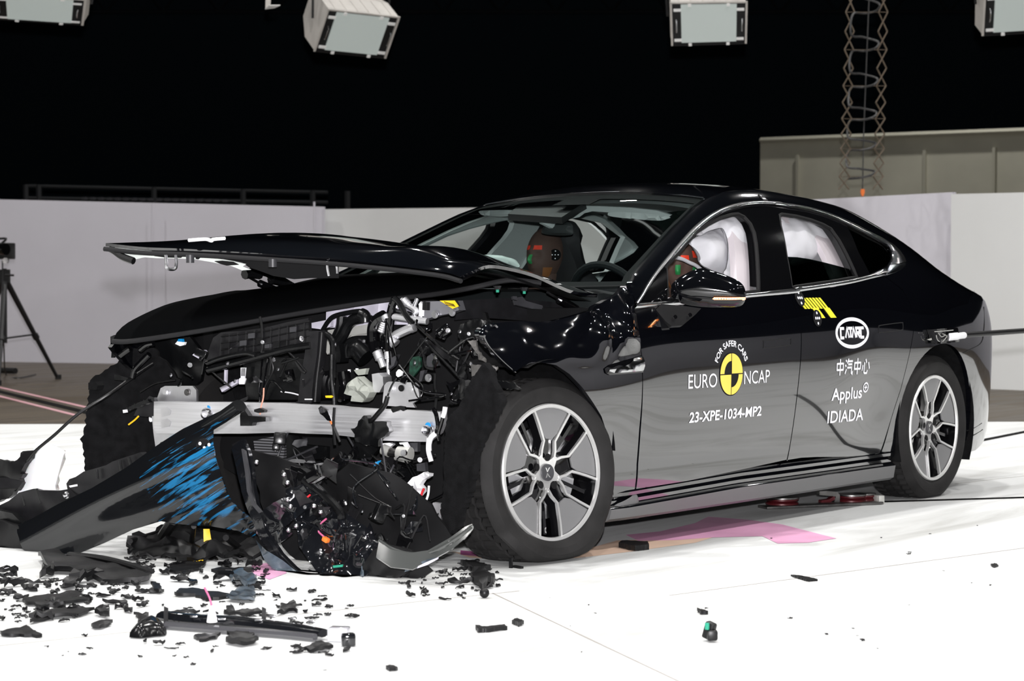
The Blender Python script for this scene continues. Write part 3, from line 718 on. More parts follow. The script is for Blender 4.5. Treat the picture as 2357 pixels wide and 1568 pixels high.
# ---- window openings
OPF = ZA((550, 970), (650, 868), (800, 692), (950, 522), (1100, 422), (1250, 345), (1400, 303), (1480, 296), (1560, 335), (1640, 425), (1690, 540), (1715, 680), (1740, 1000), (1748, 1290), (1545, 1318), (1100, 1352), (560, 1400))
SAIL = ZA((205, 1412), (370, 1180), (535, 985), (548, 1395))
OPR = ZB((82, 245), (110, 232), (250, 252), (400, 290), (520, 335), (600, 380), (680, 490), (760, 640), (862, 866), (600, 912), (400, 940), (207, 968), (155, 655), (95, 350))
QG = ZB((728, 312), (950, 443), (1080, 512), (1180, 575), (1198, 640), (1188, 700), (1160, 748), (980, 832), (860, 600))
XOPF, XSAIL, XOPR, XQG = XZ(OPF), XZ(SAIL), XZ(OPR), XZ(QG)
DLO = XIN + [p for p in XLOT[::-1]]
for far in (False, True):
    FOPR = [(1.98, 1.02), (2.02, 1.27), (2.10, 1.335), (2.25, 1.345), (2.45, 1.325), (2.68, 1.26), (2.72, 1.09)]; FQG = [(2.80, 1.21), (2.92, 1.17), (2.92, 1.13), (2.80, 1.11)]
    panel('window_frame', inset(DLO, -.006), GLOSS, car, off=-.006, hem=.05, holes=[XOPF, FOPR if far else XOPR, FQG if far else XQG], h=.035, far=far)
    panel('quarter_glass', inset(FQG if far else XQG, -.004), TINT, car, off=-.010, hem=0, h=.06, far=far)
    panel('mirror_sail', XSAIL, GLOSS, car, off=-.003, hem=.0, h=.05, far=far)
    for nm, q in (('window_seal', XOPF), ('window_seal', FOPR if far else XOPR)):
        lp = [np.array((x, (1 if far else -1)*(S(x, z)-.014), z)) for x, z in resample(q, .04)]; lp.append(lp[0])
        obj(nm, tube(lp, .009, 6, 1), SEALBLK, car)
# half-lowered tinted pane in the rear door
RGL = XZ(ZB((157, 656), (300, 662), (420, 680), (560, 712), (700, 748), (820, 782), (862, 866), (600, 912), (400, 940), (207, 968)))
panel('rear_window_pane', RGL, TINT, car, off=-.03, hem=.004, h=.05)
# pale inner trims: pillars seen through the openings
def shift(poly, dx, sc=1.0):
    c = np.mean(poly, 0); return [((p[0]-c[0])*sc+c[0]+dx, (p[1]-c[1])*sc+c[1]) for p in poly]
trim_poly = [(p[0], p[1]+.015) for p in XIN]+[(p[0], p[1]-.10) for p in XLOT[::-1]]
for far in (False, True):
    panel('pillar_trim', trim_poly, TRIMWARM if not far else TRIMGREY, car, off=-.085, hem=.03,
          holes=[[(x-.055*max(0, min(1, (x-1.2)/.3)), min(z, 1.33)) for x, z in XOPF] if not far else [(x+.07*max(0, min(1, (x-1.2)/.3)), min(z, 1.33)) for x, z in XOPF], [(x, z-.01) for x, z in FOPR] if far else [(x+(.03 if x < 2.1 else -.075), z-.02) for x, z in XOPR]], h=.05, far=far)
# ---- fender, crumpled
FEN = [(1456, 1133), (1412, 1151), (1407, 1100), (1405, 1041), (1397, 1000), (1384, 960), (1366, 930), (1340, 893), (1310, 862), (1280, 842), (1250, 836), (1222, 838), (1204, 846), (1186, 857), (1160, 832), (1133, 800), (1113, 775), (1112, 764), (1122, 750),
       (1140, 744), (1170, 740), (1205, 738), (1240, 740), (1273, 738), (1305, 728), (1337, 717), (1358, 713), (1380, 701), (1394, 690), (1412, 678), (1436, 660), (1448, 670), (1461, 689), (1461, 712), (1463, 740), (1469, 772), (1477, 820), (1479, 880), (1472, 987), (1466, 1068), (1461, 1128)]
XFEN = XZ(FEN)
def fold(x, z):
    """creases of the buckled wing"""
    wgt = max(0, min(1, (z-.69)/.12))*max(0, min(1, (.56-x)/.10))*(1-max(0, min(1, (x-.34)/.08))*max(0, min(1, (.80-z)/.06)))
    if wgt <= 0: return 0.0
    d = 0.0
    for (cx, cz, a, amp, wd) in ((.36, .82, 1.1, .030, .07), (.46, .76, -0.9, .028, .07), (.30, .90, .6, .022, .06), (.42, .88, -.5, .022, .05), (.16, .80, -.25, .012, .10)):
        s = (x-cx)*math.sin(a)-(z-cz)*math.cos(a); t = (x-cx)*math.cos(a)+(z-cz)*math.sin(a)
        d += amp*math.exp(-(t/.17)**2)*(math.sqrt((s/wd)**2+.012)-.6)*math.exp(-(s/(2*wd))**2)
    d += .012*noise.noise(Vector((x*7, z*9, 1.3)))
    return d*wgt-.02*wgt*max(0, min(1, (.1-x)/.4))
panel('front_wing', XFEN, PAINT, car, h=.016, gap=.002, disp=fold)
FARF = [(-.60, .765), (-.52, .83), (-.3, .90), (-.1, .945), (.1, .97), (.46, 1.0), (.60, 1.0), (.58, .70), (.54, .22), (.40, .20), (.335, .345)]+arcpts(-.05, .345, .385, 0, math.pi*.72, 20)[1:]+[(-.45, .68)]
panel('front_wing', FARF, PAINT, car, h=.04, far=True)
# chrome-tipped wing vent
VENT = [tuple(p) for p in ZC((1735, 1395), (1800, 1345), (2225, 1222), (2232, 1440), (2150, 1448), (1800, 1475), (1750, 1450))]
def blade(name, px, m, parent, off, bul, h=.02, disp=None):
    xz = XZ(px); P, T, L = cdt(xz, (), h); B = np.array(resample(xz, h*.5))
    V = []
    for p in P:
        d = math.sqrt(((B-p)**2).sum(1).min()); V.append((p[0], -(S(p[0], p[1])+off+(disp(p[0], p[1]) if disp else 0)+bul*math.sqrt(max(0, 1-(1-min(1, d/.02))**2))), p[1]))
    F = []
    for t in T:
        a, b, c = t; F.append(t if (P[b][0]-P[a][0])*(P[c][1]-P[a][1])-(P[b][1]-P[a][1])*(P[c][0]-P[a][0]) > 0 else (a, c, b))
    return obj(name, (V, F), m, parent)
vt = blade('wing_vent', VENT, GLOSS, car, .004, .004, disp=fold)
blade('chrome_blade', ZC((1790, 1405), (1880, 1392), (2010, 1350), (2100, 1262), (2165, 1236), (2222, 1240), (2228, 1415), (2100, 1432), (1850, 1448), (1780, 1425)), CHROME, vt, .008, .012, disp=fold)
# ---- door handles: flush plates outlined by a groove
for px, par in (([(1757.5, 786), (1762, 784), (1815, 779), (1820, 781), (1820, 792), (1815, 795), (1762, 800.5), (1757.5, 798)], fdoor), ([(2022.5, 752), (2027, 749), (2073, 743), (2078, 746), (2078, 757), (2073, 760), (2027, 765.5), (2022.5, 763)], rdoor)):
    q = XZ(px); lp = [np.array((x, -(S(x, z)+.0005), z)) for x, z in q]; lp.append(lp[0])
    hd = obj('door_handle', tube(lp, .0022, 6, 3), DECALK, par)
# ---- sill
prof = [(-.03, .262), (-.004, .25), (.006, .235), (.004, .222), (-.012, .205), (-.014, .192), (.004, .182), (.010, .176), (.000, .120), (-.02, .108), (-.12, .10)]
def sill(far):
    V, F = [], []; xs = np.linspace(.40, 2.648, 50); k = len(prof)
    for x in xs:
        lift = 0.0 if x > .6 else -(.6-x)*0.0
        y0 = S(x, .25)-.008
        for (dy, z) in prof:
            zz = z+ (0.018*(1-max(0, min(1, (x-.5)/.8))) if z > .17 else 0)*-1
            xx = x
            if x < .5: dy = dy-(.5-x)*.10
            V.append((xx, (1 if far else -1)*(y0+dy), zz))
    for i in range(len(xs)-1):
        for j in range(k-1):
            f = (i*k+j, (i+1)*k+j, (i+1)*k+j+1, i*k+j+1); F.append(f if far else f[::-1])
    for i in (0, len(xs)-1):
        f = tuple(i*k+j for j in range(k)); F.append(f)
    MI = [1 if (j % (k-1)) >= 7 else 0 for _ in range(len(xs)-1) for j in range(k-1)]+[1, 1]
    return V, F, MI
SILLM = mat('satin_grey_sill', (0.11, 0.11, 0.112), 0.36)
for far in (False, True): obj('sill', sill(far), [PAINT, SILLM], car, sharp=25)
blade('sill_end', ZD((88, 1375), (150, 1340), (285, 1262), (312, 1258), (318, 1375), (342, 1450), (330, 1466), (240, 1470), (160, 1455), (110, 1400)), SILLM, car, .004, .012)
# ---- roof, windscreen, tail
RAILF = lambda x: (S(x, ZTOP(x)-.0015), ZTOP(x)-.0015)
x_h = rail[5][0]
ARCH = pchip([(1.3, .040), (1.5, .045), (2.0, .050), (2.6, .050), (3.2, .05), (3.6, .045), (4.0, .02)])
def roofpt(x, s):
    ye, ze = RAILF(x); a = ARCH(x); return np.array((x+.03*(1-s*s)*max(0, min(1, (1.9-x)/.4)), ye*s, ze+a*(1-abs(s)**2.6)))
def roof_sheet(x0, x1, nx, ns=33):
    xs = np.linspace(x0, x1, nx); ss = np.linspace(-1, 1, ns); V = [roofpt(x, s) for x in xs for s in ss]
    return V, [(i*ns+j, (i+1)*ns+j, (i+1)*ns+j+1, i*ns+j+1) for i in range(nx-1) for j in range(ns-1)]
obj('roof', thicken(roof_sheet(x_h, 2.62, 30), .03), PAINT, car, sharp=60, label='glossy black roof')
obj('rear_screen', roof_sheet(2.628, 3.45, 24), TINT, car)
obj('boot_lid', thicken(roof_sheet(3.456, 3.975, 18), .02), PAINT, car, sharp=60)
obj('headliner', [(lambda V, F: (V, [f[::-1] for f in F]))(*[(lambda vf: [ (p[0], p[1]*.93, p[2]-.055) for p in vf[0]])(roof_sheet(x_h+.02, 2.62, 14)), roof_sheet(x_h+.02, 2.62, 14)[1]])][0], TRIMGREY, car)
rp = [(3.99, y, z) for y, z in ((.62, .93), (.68, .70), (.66, .5), (.6, .3), (.5, .2))]
V = []; F = []
for k, (x, w, z) in enumerate([(3.975, .64, .95), (4.01, .68, .86), (4.02, .67, .70), (4.01, .68, .52), (3.97, .70, .40), (3.88, .74, .29), (3.62, .80, .182)]):
    for s in np.linspace(-1, 1, 13): V.append((x+.09*(1-s*s), w*s, z))
F = [(i*13+j, (i+1)*13+j, (i+1)*13+j+1, i*13+j+1) for i in range(6) for j in range(12)]
obj('rear_bumper', (V, F), PAINT, car)
LAMPR = mat('rear_lamp_red', (0.15, 0.004, 0.004), 0.1, coat=1)
obj('tail_lamp_bar', tube([(4.03+.09*(1-s*s), .66*s, .86) for s in np.linspace(-1, 1, 13)], .018, 6, 2), LAMPR, car)
# windscreen between the two rails, arched forward
def wspt(t, s):
    i = t*(len(wr)-1); k = min(int(i), len(wr)-2); a = wr[k]+(wr[k+1]-wr[k])*(i-k)
    ye = S(a[0], a[1])-.004; b = 1-abs(s)**2.2
    return np.array((a[0]+b*(-.20+.235*t), ye*s, a[1]-.002+b*(-.01+.052*t)))
wr = [np.array(p) for p in smoothc(rail[:6], 5)]
nt_, ns_ = 26, 41
Vw = [wspt(i/(nt_-1), s) for i in range(nt_) for s in np.linspace(-1, 1, ns_)]
Fw = [(i*ns_+j, (i+1)*ns_+j, (i+1)*ns_+j+1, i*ns_+j+1) for i in range(nt_-1) for j in range(ns_-1)]
ws = obj('windscreen', (Vw, Fw), WS, car, sharp=80)
def band(t0, t1, s0, s1, off=-.004, nt=6, ns=30):
    V = [wspt(t0+(t1-t0)*i/(nt-1), s0+(s1-s0)*j/(ns-1))+np.array((.5, 0, -.85))*(-off) for i in range(nt) for j in range(ns)]
    return V, [(i*ns+j, (i+1)*ns+j, (i+1)*ns+j+1, i*ns+j+1) for i in range(nt-1) for j in range(ns-1)]
FRIT = mat('black_glass_border', (0.002, 0.002, 0.0025), 0.6, spec=0.1)
obj('glass_border', join(band(.885, 1.0, -1, 1), band(0, .9, .925, 1.0, nt=20, ns=4), band(0, .9, -1.0, -.955, nt=20, ns=4), band(0, .10, -1, 1), band(.80, .885, -.16, .16)), FRIT, ws)
obj('header_seam', tube([wspt(1.0, s)+np.array((0, 0, .003)) for s in np.linspace(-.98, .98, 21)], .0035, 5, 1), DCHROME, ws)
# under-body, bulkhead, wheel houses
INNER = mat('inner_body_black', (0.004, 0.004, 0.0045), 0.7, spec=0.2)
obj('floor_pan', box((1.75, 0, .17), (2.7, 1.60, .10)), INNER, car)
obj('bulkhead', join(box((.42, 0, .55), (.04, 1.66, .72)), box((.47, 0, .87), (.30, 1.62, .10))), INNER, car)
obj('boot_floor', box((3.45, 0, .60), (.8, 1.1, .5)), INNER, car)
for sy in (-1, 1):
    obj('door_gap_block', (lambda p: ([(x, sy*(S(x, z)-.045), z) for x, z in p]+[(x, sy*(S(x, z)-.12), z) for x, z in p], [(0, 1, 2, 3), (7, 6, 5, 4), (0, 4, 5, 1), (1, 5, 6, 2), (2, 6, 7, 3), (3, 7, 4, 0)]))([(.50, .20), (2.62, .20), (2.62, .93), (.56, .89)]), INNER, car)  # dark slab added behind the doors to block light at the gaps
    for cx_, a0, a1 in ((3.03, -.5, math.pi+.4), (-.02, .1, math.pi*.62)):
        V = []; F = []; n = 24
        for i in range(n+1):
            a = a0+(a1-a0)*i/n
            for y in (.935, .60): V.append((cx_+.395*math.cos(a), sy*y, .345+.395*math.sin(a)))
        F = [(2*i, 2*i+1, 2*i+3, 2*i+2) for i in range(n)]
        k = len(V); V += [(cx_, sy*.60, .345)]; F += [(k, 2*i+1, 2*i+3) for i in range(n)]
        obj('wheel_house', (V, F), FELT, car)
# ------------------------------------------------------------------ wheels
def wheel(name_, hub, steer, camber, flat_, label, near=True, rot0=13.0, detail=True):
    """hub: centre of the rim's outer face; local x to the rear, z up, y = outward"""
    Rm = Matrix.Rotation(steer, 4, 'Z') @ Matrix.Rotation(camber, 4, 'X')
    sy = -1 if near else 1
    def W(x, y, z): return tuple(Vector(hub)+Rm @ Vector((x, sy*y, z)))
    def spin(prof, n, fn=None):
        V, F = [], []; m = len(prof)
        for k in range(n):
            a = 2*math.pi*k/n
            for j, (r, y) in enumerate(prof):
                rr, yy = (fn(k, j, r, y) if fn else (r, y)); V.append([rr*math.cos(a), yy, rr*math.sin(a)])
        for k in range(n):
            k2 = (k+1) % n
            for j in range(m-1):
                f = (k*m+j, k*m+j+1, k2*m+j+1, k2*m+j); F.append(f if near else f[::-1])
        return V, F
    RI = .252
    V, F = spin([(RI-.002, -.014), (RI, -.002), (RI-.004, .004), (RI-.015, .003), (RI-.0175, -.004)], 96)
    o = obj(name_, ([W(*v) for v in V], F), MACH, car, label=label)      # the rim itself; its pieces hang from it
    TW = .235; RI, RO = .252, .347
    def tyfn(k, j, r, y):
        if 7 <= j <= 24:
            if k % 3 == 0 and (8 <= j <= 11 or 20 <= j <= 23): r -= .012
            if k % 4 == 0 and 13 <= j <= 18: r -= .009
        return r, y
    sh = RO-.018
    prof = [(RI-.004, -.012), (RI+.006, .0), (RI+.020, .010), (RI+.045, .016), (RI+.06, .014), (sh-.006, .004), (sh+.010, -.008), (sh+.0145, -.016), (RO-.004, -.022), (RO-.002, -.045), (RO-.001, -.055), (RO-.001, -.058),
            (RO-.009, -.060), (RO-.009, -.070), (RO, -.072), (RO, -.1), (RO-.009, -.102), (RO-.009, -.112), (RO, -.114), (RO, -.145), (RO-.009, -.147), (RO-.009, -.157), (RO-.001, -.159), (RO-.004, -.197), (sh+.012, -.205), (sh-.01, -.218), (RI+.03, -.222), (RI-.004, -.21)]
    V, F = spin(prof, 168, tyfn)
    def sq(v):
        x, y, z = v
        if flat_ and z < -.20:
            lim = -(hub[2]+.0)+.004; t = (-.20-z)/(.347-.20); z2 = -.20-(-.20-lim)*(1-(1-min(t, 1))**1.5) if z < -.20 else z
            z = max(z, min(z2, z) if False else z2); y += .022*math.sin(min(1, t)*math.pi)*(1 if y > -.1 else -1)
        return x, y, z
    wp = [W(*sq(v)) for v in V]
    tyre = obj('tyre', ([(p[0], p[1], max(p[2], .003)) for p in wp], F), RUBBER, o, sharp=28)
    # barrel, lip
    V, F = spin([(RI-.0175, -.004), (RI-.02, -.03), (RI-.035, -.10), (RI-.03, -.2)], 72); obj('barrel', ([W(*v) for v in V], F), GLOSS, o)
    V, F = spin([(.02, -.055), (.17, -.055), (.172, -.075), (.02, -.078)], 60); obj('brake_disc', ([W(*v) for v in V], F), STEEL, o)
    V, F = spin([(.0, -.045), (.085, -.045), (.09, -.10)], 40); obj('hub_bell', ([W(*v) for v in V], F), DSTEEL, o)
    rec = lambda r: -.006-.030*(1-min(1, r/.235))**1.3
    def face(poly, th, off, m, nm, holes=(), h=.02, par=None):
        P, T, L = cdt(poly, holes, h); N = len(P); V = []
        for k in (0, 1):
            for p in P: r = math.hypot(*p); V.append(W(p[0], rec(r)+off-k*th, p[1]))
        F = []
        for t in T:
            a, b, c = t; cc = (P[b][0]-P[a][0])*(P[c][1]-P[a][1])-(P[b][1]-P[a][1])*(P[c][0]-P[a][0])
            t = t if (cc > 0) == near else (a, c, b); F.append(t); F.append((t[2]+N, t[1]+N, t[0]+N))
        for lp in L:
            for i in range(len(lp)): a, b = lp[i], lp[(i+1) % len(lp)]; F.append((a, b, b+N, a+N))
        return obj(nm, (V, F), m, par or o, sharp=40)
    pol = lambda r, a: (r*math.cos(math.radians(a)), r*math.sin(math.radians(a)))
    RR = .236
    def strip2(pts, w):
        P = [np.array(p) for p in pts]; l, r_ = [], []
        for i in range(len(P)):
            d = P[min(i+1, len(P)-1)]-P[max(i-1, 0)]; d /= np.linalg.norm(d); n = np.array([-d[1], d[0]])*w/2; l.append(tuple(P[i]+n)); r_.append(tuple(P[i]-n))
        return l+r_[::-1]
    for k in range(5):
        ai = rot0+72*k; ap = ai+36          # insert angle, pocket angle
        # machined outlines of the pocket
        for s in (-1, 1):
            pts = [pol(RR, ap+s*13.5), pol(.185, ap+s*16.2), pol(.118, ap+s*22), pol(.088, ap+s*13), pol(.060, ap+s*3)]
            face(strip2(pts, .0088), .012, .004+.0003*k, MACH, 'spoke_edge', h=.02)
        # grey insert
        ins = [pol(RR-.001, ai-20.2), pol(RR-.001, ai-10), pol(RR-.001, ai), pol(RR-.001, ai+10), pol(RR-.001, ai+20.2), pol(.19, ai+17.6), pol(.145, ai+14.0), pol(.124, ai+7.5), pol(.124, ai-7.5), pol(.145, ai-14.0), pol(.19, ai-17.6)]
        face(ins, .006, -.001, INSERT, 'spoke_insert', h=.03)
        slot = [pol(.126, ai+8), pol(.12, ai+12), pol(.085, ai+20), pol(.062, ai+28), pol(.062, ai-28), pol(.085, ai-20), pol(.12, ai-12), pol(.126, ai-8)]
        face(slot, .006, -.012, GLOSS, 'spoke_pocket', h=.03)
        # lug hole
        cx, cz = pol(.056, ai); face([(cx+.0135*math.cos(t*.5236), cz+.0135*math.sin(t*.5236)) for t in range(12)], .003, .0045, INNER, 'lug_hole', h=.02)
        # dark rib and wedge walls of the open pocket
        face(strip2([pol(.07, ap), pol(.10, ap), pol(.225, ap)], .014), .02, -.026, GLOSS, 'pocket_rib', h=.03)
        for s in (-1, 1):
            a_ = [pol(RR, ap+s*13), pol(.185, ap+s*15.7), pol(.118, ap+s*21), pol(.088, ap+s*12)]; b_ = [pol(RR, ap+s*10.5), pol(.185, ap+s*12), pol(.125, ap+s*14), pol(.098, ap+s*6)]
            V = [W(p[0], rec(math.hypot(*p))+.0, p[1]) for p in a_]+[W(p[0], rec(math.hypot(*p))-.035, p[1]) for p in b_]
            obj('pocket_wall', (V, [(i, i+1, i+5, i+4) for i in range(3)]), GLOSS, o)
    hubp = []
    for k in range(5):
        ai = rot0+72*k
        hubp += [pol(.050, ai-18), pol(.042, ai-8), pol(.042, ai+8), pol(.050, ai+18), pol(.072, ai+31), pol(.072, ai+41)]
    face(hubp, .014, .0025, MACH, 'hub_star', h=.015)
    cap = face([(.031*math.cos(t*.2618), .031*math.sin(t*.2618)) for t in range(24)], .008, .010, GREYPL, 'centre_cap', h=.02)
    for s in (-1, 1):
        for t in (-1, 1):
            q = [(s*.0015, 0.0005*t), (s*.0035, t*.006), (s*.012, t*.019), (s*.0055, t*.017), (s*.0015*0, t*.005)]
            face(q, .001, .0115, MACH, 'cap_emblem', h=.02, par=None)
    return o
fw_c = un(1271, 1088, 1, -.905)
front_wheel = wheel('front_wheel', tuple(fw_c), math.radians(-8), math.radians(-4.0), True, 'front wheel with collapsed tyre', rot0=13)
rw_c = un(2150, 985, 1, -.928)
rear_wheel = wheel('rear_wheel', tuple(rw_c), 0, 0, False, 'rear wheel', rot0=22)
# far-side tyres, seen only from beneath
for (x, y) in ((0.02, .82), (3.0, .82)):
    o = obj('far_wheel', lathe([(.10, -.11), (.25, -.11), (.31, -.118), (.345, -.09), (.347, 0), (.345, .09), (.31, .118), (.25, .11), (.10, .11)], axis_m((x, y, .347), (0, 1, 0)), 48), RUBBER, car)
# ------------------------------------------------------------------ door mirror
def dome(P3, n, hgt, back=.0, rim=.05, h=.018, pw=.5):
    P3 = [Vector(tuple(p)) for p in P3]; u, v, n = plane_axes(n); o = sum(P3, Vector())/len(P3)
    uv = [((p-o).dot(u), (p-o).dot(v)) for p in P3]; uv = smoothc(uv+[uv[0]], 4)[:-1]
    P, T, L = cdt(uv, (), h); B = np.array(resample(uv, h*.4)); V = []
    dd = [math.sqrt(((B-p)**2).sum(1).min()) for p in P]
    for k in (0, 1):
        for p, d in zip(P, dd):
            e = (1-(1-min(1, d/rim))**2)**pw
            V.append(tuple(o+u*p[0]+v*p[1]+n*(hgt*e if k == 0 else -back*e)))
    N = len(P); F = []
    for t in T:
        a, b, c = t
        if (P[b][0]-P[a][0])*(P[c][1]-P[a][1])-(P[b][1]-P[a][1])*(P[c][0]-P[a][0]) < 0: t = (a, c, b)
        F.append(t); F.append((t[2]+N, t[1]+N, t[0]+N))
    return V, F
mp0 = un(1632, 660, 1, -1.0); mn = np.array([-.85, -.52, .08])
mpx = ZA((584, 1260), (600, 1195), (680, 1120), (800, 1050), (920, 1003), (1020, 1000), (1200, 1050), (1400, 1128), (1500, 1195), (1540, 1270), (1548, 1370), (1520, 1450), (1450, 1490), (1250, 1500), (1000, 1495), (800, 1468), (650, 1425), (590, 1350))
MIRP = mat('mirror_black_paint', (0.0022, 0.0024, 0.0032), 0.06, coat=0.4)
mir = obj('door_mirror', dome([on_plane(*q, mp0, mn) for q in mpx], mn, .055, back=.065, rim=.075, h=.012), MIRP, car, sharp=0)
cut = ZA((700, 1345), (900, 1372), (1130, 1388), (1330, 1392), (1545, 1385))
def mplane(px, k): return on_plane(*px, mp0+mn/np.linalg.norm(mn)*k, mn)
obj('mirror_seam', tube([mplane(q, .052 if 0 < i < 4 else .03) for i, q in enumerate(cut)], .002, 5, 4), DECALK, mir)
AMB = mat('amber_indicator', (0.9, 0.25, 0.03), 0.3, emit=(1.0, 0.20, 0.02), es=0.9); AMBH = mat('amber_bead', (1, .6, .3), 0.3, emit=(1.0, 0.55, 0.22), es=3.0)
ind = ZA((1118, 1390), (1140, 1368), (1330, 1371), (1545, 1372), (1548, 1400), (1330, 1402), (1140, 1400))
obj('indicator', plate3([mplane(q, .058-.018*max(0, (q[0]-1660)/55)**2) for q in ind], mn, .004, .03), AMB, mir)
for i in range(12):
    q = ZA((1150+i*33.5, 1384+i*.5))[0]; k = .061-.018*max(0, (q[0]-1660)/55)**2
    c_ = mplane(q, k); obj('indicator_bead', box(c_, (.004, .005, .006) if i < 11 else (.006, .006, .010)), AMBH, mir)
arm = Zm(1400, 420, 2.619)((280, 775), (310, 738), (460, 752), (552, 765), (520, 800), (440, 868), (375, 872), (335, 840))
obj('mirror_arm', plate3([on_plane(*q, un(1560, 735, 1, -.955), (-.55, -.8, .25)) for q in arm], (-.55, -.8, .25), .03, .03), SATIN, mir)
for q in Zm(1400, 420, 2.619)((403, 812), (492, 800)):
    obj('screw_boss', cyl(on_plane(*q, un(1560, 735, 1, -.972), (-.55, -.8, .25)), (-.55, -.8, .25), .008, .004, 14), GLOSS, mir)
# ------------------------------------------------------------------ cabin
def yz(x0, pts, lean=0.0): return [un(a, b, 0, x0) for a, b in pts]
def seat(cy):
    s = cy/.37
    prof = [(-.26, .45), (-.27, .75), (-.265, .95), (-.24, 1.04), (-.155, 1.12), (-.13, 1.22), (-.11, 1.285), (-.06, 1.31), (.06, 1.31), (.11, 1.285), (.13, 1.22), (.155, 1.12), (.24, 1.04), (.265, .95), (.27, .75), (.26, .45)]
    P = [(1.67+(z-.45)*.10, cy+y, z) for y, z in prof]
    o = obj('seat', dome(P, (-1, 0, .16), .05, back=.08, rim=.07, h=.04), SEATBLK, car)
    obj('seat_cushion', box((1.43, cy, .42), (.52, .52, .16), Matrix.Rotation(-.12, 3, 'Y'), .05), SEATBLK, o)
seat(.37); seat(-.37)
obj('rear_bench', join(box((2.75, 0, .48), (.5, 1.3, .2), None, .05), box((3.02, 0, .85), (.16, 1.3, .62), Matrix.Rotation(.3, 3, 'Y'), .05)), SEATBLK, car)
DASH = mat('dashboard_black', (0.006, 0.008, 0.0085), 0.7, spec=0.2)
obj('dashboard', box((.78, 0, .90), (.52, 1.50, .14), Matrix.Rotation(.10, 3, 'Y'), .05), DASH, car)
obj('instrument_hood', box((.98, -.37, .985), (.14, .40, .06), None, .02), DASH, car)
V, F = [], []
swc, swn = Vector((1.13, -.37, .93)), Vector((-.9, 0, -.42)).normalized(); su, sv, _ = frame_from(swn)
sw = obj('steering_wheel', tube([tuple(swc+(su*math.cos(a)+sv*math.sin(a))*.18) for a in np.linspace(0, 2*math.pi, 33)], .016, 8, 1), DASH, car)
obj('wheel_boss', box(swc, (.06, .30, .12), Matrix.Rotation(.4, 3, 'Y'), .02), DASH, sw)
# roof console, inner mirror, visors
con = ZW((1170, 205), (1648, 213), (1600, 240), (1460, 330), (1045, 303))
cp = [np.array(wspt(t, s))+np.array((.03, 0, -.035)) for t, s in ((.97, .28), (.97, -.29), (.93, -.29), (.78, -.17), (.78, .14))]
ci = np.mean(cp, 0)
obj('sensor_cover', plate3([on_plane(*q, ci, np.cross(cp[1]-cp[0], cp[4]-cp[0])) for q in con], np.cross(cp[1]-cp[0], cp[4]-cp[0]), .03, .05), mat('sensor_cover_black', (.006, .006, .0065), .45), ws)
im = ZW((1305, 400), (1340, 345), (1440, 335), (1530, 350), (1545, 400), (1535, 440), (1420, 445), (1310, 430))
ip = un(1283, 528, 0, 1.40)
imo = obj('inner_mirror', dome([on_plane(*q, ip, (-1, -.3, .1)) for q in im], (-1, -.3, .1), .02, back=.02, rim=.03, h=.02), mat('mirror_housing_grey', (.03, .034, .034), .35), ws)
obj('mirror_stalk', tube([on_plane(*q, ip+np.array([k, 0, 0]), (-1, -.3, .1)) for q, k in zip(ZW((1300, 325), (1350, 350), (1400, 375)), (-.05, -.03, 0))], .018, 8, 3), TRIMGREY, ws)
for pts in (((1815, 268), (1900, 262), (2100, 275), (2290, 300), (2270, 318), (2200, 330), (1990, 315), (1830, 295)), ((812, 262), (850, 252), (1080, 250), (1045, 296), (860, 292))):
    p_ = un(*ZW(pts[2])[0], 0, 1.50)
    obj('sun_visor', dome([on_plane(*q, p_, (-1, 0, -.2)) for q in ZW(*pts)], (-1, 0, -.2), .012, back=.012, rim=.02, h=.03), TRIMGREY, car)
hl = ZW((1648, 213), (1800, 218), (2000, 228), (2200, 250), (2310, 285), (2290, 302), (2100, 276), (1800, 262), (1700, 255), (1640, 270), (1600, 300), (1480, 325), (1590, 245))
hp_ = un(*ZW((1900, 240))[0], 0, 1.52)
obj('header_lining', plate3([on_plane(*q, hp_, (-1, 0, -.3)) for q in hl], (-1, 0, -.3), .01, .05), TRIMGREY, car)
# ------------------------------------------------------------------ airbags
def pillow(name_, px, y, amp, seed, m=AIRBAG, h=.022, parent=None, rim=.09):
    P3 = [un(*q, 1, y) for q in px]; V, F = dome(P3, (0, -1, .3), amp, back=.03, rim=rim, h=h)
    out = []
    N = len(V)//2
    for i, p in enumerate(V):
        if i < N:
            w = 1.0*noise.fractal(Vector((p[0]*5+seed, p[2]*5, seed)), .9, 2.0, 3); r = -abs(noise.noise(Vector((p[0]*4+seed*3, p[2]*2.2, 4.1))))
            p = (p[0], p[1]-.022*w-.03*r-.01, p[2]+.006*w)
        out.append(p)
    return obj(name_, (out, F), m, parent or car, sharp=0)
pillow('curtain_airbag', ZA((900, 560), (1000, 470), (1180, 350), (1300, 330), (1470, 300), (1530, 360), (1580, 480), (1600, 620), (1590, 850), (1560, 980), (1440, 1140), (1250, 1200), (1150, 1100), (1215, 1000), (1290, 760), (1300, 480), (1150, 480), (1000, 560)), -.66, .03, 1.0)
pillow('front_airbag', ZA((830, 650), (960, 560), (1100, 470), (1270, 430), (1305, 480), (1300, 760), (1210, 1010), (1150, 1110), (960, 1010), (905, 930), (915, 880), (890, 760)), -.60, .05, 3.0)
pillow('curtain_airbag', ZB((60, 225), (250, 240), (480, 320), (540, 420), (590, 560), (690, 740), (520, 740), (300, 730), (100, 740)), -.64, .05, 5.0)
pillow('side_airbag', ZA((1440, 1145), (1520, 1040), (1585, 990), (1590, 1290), (1530, 1270), (1490, 1200)), -.62, .02, 7.0, rim=.03)
AB2 = mat('mint_airbag_fabric', (0.62, 0.72, 0.68), 0.85)
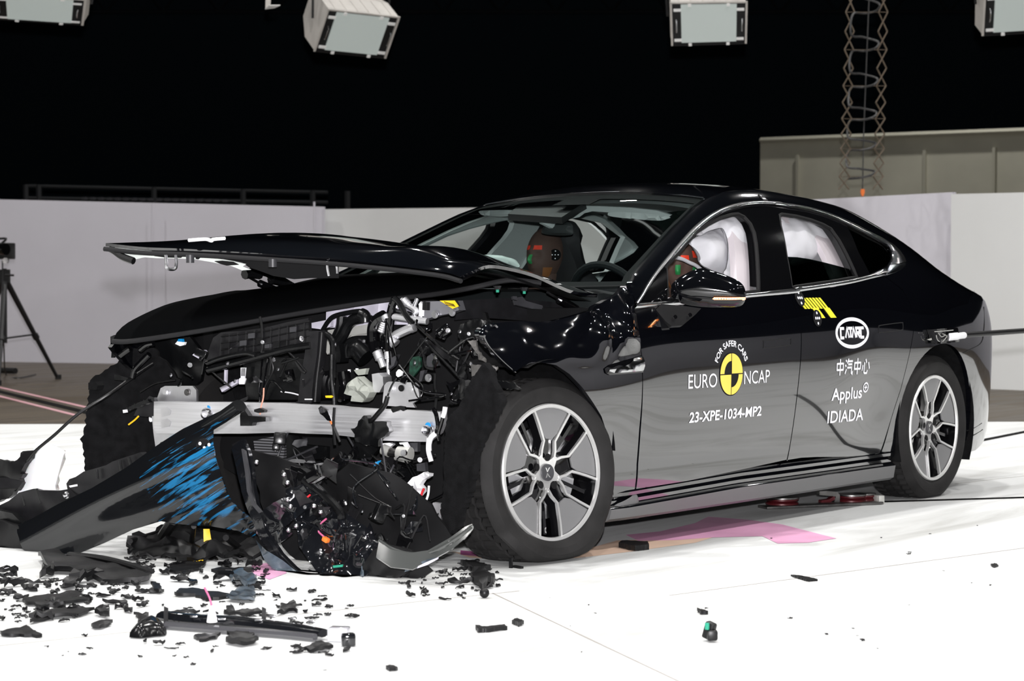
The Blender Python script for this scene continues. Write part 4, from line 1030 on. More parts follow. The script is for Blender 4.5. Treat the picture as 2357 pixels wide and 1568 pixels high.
pb = ZW((775, 605), (900, 598), (1000, 608), (1080, 625), (1115, 650), (1125, 690), (1000, 680), (800, 640))
pp = un(*ZW((950, 640))[0], 1, .40)
obj('passenger_airbag', dome([on_plane(*q, pp, (-1, -.3, .5)) for q in pb], (-1, -.3, .5), .05, back=.06, rim=.05, h=.02), AB2, car, sharp=0)
# ------------------------------------------------------------------ crash-test dummies
DSKIN = mat('dummy_brown_skin', (0.075, 0.045, 0.036), 0.65, spec=0.25, noise_scale=10, noise_amt=0.15)
DSHIRT = mat('dummy_yellow_shirt', (0.30, 0.17, 0.03), 0.8)
PR = mat('red_face_paint', (0.75, 0.05, 0.02), 0.5); PG = mat('green_face_paint', (0.02, 0.22, 0.06), 0.5); PO = mat('orange_chin_paint', (0.22, 0.085, 0.025), 0.6); PY = mat('yellow_face_paint', (0.8, 0.50, 0.03), 0.5); PB = mat('black_target_disc', (0.003, 0.003, 0.003), 0.8, spec=0.1)
def dummy(hc, label, turn=0.0, nodd=0.0):
    hc = Vector(hc); r = root('crash_test_dummy', tuple(hc-Vector((0, 0, .62))), label, 'dummy')
    Rr = Matrix.Rotation(turn, 3, 'Z') @ Matrix.Rotation(nodd, 3, 'Y')
    def head(th, ph, k=1.0):
        # th: 0 top .. pi bottom; ph: 0 faces forward (-x)
        d = Vector((-math.sin(th)*math.cos(ph), -math.sin(th)*math.sin(ph), math.cos(th)))
        ax = .105 if d.x < 0 else .10; rr = Vector((d.x*ax, d.y*.080, d.z*.128))
        if d.z < 0: rr.x -= .018*(-d.z) if d.x < .2 else 0; rr.y *= 1-.25*(-d.z)**1.5
        f = math.exp(-(ph/.16)**2) if abs(ph) < 1 else 0
        lift = .024*f*math.exp(-((d.z+.14)/.16)**2)           # nose
        lift += .006*math.exp(-(ph/.5)**2-((d.z-.16)/.08)**2)   # brow
        lift -= .010*(math.exp(-((abs(ph)-.40)/.17)**2-((d.z-.02)/.09)**2))  # eye sockets
        lift += .007*math.exp(-(ph/.30)**2-((d.z+.46)/.06)**2)-.005*math.exp(-(ph/.34)**2-((d.z+.52)/.03)**2)  # lips
        lift += .010*math.exp(-(ph/.35)**2-((d.z+.82)/.14)**2)  # chin
        lift += .008*math.exp(-((abs(ph)-1.62)/.14)**2-((d.z-.0)/.22)**2)  # ears
        rr = rr+d*(lift*k); return Vector(rr)
    nth, nph = 40, 64; V = []; F = []
    for i in range(nth):
        for j in range(nph):
            th = .02+(math.pi-.04)*i/(nth-1); ph = -math.pi+2*math.pi*j/nph; V.append(tuple(hc+Rr @ head(th, ph)))
    for i in range(nth-1):
        for j in range(nph): F.append((i*nph+j, (i+1)*nph+j, (i+1)*nph+(j+1) % nph, i*nph+(j+1) % nph))
    # neck, shoulders, chest and hips as one continuous body below the head
    k0 = len(V); secs = [(.0, -.085, .060, .055), (.01, -.13, .055, .052), (.02, -.16, .075, .12), (.03, -.19, .095, .19), (.035, -.24, .11, .215), (.04, -.34, .125, .20), (.05, -.48, .12, .165), (.05, -.60, .13, .175), (.0, -.66, .16, .18)]
    for (dx, dz, a, b) in secs:
        for j in range(32):
            t = 2*math.pi*j/32; V.append(tuple(hc+Vector((dx+a*math.cos(t), b*math.sin(t), dz))))
    for i in range(len(secs)-1):
        for j in range(32): F.append((k0+i*32+j, k0+i*32+(j+1) % 32, k0+(i+1)*32+(j+1) % 32, k0+(i+1)*32+j))
    for sy in (-1, 1):   # arms and thighs
        a = hc+Vector((.03, sy*.19, -.22))
        for pth, rad in (([a, a+Vector((-.06, sy*.06, -.27)), a+Vector((-.30, sy*.02, -.33))], [.052, .045, .035]), ([hc+Vector((0, sy*.09, -.62)), hc+Vector((-.42, sy*.12, -.55)), hc+Vector((-.60, sy*.12, -.80))], [.085, .070, .05])):
            t_ = tube([tuple(p) for p in pth], rad, 12, 5); k = len(V); V += t_[0]; F += [tuple(i+k for i in f) for f in t_[1]]
    b = obj('body', (V, F), DSKIN, r, sharp=0)
    def patch(nm, quads, m):
        VV, FF = [], []
        for (t0, t1, p0, p1) in quads:
            n = 10; k = len(VV)
            for i in range(n+1):
                for j in range(n+1):
                    th = t0+(t1-t0)*i/n; ph = p0+(p1-p0)*j/n; d = head(th, ph); VV.append(tuple(hc+Rr @ (d*1.012)))
            FF += [(k+i*(n+1)+j, k+(i+1)*(n+1)+j, k+(i+1)*(n+1)+j+1, k+i*(n+1)+j+1) for i in range(n) for j in range(n)]
        obj(nm, (VV, FF), m, r)
    patch('brow_paint', [(1.22, 1.38, .14, .62), (1.22, 1.38, -.62, -.14)], PR)
    patch('nose_paint', [(1.55, 1.86, -.13, .13)], PG)
    patch('cheek_paint', [(2.02, 2.45, .75, 1.3), (2.02, 2.45, -1.3, -.75)], PO)
    return r, Rr, head, patch
dp, Rr, hd_, patch = dummy(un(1258, 588, 1, .37), 'brown crash-test dummy in the passenger seat, seen through the windscreen', turn=math.radians(-4))
# black target disc with white dots on the side of the head, turned to the camera
def on_head(hc, Rr, th, ph, k): return Vector(hc)+Rr @ (hd_(th, ph)*k)
hc = Vector(tuple(un(1258, 588, 1, .37)))
vd = (Vector(CAM)-hc).normalized()
dc = on_plane(*ZW((1407, 595))[0], hc+vd*.078, vd)
u_, v_, n_ = plane_axes(vd)
td = obj('target_disc', cyl(dc, vd, .027, .004, 24), PB, dp)
for a, b in ((0, 0), (.011, 0), (-.011, 0), (.001, .014), (0, -.014)):
    obj('target_dot', cyl(Vector(dc)+u_*a*1.25+v_*b*1.2+n_*.0045, vd, .0026, .001, 10), DECALW, td)
dd, Rr2, hd2, patch2 = dummy(un(1566, 612, 1, -.40), 'brown crash-test dummy in the driver seat, beside the white side airbag', turn=math.radians(28))
patch2('cheek_paint', [(2.0, 2.3, .30, .75)], PY); patch2('temple_paint', [(1.05, 1.3, .9, 1.5)], PR); patch2('jaw_paint', [(1.6, 2.0, .85, 1.2)], PG)
rp_ = ZA((645, 855), (740, 880), (820, 920), (900, 955), (960, 1000))
obj('airbag_tether', tube([un(*q, 1, -.585) for q in rp_], .008, 8, 4), AIRBAG, car)
# ------------------------------------------------------------------ markings on the doors (laid on the body side in x-z)
def decal(name_, polys, m, par, off=.0018, h=.03, hem=0):
    """polys: list of (outline, holes) in x-z"""
    VV, FF, NN = [], [], []
    for outl, holes in polys:
        P, T, L = cdt(outl, holes, h); k = len(VV)
        for p in P:
            VV.append((p[0], -(S(p[0], p[1])+off), p[1]))
        for t in T:
            a, b, c = t; t = t if (P[b][0]-P[a][0])*(P[c][1]-P[a][1])-(P[b][1]-P[a][1])*(P[c][0]-P[a][0]) > 0 else (a, c, b)
            FF.append(tuple(i+k for i in t))
    return obj(name_, (VV, FF), m, par, sharp=0)
def stroke_poly(pts, w, cap=True):
    P = [np.array(p, float) for p in pts]; l, r_ = [], []
    for i in range(len(P)):
        a = P[i]-P[i-1] if i else P[1]-P[0]; b = P[i+1]-P[i] if i < len(P)-1 else a
        a = a/np.linalg.norm(a); b = b/np.linalg.norm(b); d = a+b; d /= max(np.linalg.norm(d), 1e-6)
        n = np.array([-d[1], d[0]]); k = min(1.6, 1/max(.4, float(np.dot(n, np.array([-a[1], a[0]]))))); l.append(tuple(P[i]+n*w/2*k)); r_.append(tuple(P[i]-n*w/2*k))
    return l+r_[::-1]
def text_polys(txt, x0, x1, z0, z1, shear=0.0, z_of=None, bold=0.0, cond=None):
    """letters from the built-in font fitted to a box; returns triangles mapped with f(u, v)"""
    cu = bpy.data.curves.new('t', 'FONT'); cu.body = txt; cu.size = 1.0; cu.resolution_u = 4; cu.offset = bold; cu.shear = shear
    o = bpy.data.objects.new('t', cu); COL.objects.link(o); bpy.context.view_layer.update()
    me = bpy.data.meshes.new_from_object(o.evaluated_get(bpy.context.evaluated_depsgraph_get()))
    V = np.array([tuple(v.co) for v in me.vertices])[:, :2]; F = [tuple(p.vertices) for p in me.polygons]
    bpy.data.objects.remove(o); bpy.data.curves.remove(cu); bpy.data.meshes.remove(me)
    lo, hi = V.min(0), V.max(0)
    return (V-lo)/(hi-lo), F, (hi-lo)
def text(name_, txt, m, par, fn, off=.0018, shear=0.0, bold=0.0):
    U, F, asp = text_polys(txt, 0, 1, 0, 1, shear, bold=bold)
    V = []
    for u, v in U:
        x, z = fn(u, v, asp); V.append((x, -(S(x, z)+off), z))
    G = []
    for f in F:
        a = np.array([V[i] for i in f]); n = np.cross(a[1]-a[0], a[2]-a[0]); G.append(f if n[1] <= 0 else f[::-1])
    return obj(name_, (V, G), m, par, sharp=0)
bx_ = lambda x0, x1, z0, z1, sl=0.0: (lambda u, v, a: (x0+(x1-x0)*u, z0+(z1-z0)*v+sl*u))
text('lettering', 'EURO', DECALW, fdoor, bx_(.857, 1.064, .599, .655, -.001))
text('lettering', 'NCAP', DECALW, fdoor, bx_(1.268, 1.468, .602, .656, 0))
text('lettering', '23-XPE-1034-MP2', DECALW, fdoor, bx_(.873, 1.413, .463, .505, .003), shear=.04, bold=.022)
bc = (1.170, .647); br_ = .0855
circ = lambda cx, cz, r, n=48, a0=0, a1=2*math.pi: [(cx+r*math.cos(a0+(a1-a0)*i/n), cz+r*math.sin(a0+(a1-a0)*i/n)) for i in range(n)]
bdg = decal('badge_back', [(circ(*bc, br_+.003), [])], DECALK, fdoor, off=.0012)
def sector(a0, a1, r0, r1, g=.0022):
    n = 16; c = ((a0+a1)/2); ox, oz = bc[0]+g*1.4*math.cos(c), bc[1]+g*1.4*math.sin(c)
    o = [(ox+r1*math.cos(a0+(a1-a0)*i/n), oz+r1*math.sin(a0+(a1-a0)*i/n)) for i in range(n+1)]
    if r0 > 0: o += [(ox+r0*math.cos(a1+(a0-a1)*i/n), oz+r0*math.sin(a1+(a0-a1)*i/n)) for i in range(n+1)]
    else: o += [(ox, oz)]
    return o
h_ = math.pi/2; rq = br_-.004
decal('badge_quarter', [(sector(0, h_, 0, rq), []), (sector(2*h_, 3*h_, 0, rq), []), (sector(h_, 2*h_, rq*.63, rq), []), (sector(3*h_, 4*h_, rq*.63, rq), [])], DECALY, fdoor, off=.0024)
def arc_text(u, v, a):
    ang = math.radians(157-134*u); r = .104+.0245*v; return bc[0]+r*math.cos(ang)*1.06, bc[1]+.006+r*math.sin(ang)*1.02
text('lettering', 'FOR SAFER CARS', DECALW, fdoor, arc_text, bold=.02)
# rear door: oval mark, four characters, two lines of lettering
ec = (2.179, .796)
ell = lambda a, b, n=60: [(ec[0]+a*math.cos(2*math.pi*i/n), ec[1]+b*math.sin(2*math.pi*i/n)) for i in range(n)]
decal('oval_ring', [(ell(.152, .069), [ell(.133, .053)])], DECALW, rdoor)
def glyphs(name_, strokes, m, par, x0, z0, sx, sz, w, shear=0.0):
    ps = []
    for st_ in strokes: ps.append((stroke_poly([(x0+(px+shear*pz)*sx, z0+pz*sz) for px, pz in st_], w), []))
    return decal(name_, ps, m, par, h=.05)
cat = [[(.9, 1), (.1, 1), (.1, 0), (.8, 0)], [(1.15, 0), (1.55, 1), (1.95, 0)], [(1.75, 1), (2.75, 1)], [(2.3, 1), (2.3, 0)], [(2.6, 0), (3.0, 1), (3.45, 0)], [(3.6, 0), (3.6, .95)], [(3.35, 1), (4.25, 1), (4.25, .5), (3.75, .5)], [(3.85, .5), (4.35, 0)], [(5.3, 1), (4.6, 1), (4.6, 0), (5.3, 0)]]
glyphs('oval_lettering', cat, DECALW, rdoor, 2.070, .7755, .0405, .0415, .0130)
zhong = [[(.1, .72), (.9, .72)], [(.1, .76), (.1, .30)], [(.9, .76), (.9, .30)], [(.1, .34), (.9, .34)], [(.5, 1.0), (.5, .0)]]
qi = [[(.05, .92), (.2, .82)], [(.0, .62), (.16, .52)], [(.02, .08), (.18, .36)], [(.45, 1.0), (.28, .70)], [(.38, .84), (.98, .84)], [(.40, .65), (.90, .65)], [(.28, .45), (.84, .45), (.84, .12), (.98, .04), (1.0, .22)]]
xin = [[(.08, .55), (.0, .20)], [(.28, .72), (.28, .10), (.36, .04), (.66, .04), (.72, .22)], [(.42, .92), (.56, .68)], [(.82, .72), (.98, .30)]]
for i, g in enumerate((zhong, qi, zhong, xin)):
    glyphs('lettering', g, DECALW, rdoor, 2.030+.080*i, .611, .070, .072, .0085, shear=.05)
ap = text('lettering', 'Applus', DECALW, rdoor, bx_(2.000, 2.290, .486, .556, .0), shear=.0, bold=.016)
pc = (2.322, .549)
decal('plus_ring', [([(pc[0]+.0265*math.cos(t*.2618), pc[1]+.0235*math.sin(t*.2618)) for t in range(24)], [[(pc[0]+.0195*math.cos(t*.2618), pc[1]+.0165*math.sin(t*.2618)) for t in range(24)]]), (stroke_poly([(pc[0]-.013, pc[1]), (pc[0]+.013, pc[1])], .006), []), (stroke_poly([(pc[0], pc[1]-.011), (pc[0], pc[1]+.011)], .0075), [])], DECALW, rdoor)
text('lettering', 'IDIADA', DECALW, rdoor, bx_(1.976, 2.318, .405, .458, -.003), shear=0, bold=.012)
# yellow test sticker and the two target discs behind the belt line
ax_, az_ = 1.738, .953
def stk(u, v): return (ax_+.214*u+(1-v)*.098, az_-(1-v)*.088)
bars = []
for i in range(8):
    u0 = i*.125; bars.append(([stk(u0, 1), stk(u0+.085, 1), stk(u0+.085, .46), stk(u0, .46)], []))
bars += [([stk(.30, .50), stk(.54, .50), stk(.54, .0), stk(.30, .0)], []), ([stk(.76, .50), stk(1.0, .50), stk(1.0, .0), stk(.76, .0)], [])]
decal('yellow_bar_sticker', bars, STKY, rdoor, off=.0022)
def target(c, r, par, off=.003):
    d = decal('target_disc', [(circ(c[0], c[1], r, 28), [])], DECALK, par, off=off)
    decal('target_dots', [(circ(c[0]+a*r, c[1]+b*r, r*.17, 14), []) for a, b in ((0, 0), (.42, 0), (-.42, 0), (0, .62), (0, -.62))], DECALW, par, off=off+.001)
target((1.771, .953), .036, rdoor); target((1.881, .865), .036, rdoor)
bs_ = bpy.data.objects['body_side']
tq = side(1757, 457); target((tq[0], tq[2]), .021, bs_)
# dots on the roof
for sx_ in (0, .045, .09, .135, .18):
    p = roofpt(1.72, .12+sx_*.6*-1); 
rt_ = [tuple(np.array(on_plane(*ZW(q)[0], (1.7, 0, 1.462), (0, 0, 1)))+np.array((0, 0, .004))) for q in ((1610, 96), (1638, 90), (1652, 96), (1668, 84), (1668, 94))]
for q in rt_: obj('roof_target_dot', box((q[0], q[1], roofpt(q[0], q[1]/RAILF(q[0])[0])[2]+.003), (.05, .02, .002)), DECALW, bpy.data.objects['roof'])
# fuel flap and bumper shut lines on the rear wing
for nm, q in (('shut_line', ZE((895, 548), (960, 515), (1045, 470), (1075, 430), (1085, 380), (1095, 270), (1090, 110))), ('shut_line', ZE((930, 1285), (980, 1270), (1070, 1215))), ('shut_line', ZE((930, 1355), (1000, 1325), (1080, 1275)))):
    obj(nm, tube([(lambda P: (P[0], P[1]-.0005, P[2]))(side(*p)) for p in q], .0022, 5, 4), DECALK, bs_)
# ------------------------------------------------------------------ bonnet, popped up and buckled on the near side
def unl(pts, ax, vals): return [un(p[0], p[1], ax, v) for p, v in zip(pts, vals)]
hf = unl([(243, 567), (330, 576), (430, 580), (600, 590), (800, 604), (1000, 626), (1064, 641)], 1, [.70, .56, .42, .18, -.12, -.48, -.64])
hn = unl([(1064, 641), (1085, 632), (1122, 618), (1169, 623), (1232, 640), (1312, 675), (1374, 684)], 1, [-.64, -.68, -.74, -.78, -.80, -.80, -.79])
hr = unl([(868, 566), (990, 583), (1132, 611), (1240, 640), (1374, 678)], 1, [.52, .25, 0.0, -.34, -.79])
hr = [np.array((.52, .76, 1.10))]+hr; hr[-1] = hn[-1]
hx = [hf[0], np.array((-.35, .745, 1.165)), np.array((.1, .76, 1.15)), hr[0]]
def hbulge(u, v):
    k = math.sin(math.pi*u)*math.sin(math.pi*min(1, v*1.0)); c = .035*k
    c += .018*math.exp(-((u-.72)/.06)**2)*math.sin(math.pi*v)-.02*math.exp(-((u-.86)/.05)**2)*math.sin(math.pi*v)
    return np.array((0, 0, c))
hv = coons(hf, hr, hx, hn, 56, 40, hbulge)
hv = (hv[0], [f for f in hv[1]])
hood = obj('bonnet', thicken((hv[0], [f[::-1] for f in hv[1]]), .012, flip=False), PAINT, car, sharp=60, label='black bonnet popped up and buckled')
obj('bonnet_seal', tube([p+np.array((-.008, 0, -.010)) for p in hf], .009, 8, 6), SEAL, hood)
# inner panel: satin sheet with pale primer near the free corner
und = lambda u, v: np.array((0, 0, -.016-.02*math.sin(math.pi*u)**.5*math.sin(math.pi*min(1, v*1.4))))
hu = coons([p*np.array((1, .97, 1)) for p in hf], [h_*np.array((1, .95, 1)) for h_ in hr], [p*np.array((1, .97, 1)) for p in hx], [p*np.array((1, .97, 1)) for p in hn], 40, 26, und)
obj('bonnet_inner', hu, SATIN, hood)
PRIM = mat('pale_primer', (0.62, 0.66, 0.63), 0.5)
hd = hf[3]-hf[0]; hd /= np.linalg.norm(hd); hn_ = np.cross(hd, (0, 0, 1.0)); hn_ /= np.linalg.norm(hn_)
if hn_ @ (CAM-hf[1]) < 0: hn_ = -hn_
hn_ = hn_+np.array((0, 0, -.45)); hn_ /= np.linalg.norm(hn_); hp0 = hf[1]+np.array((.03, 0, -.012))
def hpl(name_, px, k, m, th=.004): return obj(name_, plate3([on_plane(a, b, hp0-hn_*k, hn_) for a, b in px], hn_, th, .03), m, hood)
hpl('inner_panel', ZG((430, 185), (900, 215), (1400, 250), (1900, 285), (2350, 320), (2352, 470), (2100, 470), (1950, 480), (1760, 450), (1640, 405), (1540, 372), (1480, 330), (1300, 296), (1060, 262), (700, 245), (500, 225)), .02, INNER)
hpl('inner_flange', ZG((270, 195), (480, 200), (640, 215), (700, 245), (800, 262), (960, 250), (1060, 258), (1200, 285), (1400, 318), (1515, 345), (1485, 365), (1560, 395), (1480, 400), (1380, 360), (1200, 325), (1050, 300), (900, 292), (700, 290), (600, 282), (520, 300), (480, 280), (380, 235)), .0, PRIM)
for cutq in (((640, 235), (760, 258), (940, 278), (930, 288), (790, 285), (690, 272)), ((1060, 285), (1100, 290), (1085, 302), (1060, 298)), ((1230, 320), (1300, 315), (1400, 325), (1450, 350), (1340, 358), (1290, 345))):
    hpl('flange_hole', ZG(*cutq), -.006, INNER, .003)
obj('corner_lip', tube([un(a, b, 1, y) for (a, b), y in zip(ZG((285, 205), (330, 230), (400, 280), (500, 318)), (.69, .67, .63, .58))], .014, 8, 4), SATIN, hood)
for pts, y in ((((790, 262), (795, 330), (805, 385), (870, 390), (885, 345), (882, 262)), .42), (((2245, 320), (2250, 390), (2262, 450)), -.05), (((2325, 320), (2335, 380), (2338, 430)), -.07)):
    obj('striker_loop', tube([un(a, b, 1, y) for a, b in ZG(*pts)], .006, 8, 4), STEEL, hood)
for a, b, y in ((1010, 262, .35), (1755, 300, .05)):
    obj('rubber_stop', cyl(un(*ZG((a, b))[0], 1, y), (0, 0, -1), .016, .03, 12), GREYPL, hood)
obj('badge_holder', tube([un(a, b, 1, .02) for a, b in ZG((1000, 130), (1150, 120), (1200, 135), (1220, 122), (1320, 113))], .007, 6, 3), WHITEPL, hood)
# struts
for pts, y in ((ZG((1500, 440), (1640, 520), (1850, 610)), .62), (ZC((1010, 405), (1160, 500), (1380, 625)), -.70)):
    a, b, c = [un(*p, 1, y) for p in pts]
    obj('strut_rod', tube([a, b], .006, 8, 1), STEEL, hood); obj('strut_body', tube([b, c], .016, 12, 1), GLOSS, hood)
obj('hinge', join(*[tube([un(a, b, 1, .60) for a, b in ZG(*p)], r, 8, 3) for p, r in ((((1500, 440), (1560, 430), (1640, 440)), .020), (((1740, 480), (1830, 500), (1900, 540), (1990, 590)), .022), (((1560, 400), (1700, 430), (1760, 480)), .014))]), SATIN2, hood)
# black cover over the luggage bay, with its front seal
c0p = [(262, 786), (300, 786), (400, 772), (520, 752), (700, 720), (880, 692), (1000, 678), (1090, 662)]
c0 = unl(c0p, 1, [.76, .70, .56, .40, .14, -.16, -.38, -.58])
d0 = unl([(262, 784), (268, 772), (300, 745), (380, 708), (450, 691), (490, 684), (525, 677), (555, 674), (585, 680), (640, 668), (700, 652), (770, 638)], 1, [.76]*12)
d0[0] = c0[0]
c1 = [d0[-1], np.array((.52, .1, 1.05)), np.array((.30, -.4, 1.02)), un(1150, 650, 1, -.62)]
d1 = [c0[-1], un(1120, 655, 1, -.60), c1[-1]]
cv = coons(c0, c1, d0, d1, 60, 40, lambda u, v: np.array((0, 0, .03*math.sin(math.pi*u)*math.sin(math.pi*v))))
COVM = mat('satin_cover_black', (0.003, 0.0032, 0.0035), 0.75, spec=0.03, ior=1.2, bump=0.03, bump_scale=200)
cov = obj('bay_cover', thicken((cv[0], [f[::-1] for f in cv[1]]), .01), COVM, car, sharp=60)
obj('cover_seal', tube([p+np.array((-.006, 0, .0)) for p in c0]+[un(1150, 648, 1, -.64), un(1190, 645, 1, -.68), un(1246, 652, 1, -.75)], .010, 8, 5), SEAL, cov)
for a, b in ((365, 385), (710, 405)):
    p_ = un(*ZC((a, b-60))[0], 1, -.74); obj('trim_clip', cyl(p_, (0, 0, -1), .016, .014, 8, r2=.010), CHAR, cov); obj('clip_pin', cyl(p_-np.array((0, 0, .012)), (0, 0, -1), .006, .012, 8), GREENPL, cov)
# dark panels under the bonnet edge, windscreen cowl side
cw = ZC((50, 440), (540, 460), (1000, 560), (1440, 650), (1340, 690), (1080, 760), (700, 780), (300, 700), (0, 700))
obj('cowl_panel', plate3([un(a, b, 1, -.55) for a, b in cw], (-.3, -.9, .2), .01, .05), CHAR, car)
for q in (((610, 470), (700, 460), (730, 520), (890, 600), (890, 650), (780, 630), (620, 560)), ((560, 460), (600, 465), (600, 520), (560, 500)), ((1140, 590), (1220, 610), (1200, 680), (1140, 660)), ((890, 740), (950, 690), (1040, 720), (1100, 740), (1000, 770))):
    obj('cowl_bracket', plate3([un(a, b, 1, -.60) for a, b in ZC(*q)], (-.3, -.9, .2), .012, .05), GREYPL, car)
# ------------------------------------------------------------------ smashed front end
BNV = np.array((-.9885, -.152, 0.0)); BP0 = np.array((-.35, .03, .5))
def fp(pts, o): return [on_plane(a, b, BP0-BNV*o, BNV) for a, b in pts]
def fpl(name_, pts, o, m, th=.006, h=.04, par=None, jag=0.0, disp=None, holes=(), n=None, **k):
    return obj(name_, plate3(fp(pts, o), BNV if n is None else n, th, h, disp, [fp(q, o) for q in holes], jag, seed=len(pts)), m, par or car, **k)
def ftube(name_, pts, o, r, m, par=None, n=10, sm=5, **k):
    oo = o if hasattr(o, '__len__') else [o]*len(pts)
    oo = np.interp(np.linspace(0, 1, len(pts)), np.linspace(0, 1, len(oo)), oo)
    return obj(name_, tube([fp([p], q)[0] for p, q in zip(pts, oo)], r, n, sm, **k), m, par or car)
mm = lambda px: px*.00160     # photo pixels to metres about the bumper beam
# bulk behind everything: bay walls and tub
fpl('bay_tub', [(300, 800), (700, 705), (1000, 690), (1120, 720), (1160, 860), (1060, 1000), (1040, 1240), (640, 1230), (560, 1100), (380, 1000)], .40, INNER, .02, .08)
fpl('bay_wall', ZG((640, 1060), (1000, 1000), (1150, 1190), (1100, 1400), (1060, 1440), (700, 1440), (660, 1200)), .22, SATIN2, .02, .05, disp=crumple(.03, 6, 3))
# bumper beam
BEAM = ZI((712, 250), (1000, 253), (1298, 255), (1500, 258), (1900, 266), (2080, 274), (2300, 284)) + ZH((500, 1165), (800, 1183), (1100, 1196), (1335, 1208), (1340, 1300), (1300, 1400), (1200, 1476), (1000, 1474), (830, 1464), (500, 1424)) + ZI((2300, 545), (1900, 532), (1500, 540), (1100, 540), (735, 538), (708, 500))
bend = lambda u, v: .010*math.sin(u*9.0)+.006*math.sin(u*23+1)
beam = fpl('bumper_beam', BEAM, 0, ALU, .045, .035, disp=bend, label='bent bright aluminium bumper beam')
for cz in (0, 1):
    q = [(367+3, 942+cz*26), (384, 938+cz*26), (394, 945+cz*26), (390, 956+cz*26), (372, 960+cz*26)]
    fpl('embossed_patch', q, -.0245, ALU2, .002, .02, beam)
fpl('mount_plate', ZI((752, 132), (790, 112), (1040, 112), (1074, 150), (1076, 262), (1060, 560), (880, 645), (805, 704), (745, 702), (705, 660), (688, 540), (672, 380), (700, 280), (728, 200)), .045, ALU2, .012, .05, label='pale aluminium mounting plate')
for a, b in ((790, 172), (985, 170), (762, 645)):
    c_ = fp(ZI((a, b)), .036)[0]; obj('plate_bolt', join(cyl(c_, BNV, .013, .004, 18), cyl(c_+BNV*.004, BNV, .0085, .004, 14)), ALU if a == 790 else DSTEEL, car)
fpl('mount_plate', ZH((808, 970), (825, 945), (850, 935), (1085, 945), (1112, 970), (1126, 1092), (1060, 1130), (1085, 1170), (1000, 1165), (800, 1150), (795, 1115)), .03, ALU2, .012, .05, disp=crumple(.006, 8, 2))
for a, b in ((870, 1000), (958, 995), (1048, 1005)):
    c_ = fp(ZH((a, b)), .022)[0]; obj('plate_bolt', join(cyl(c_, BNV, .012, .004, 18), cyl(c_+BNV*.004, BNV, .007, .004, 14)), ALU if a != 958 else INNER, car)
def tow_socket(a, b, r=.024):
    c_ = on_plane(a, b, BP0+BNV*.026, BNV); o = obj('tow_socket', lathe([(r*1.15, 0), (r, .012), (r*.8, .02), (r*.55, .018), (r*.5, -.01), (1e-5, -.012)], axis_m(c_, BNV), 28), STEEL, beam)
    obj('blue_mark', cyl(c_+np.array((.0, -.004, r*.9)), BNV, .012, .004, 10), BLUEPL, o)
tow_socket(478, 953); tow_socket(984, 990, .018)
fpl('tow_bracket', ZH((1150, 1380), (1160, 1345), (1200, 1330), (1235, 1350), (1240, 1420), (1200, 1440), (1150, 1410)), -.03, STEEL, .006, .02, par=beam, disp=crumple(.006, 20, 3))
# white tube on the left, felt wheel-arch liners
wt = [un(a, b, 0, -.36) for a, b in ZI((672, 395), (625, 560), (575, 700))]
obj('white_strut', join(tube(wt, .0155, 16, 1), tube([wt[2]+(wt[1]-wt[2])*.02, wt[2]+(wt[1]-wt[2])*.25], .0185, 16, 1)), WHITEPL, car)
LIN = [(352, 800), (300, 800), (262, 840), (210, 875), (207, 900), (203, 960), (198, 1000), (188, 1010), (194, 1030), (198, 1085), (300, 1090), (400, 1060), (470, 1000), (420, 880)]
fpl2 = lambda name_, pts, x, m, th, **k: obj(name_, plate3([un(a, b, 0, x) for a, b in pts], (-1, .15, 0), th, .05, k.get('disp'), (), k.get('jag', 0), 5), m, car)
lp0 = un(205, 1000, 0, -.5); obj('wheel_arch_liner', plate3([on_plane(a, b, lp0, (-.83, -.55, 0)) for a, b in LIN], (-.83, -.55, 0), .03, .05, crumple(.03, 3, 1), (), .006, 5), FELT, car)
fpl2('liner_flange', ZG((110, 1415), (190, 1405), (215, 1440), (200, 1480), (110, 1480)), -.53, FELT, .03)
LIN2 = [(1125, 835), (1090, 890), (1062, 940), (1040, 960), (1030, 1020), (1022, 1100), (1016, 1180), (1022, 1225), (1030, 1231), (1057, 1213), (1063, 1182), (1078, 1157), (1092, 1120), (1101, 1090), (1112, 1030), (1145, 972), (1170, 925), (1150, 885), (1138, 850)]
fpl2('wheel_arch_liner', LIN2, -.40, FELT, .03, disp=crumple(.02, 4, 8), jag=.004)
# upper carrier of gridded plastic
GRD = ZG((1130, 1195), (1190, 1120), (1230, 1010), (1300, 962), (1500, 945), (1700, 920), (1900, 870), (2092, 832), (2104, 930), (2092, 1080), (1900, 1100), (1700, 1132), (1400, 1192), (1155, 1246))
car_g = fpl('upper_carrier', GRD, .02, CHAR, .02, .05, disp=crumple(.012, 5, 4), label='gridded charcoal plastic carrier')
rib = []
for i in range(11):
    a = ZG((1290+i*75, 985-i*11), (1280+i*75, 1185-i*10)); rib.append(tube(fp(a, .002), .0035, 4, 1))
for k in range(4):
    a = ZG((1290, 1000+k*60), (1700, 950+k*58), (2090, 862+k*66)); rib.append(tube(fp(a, .002), .0035, 4, 1))
obj('carrier_rib', join(*rib), INNER, car_g)
rr = random.Random(21)
for i in range(12):
    x0 = 1310+rr.randrange(9)*75; y0 = 1010-(x0-1290)*.15+rr.randrange(3)*55
    fpl('carrier_pocket', ZG((x0, y0), (x0+60, y0-8), (x0+58, y0+38), (x0, y0+44)), .012-.02*rr.random(), INNER if i % 3 else GREYPL, .004, .05, car_g)
ftube('cross_rail', ZG((1170, 1300), (1400, 1240), (1700, 1160), (1900, 1110), (2100, 1080)), .0, .014, SATIN2)
ftube('cross_rail', ZG((1160, 1240), (1300, 1190), (1500, 1150), (1600, 1165)), -.02, .009, SATIN2)
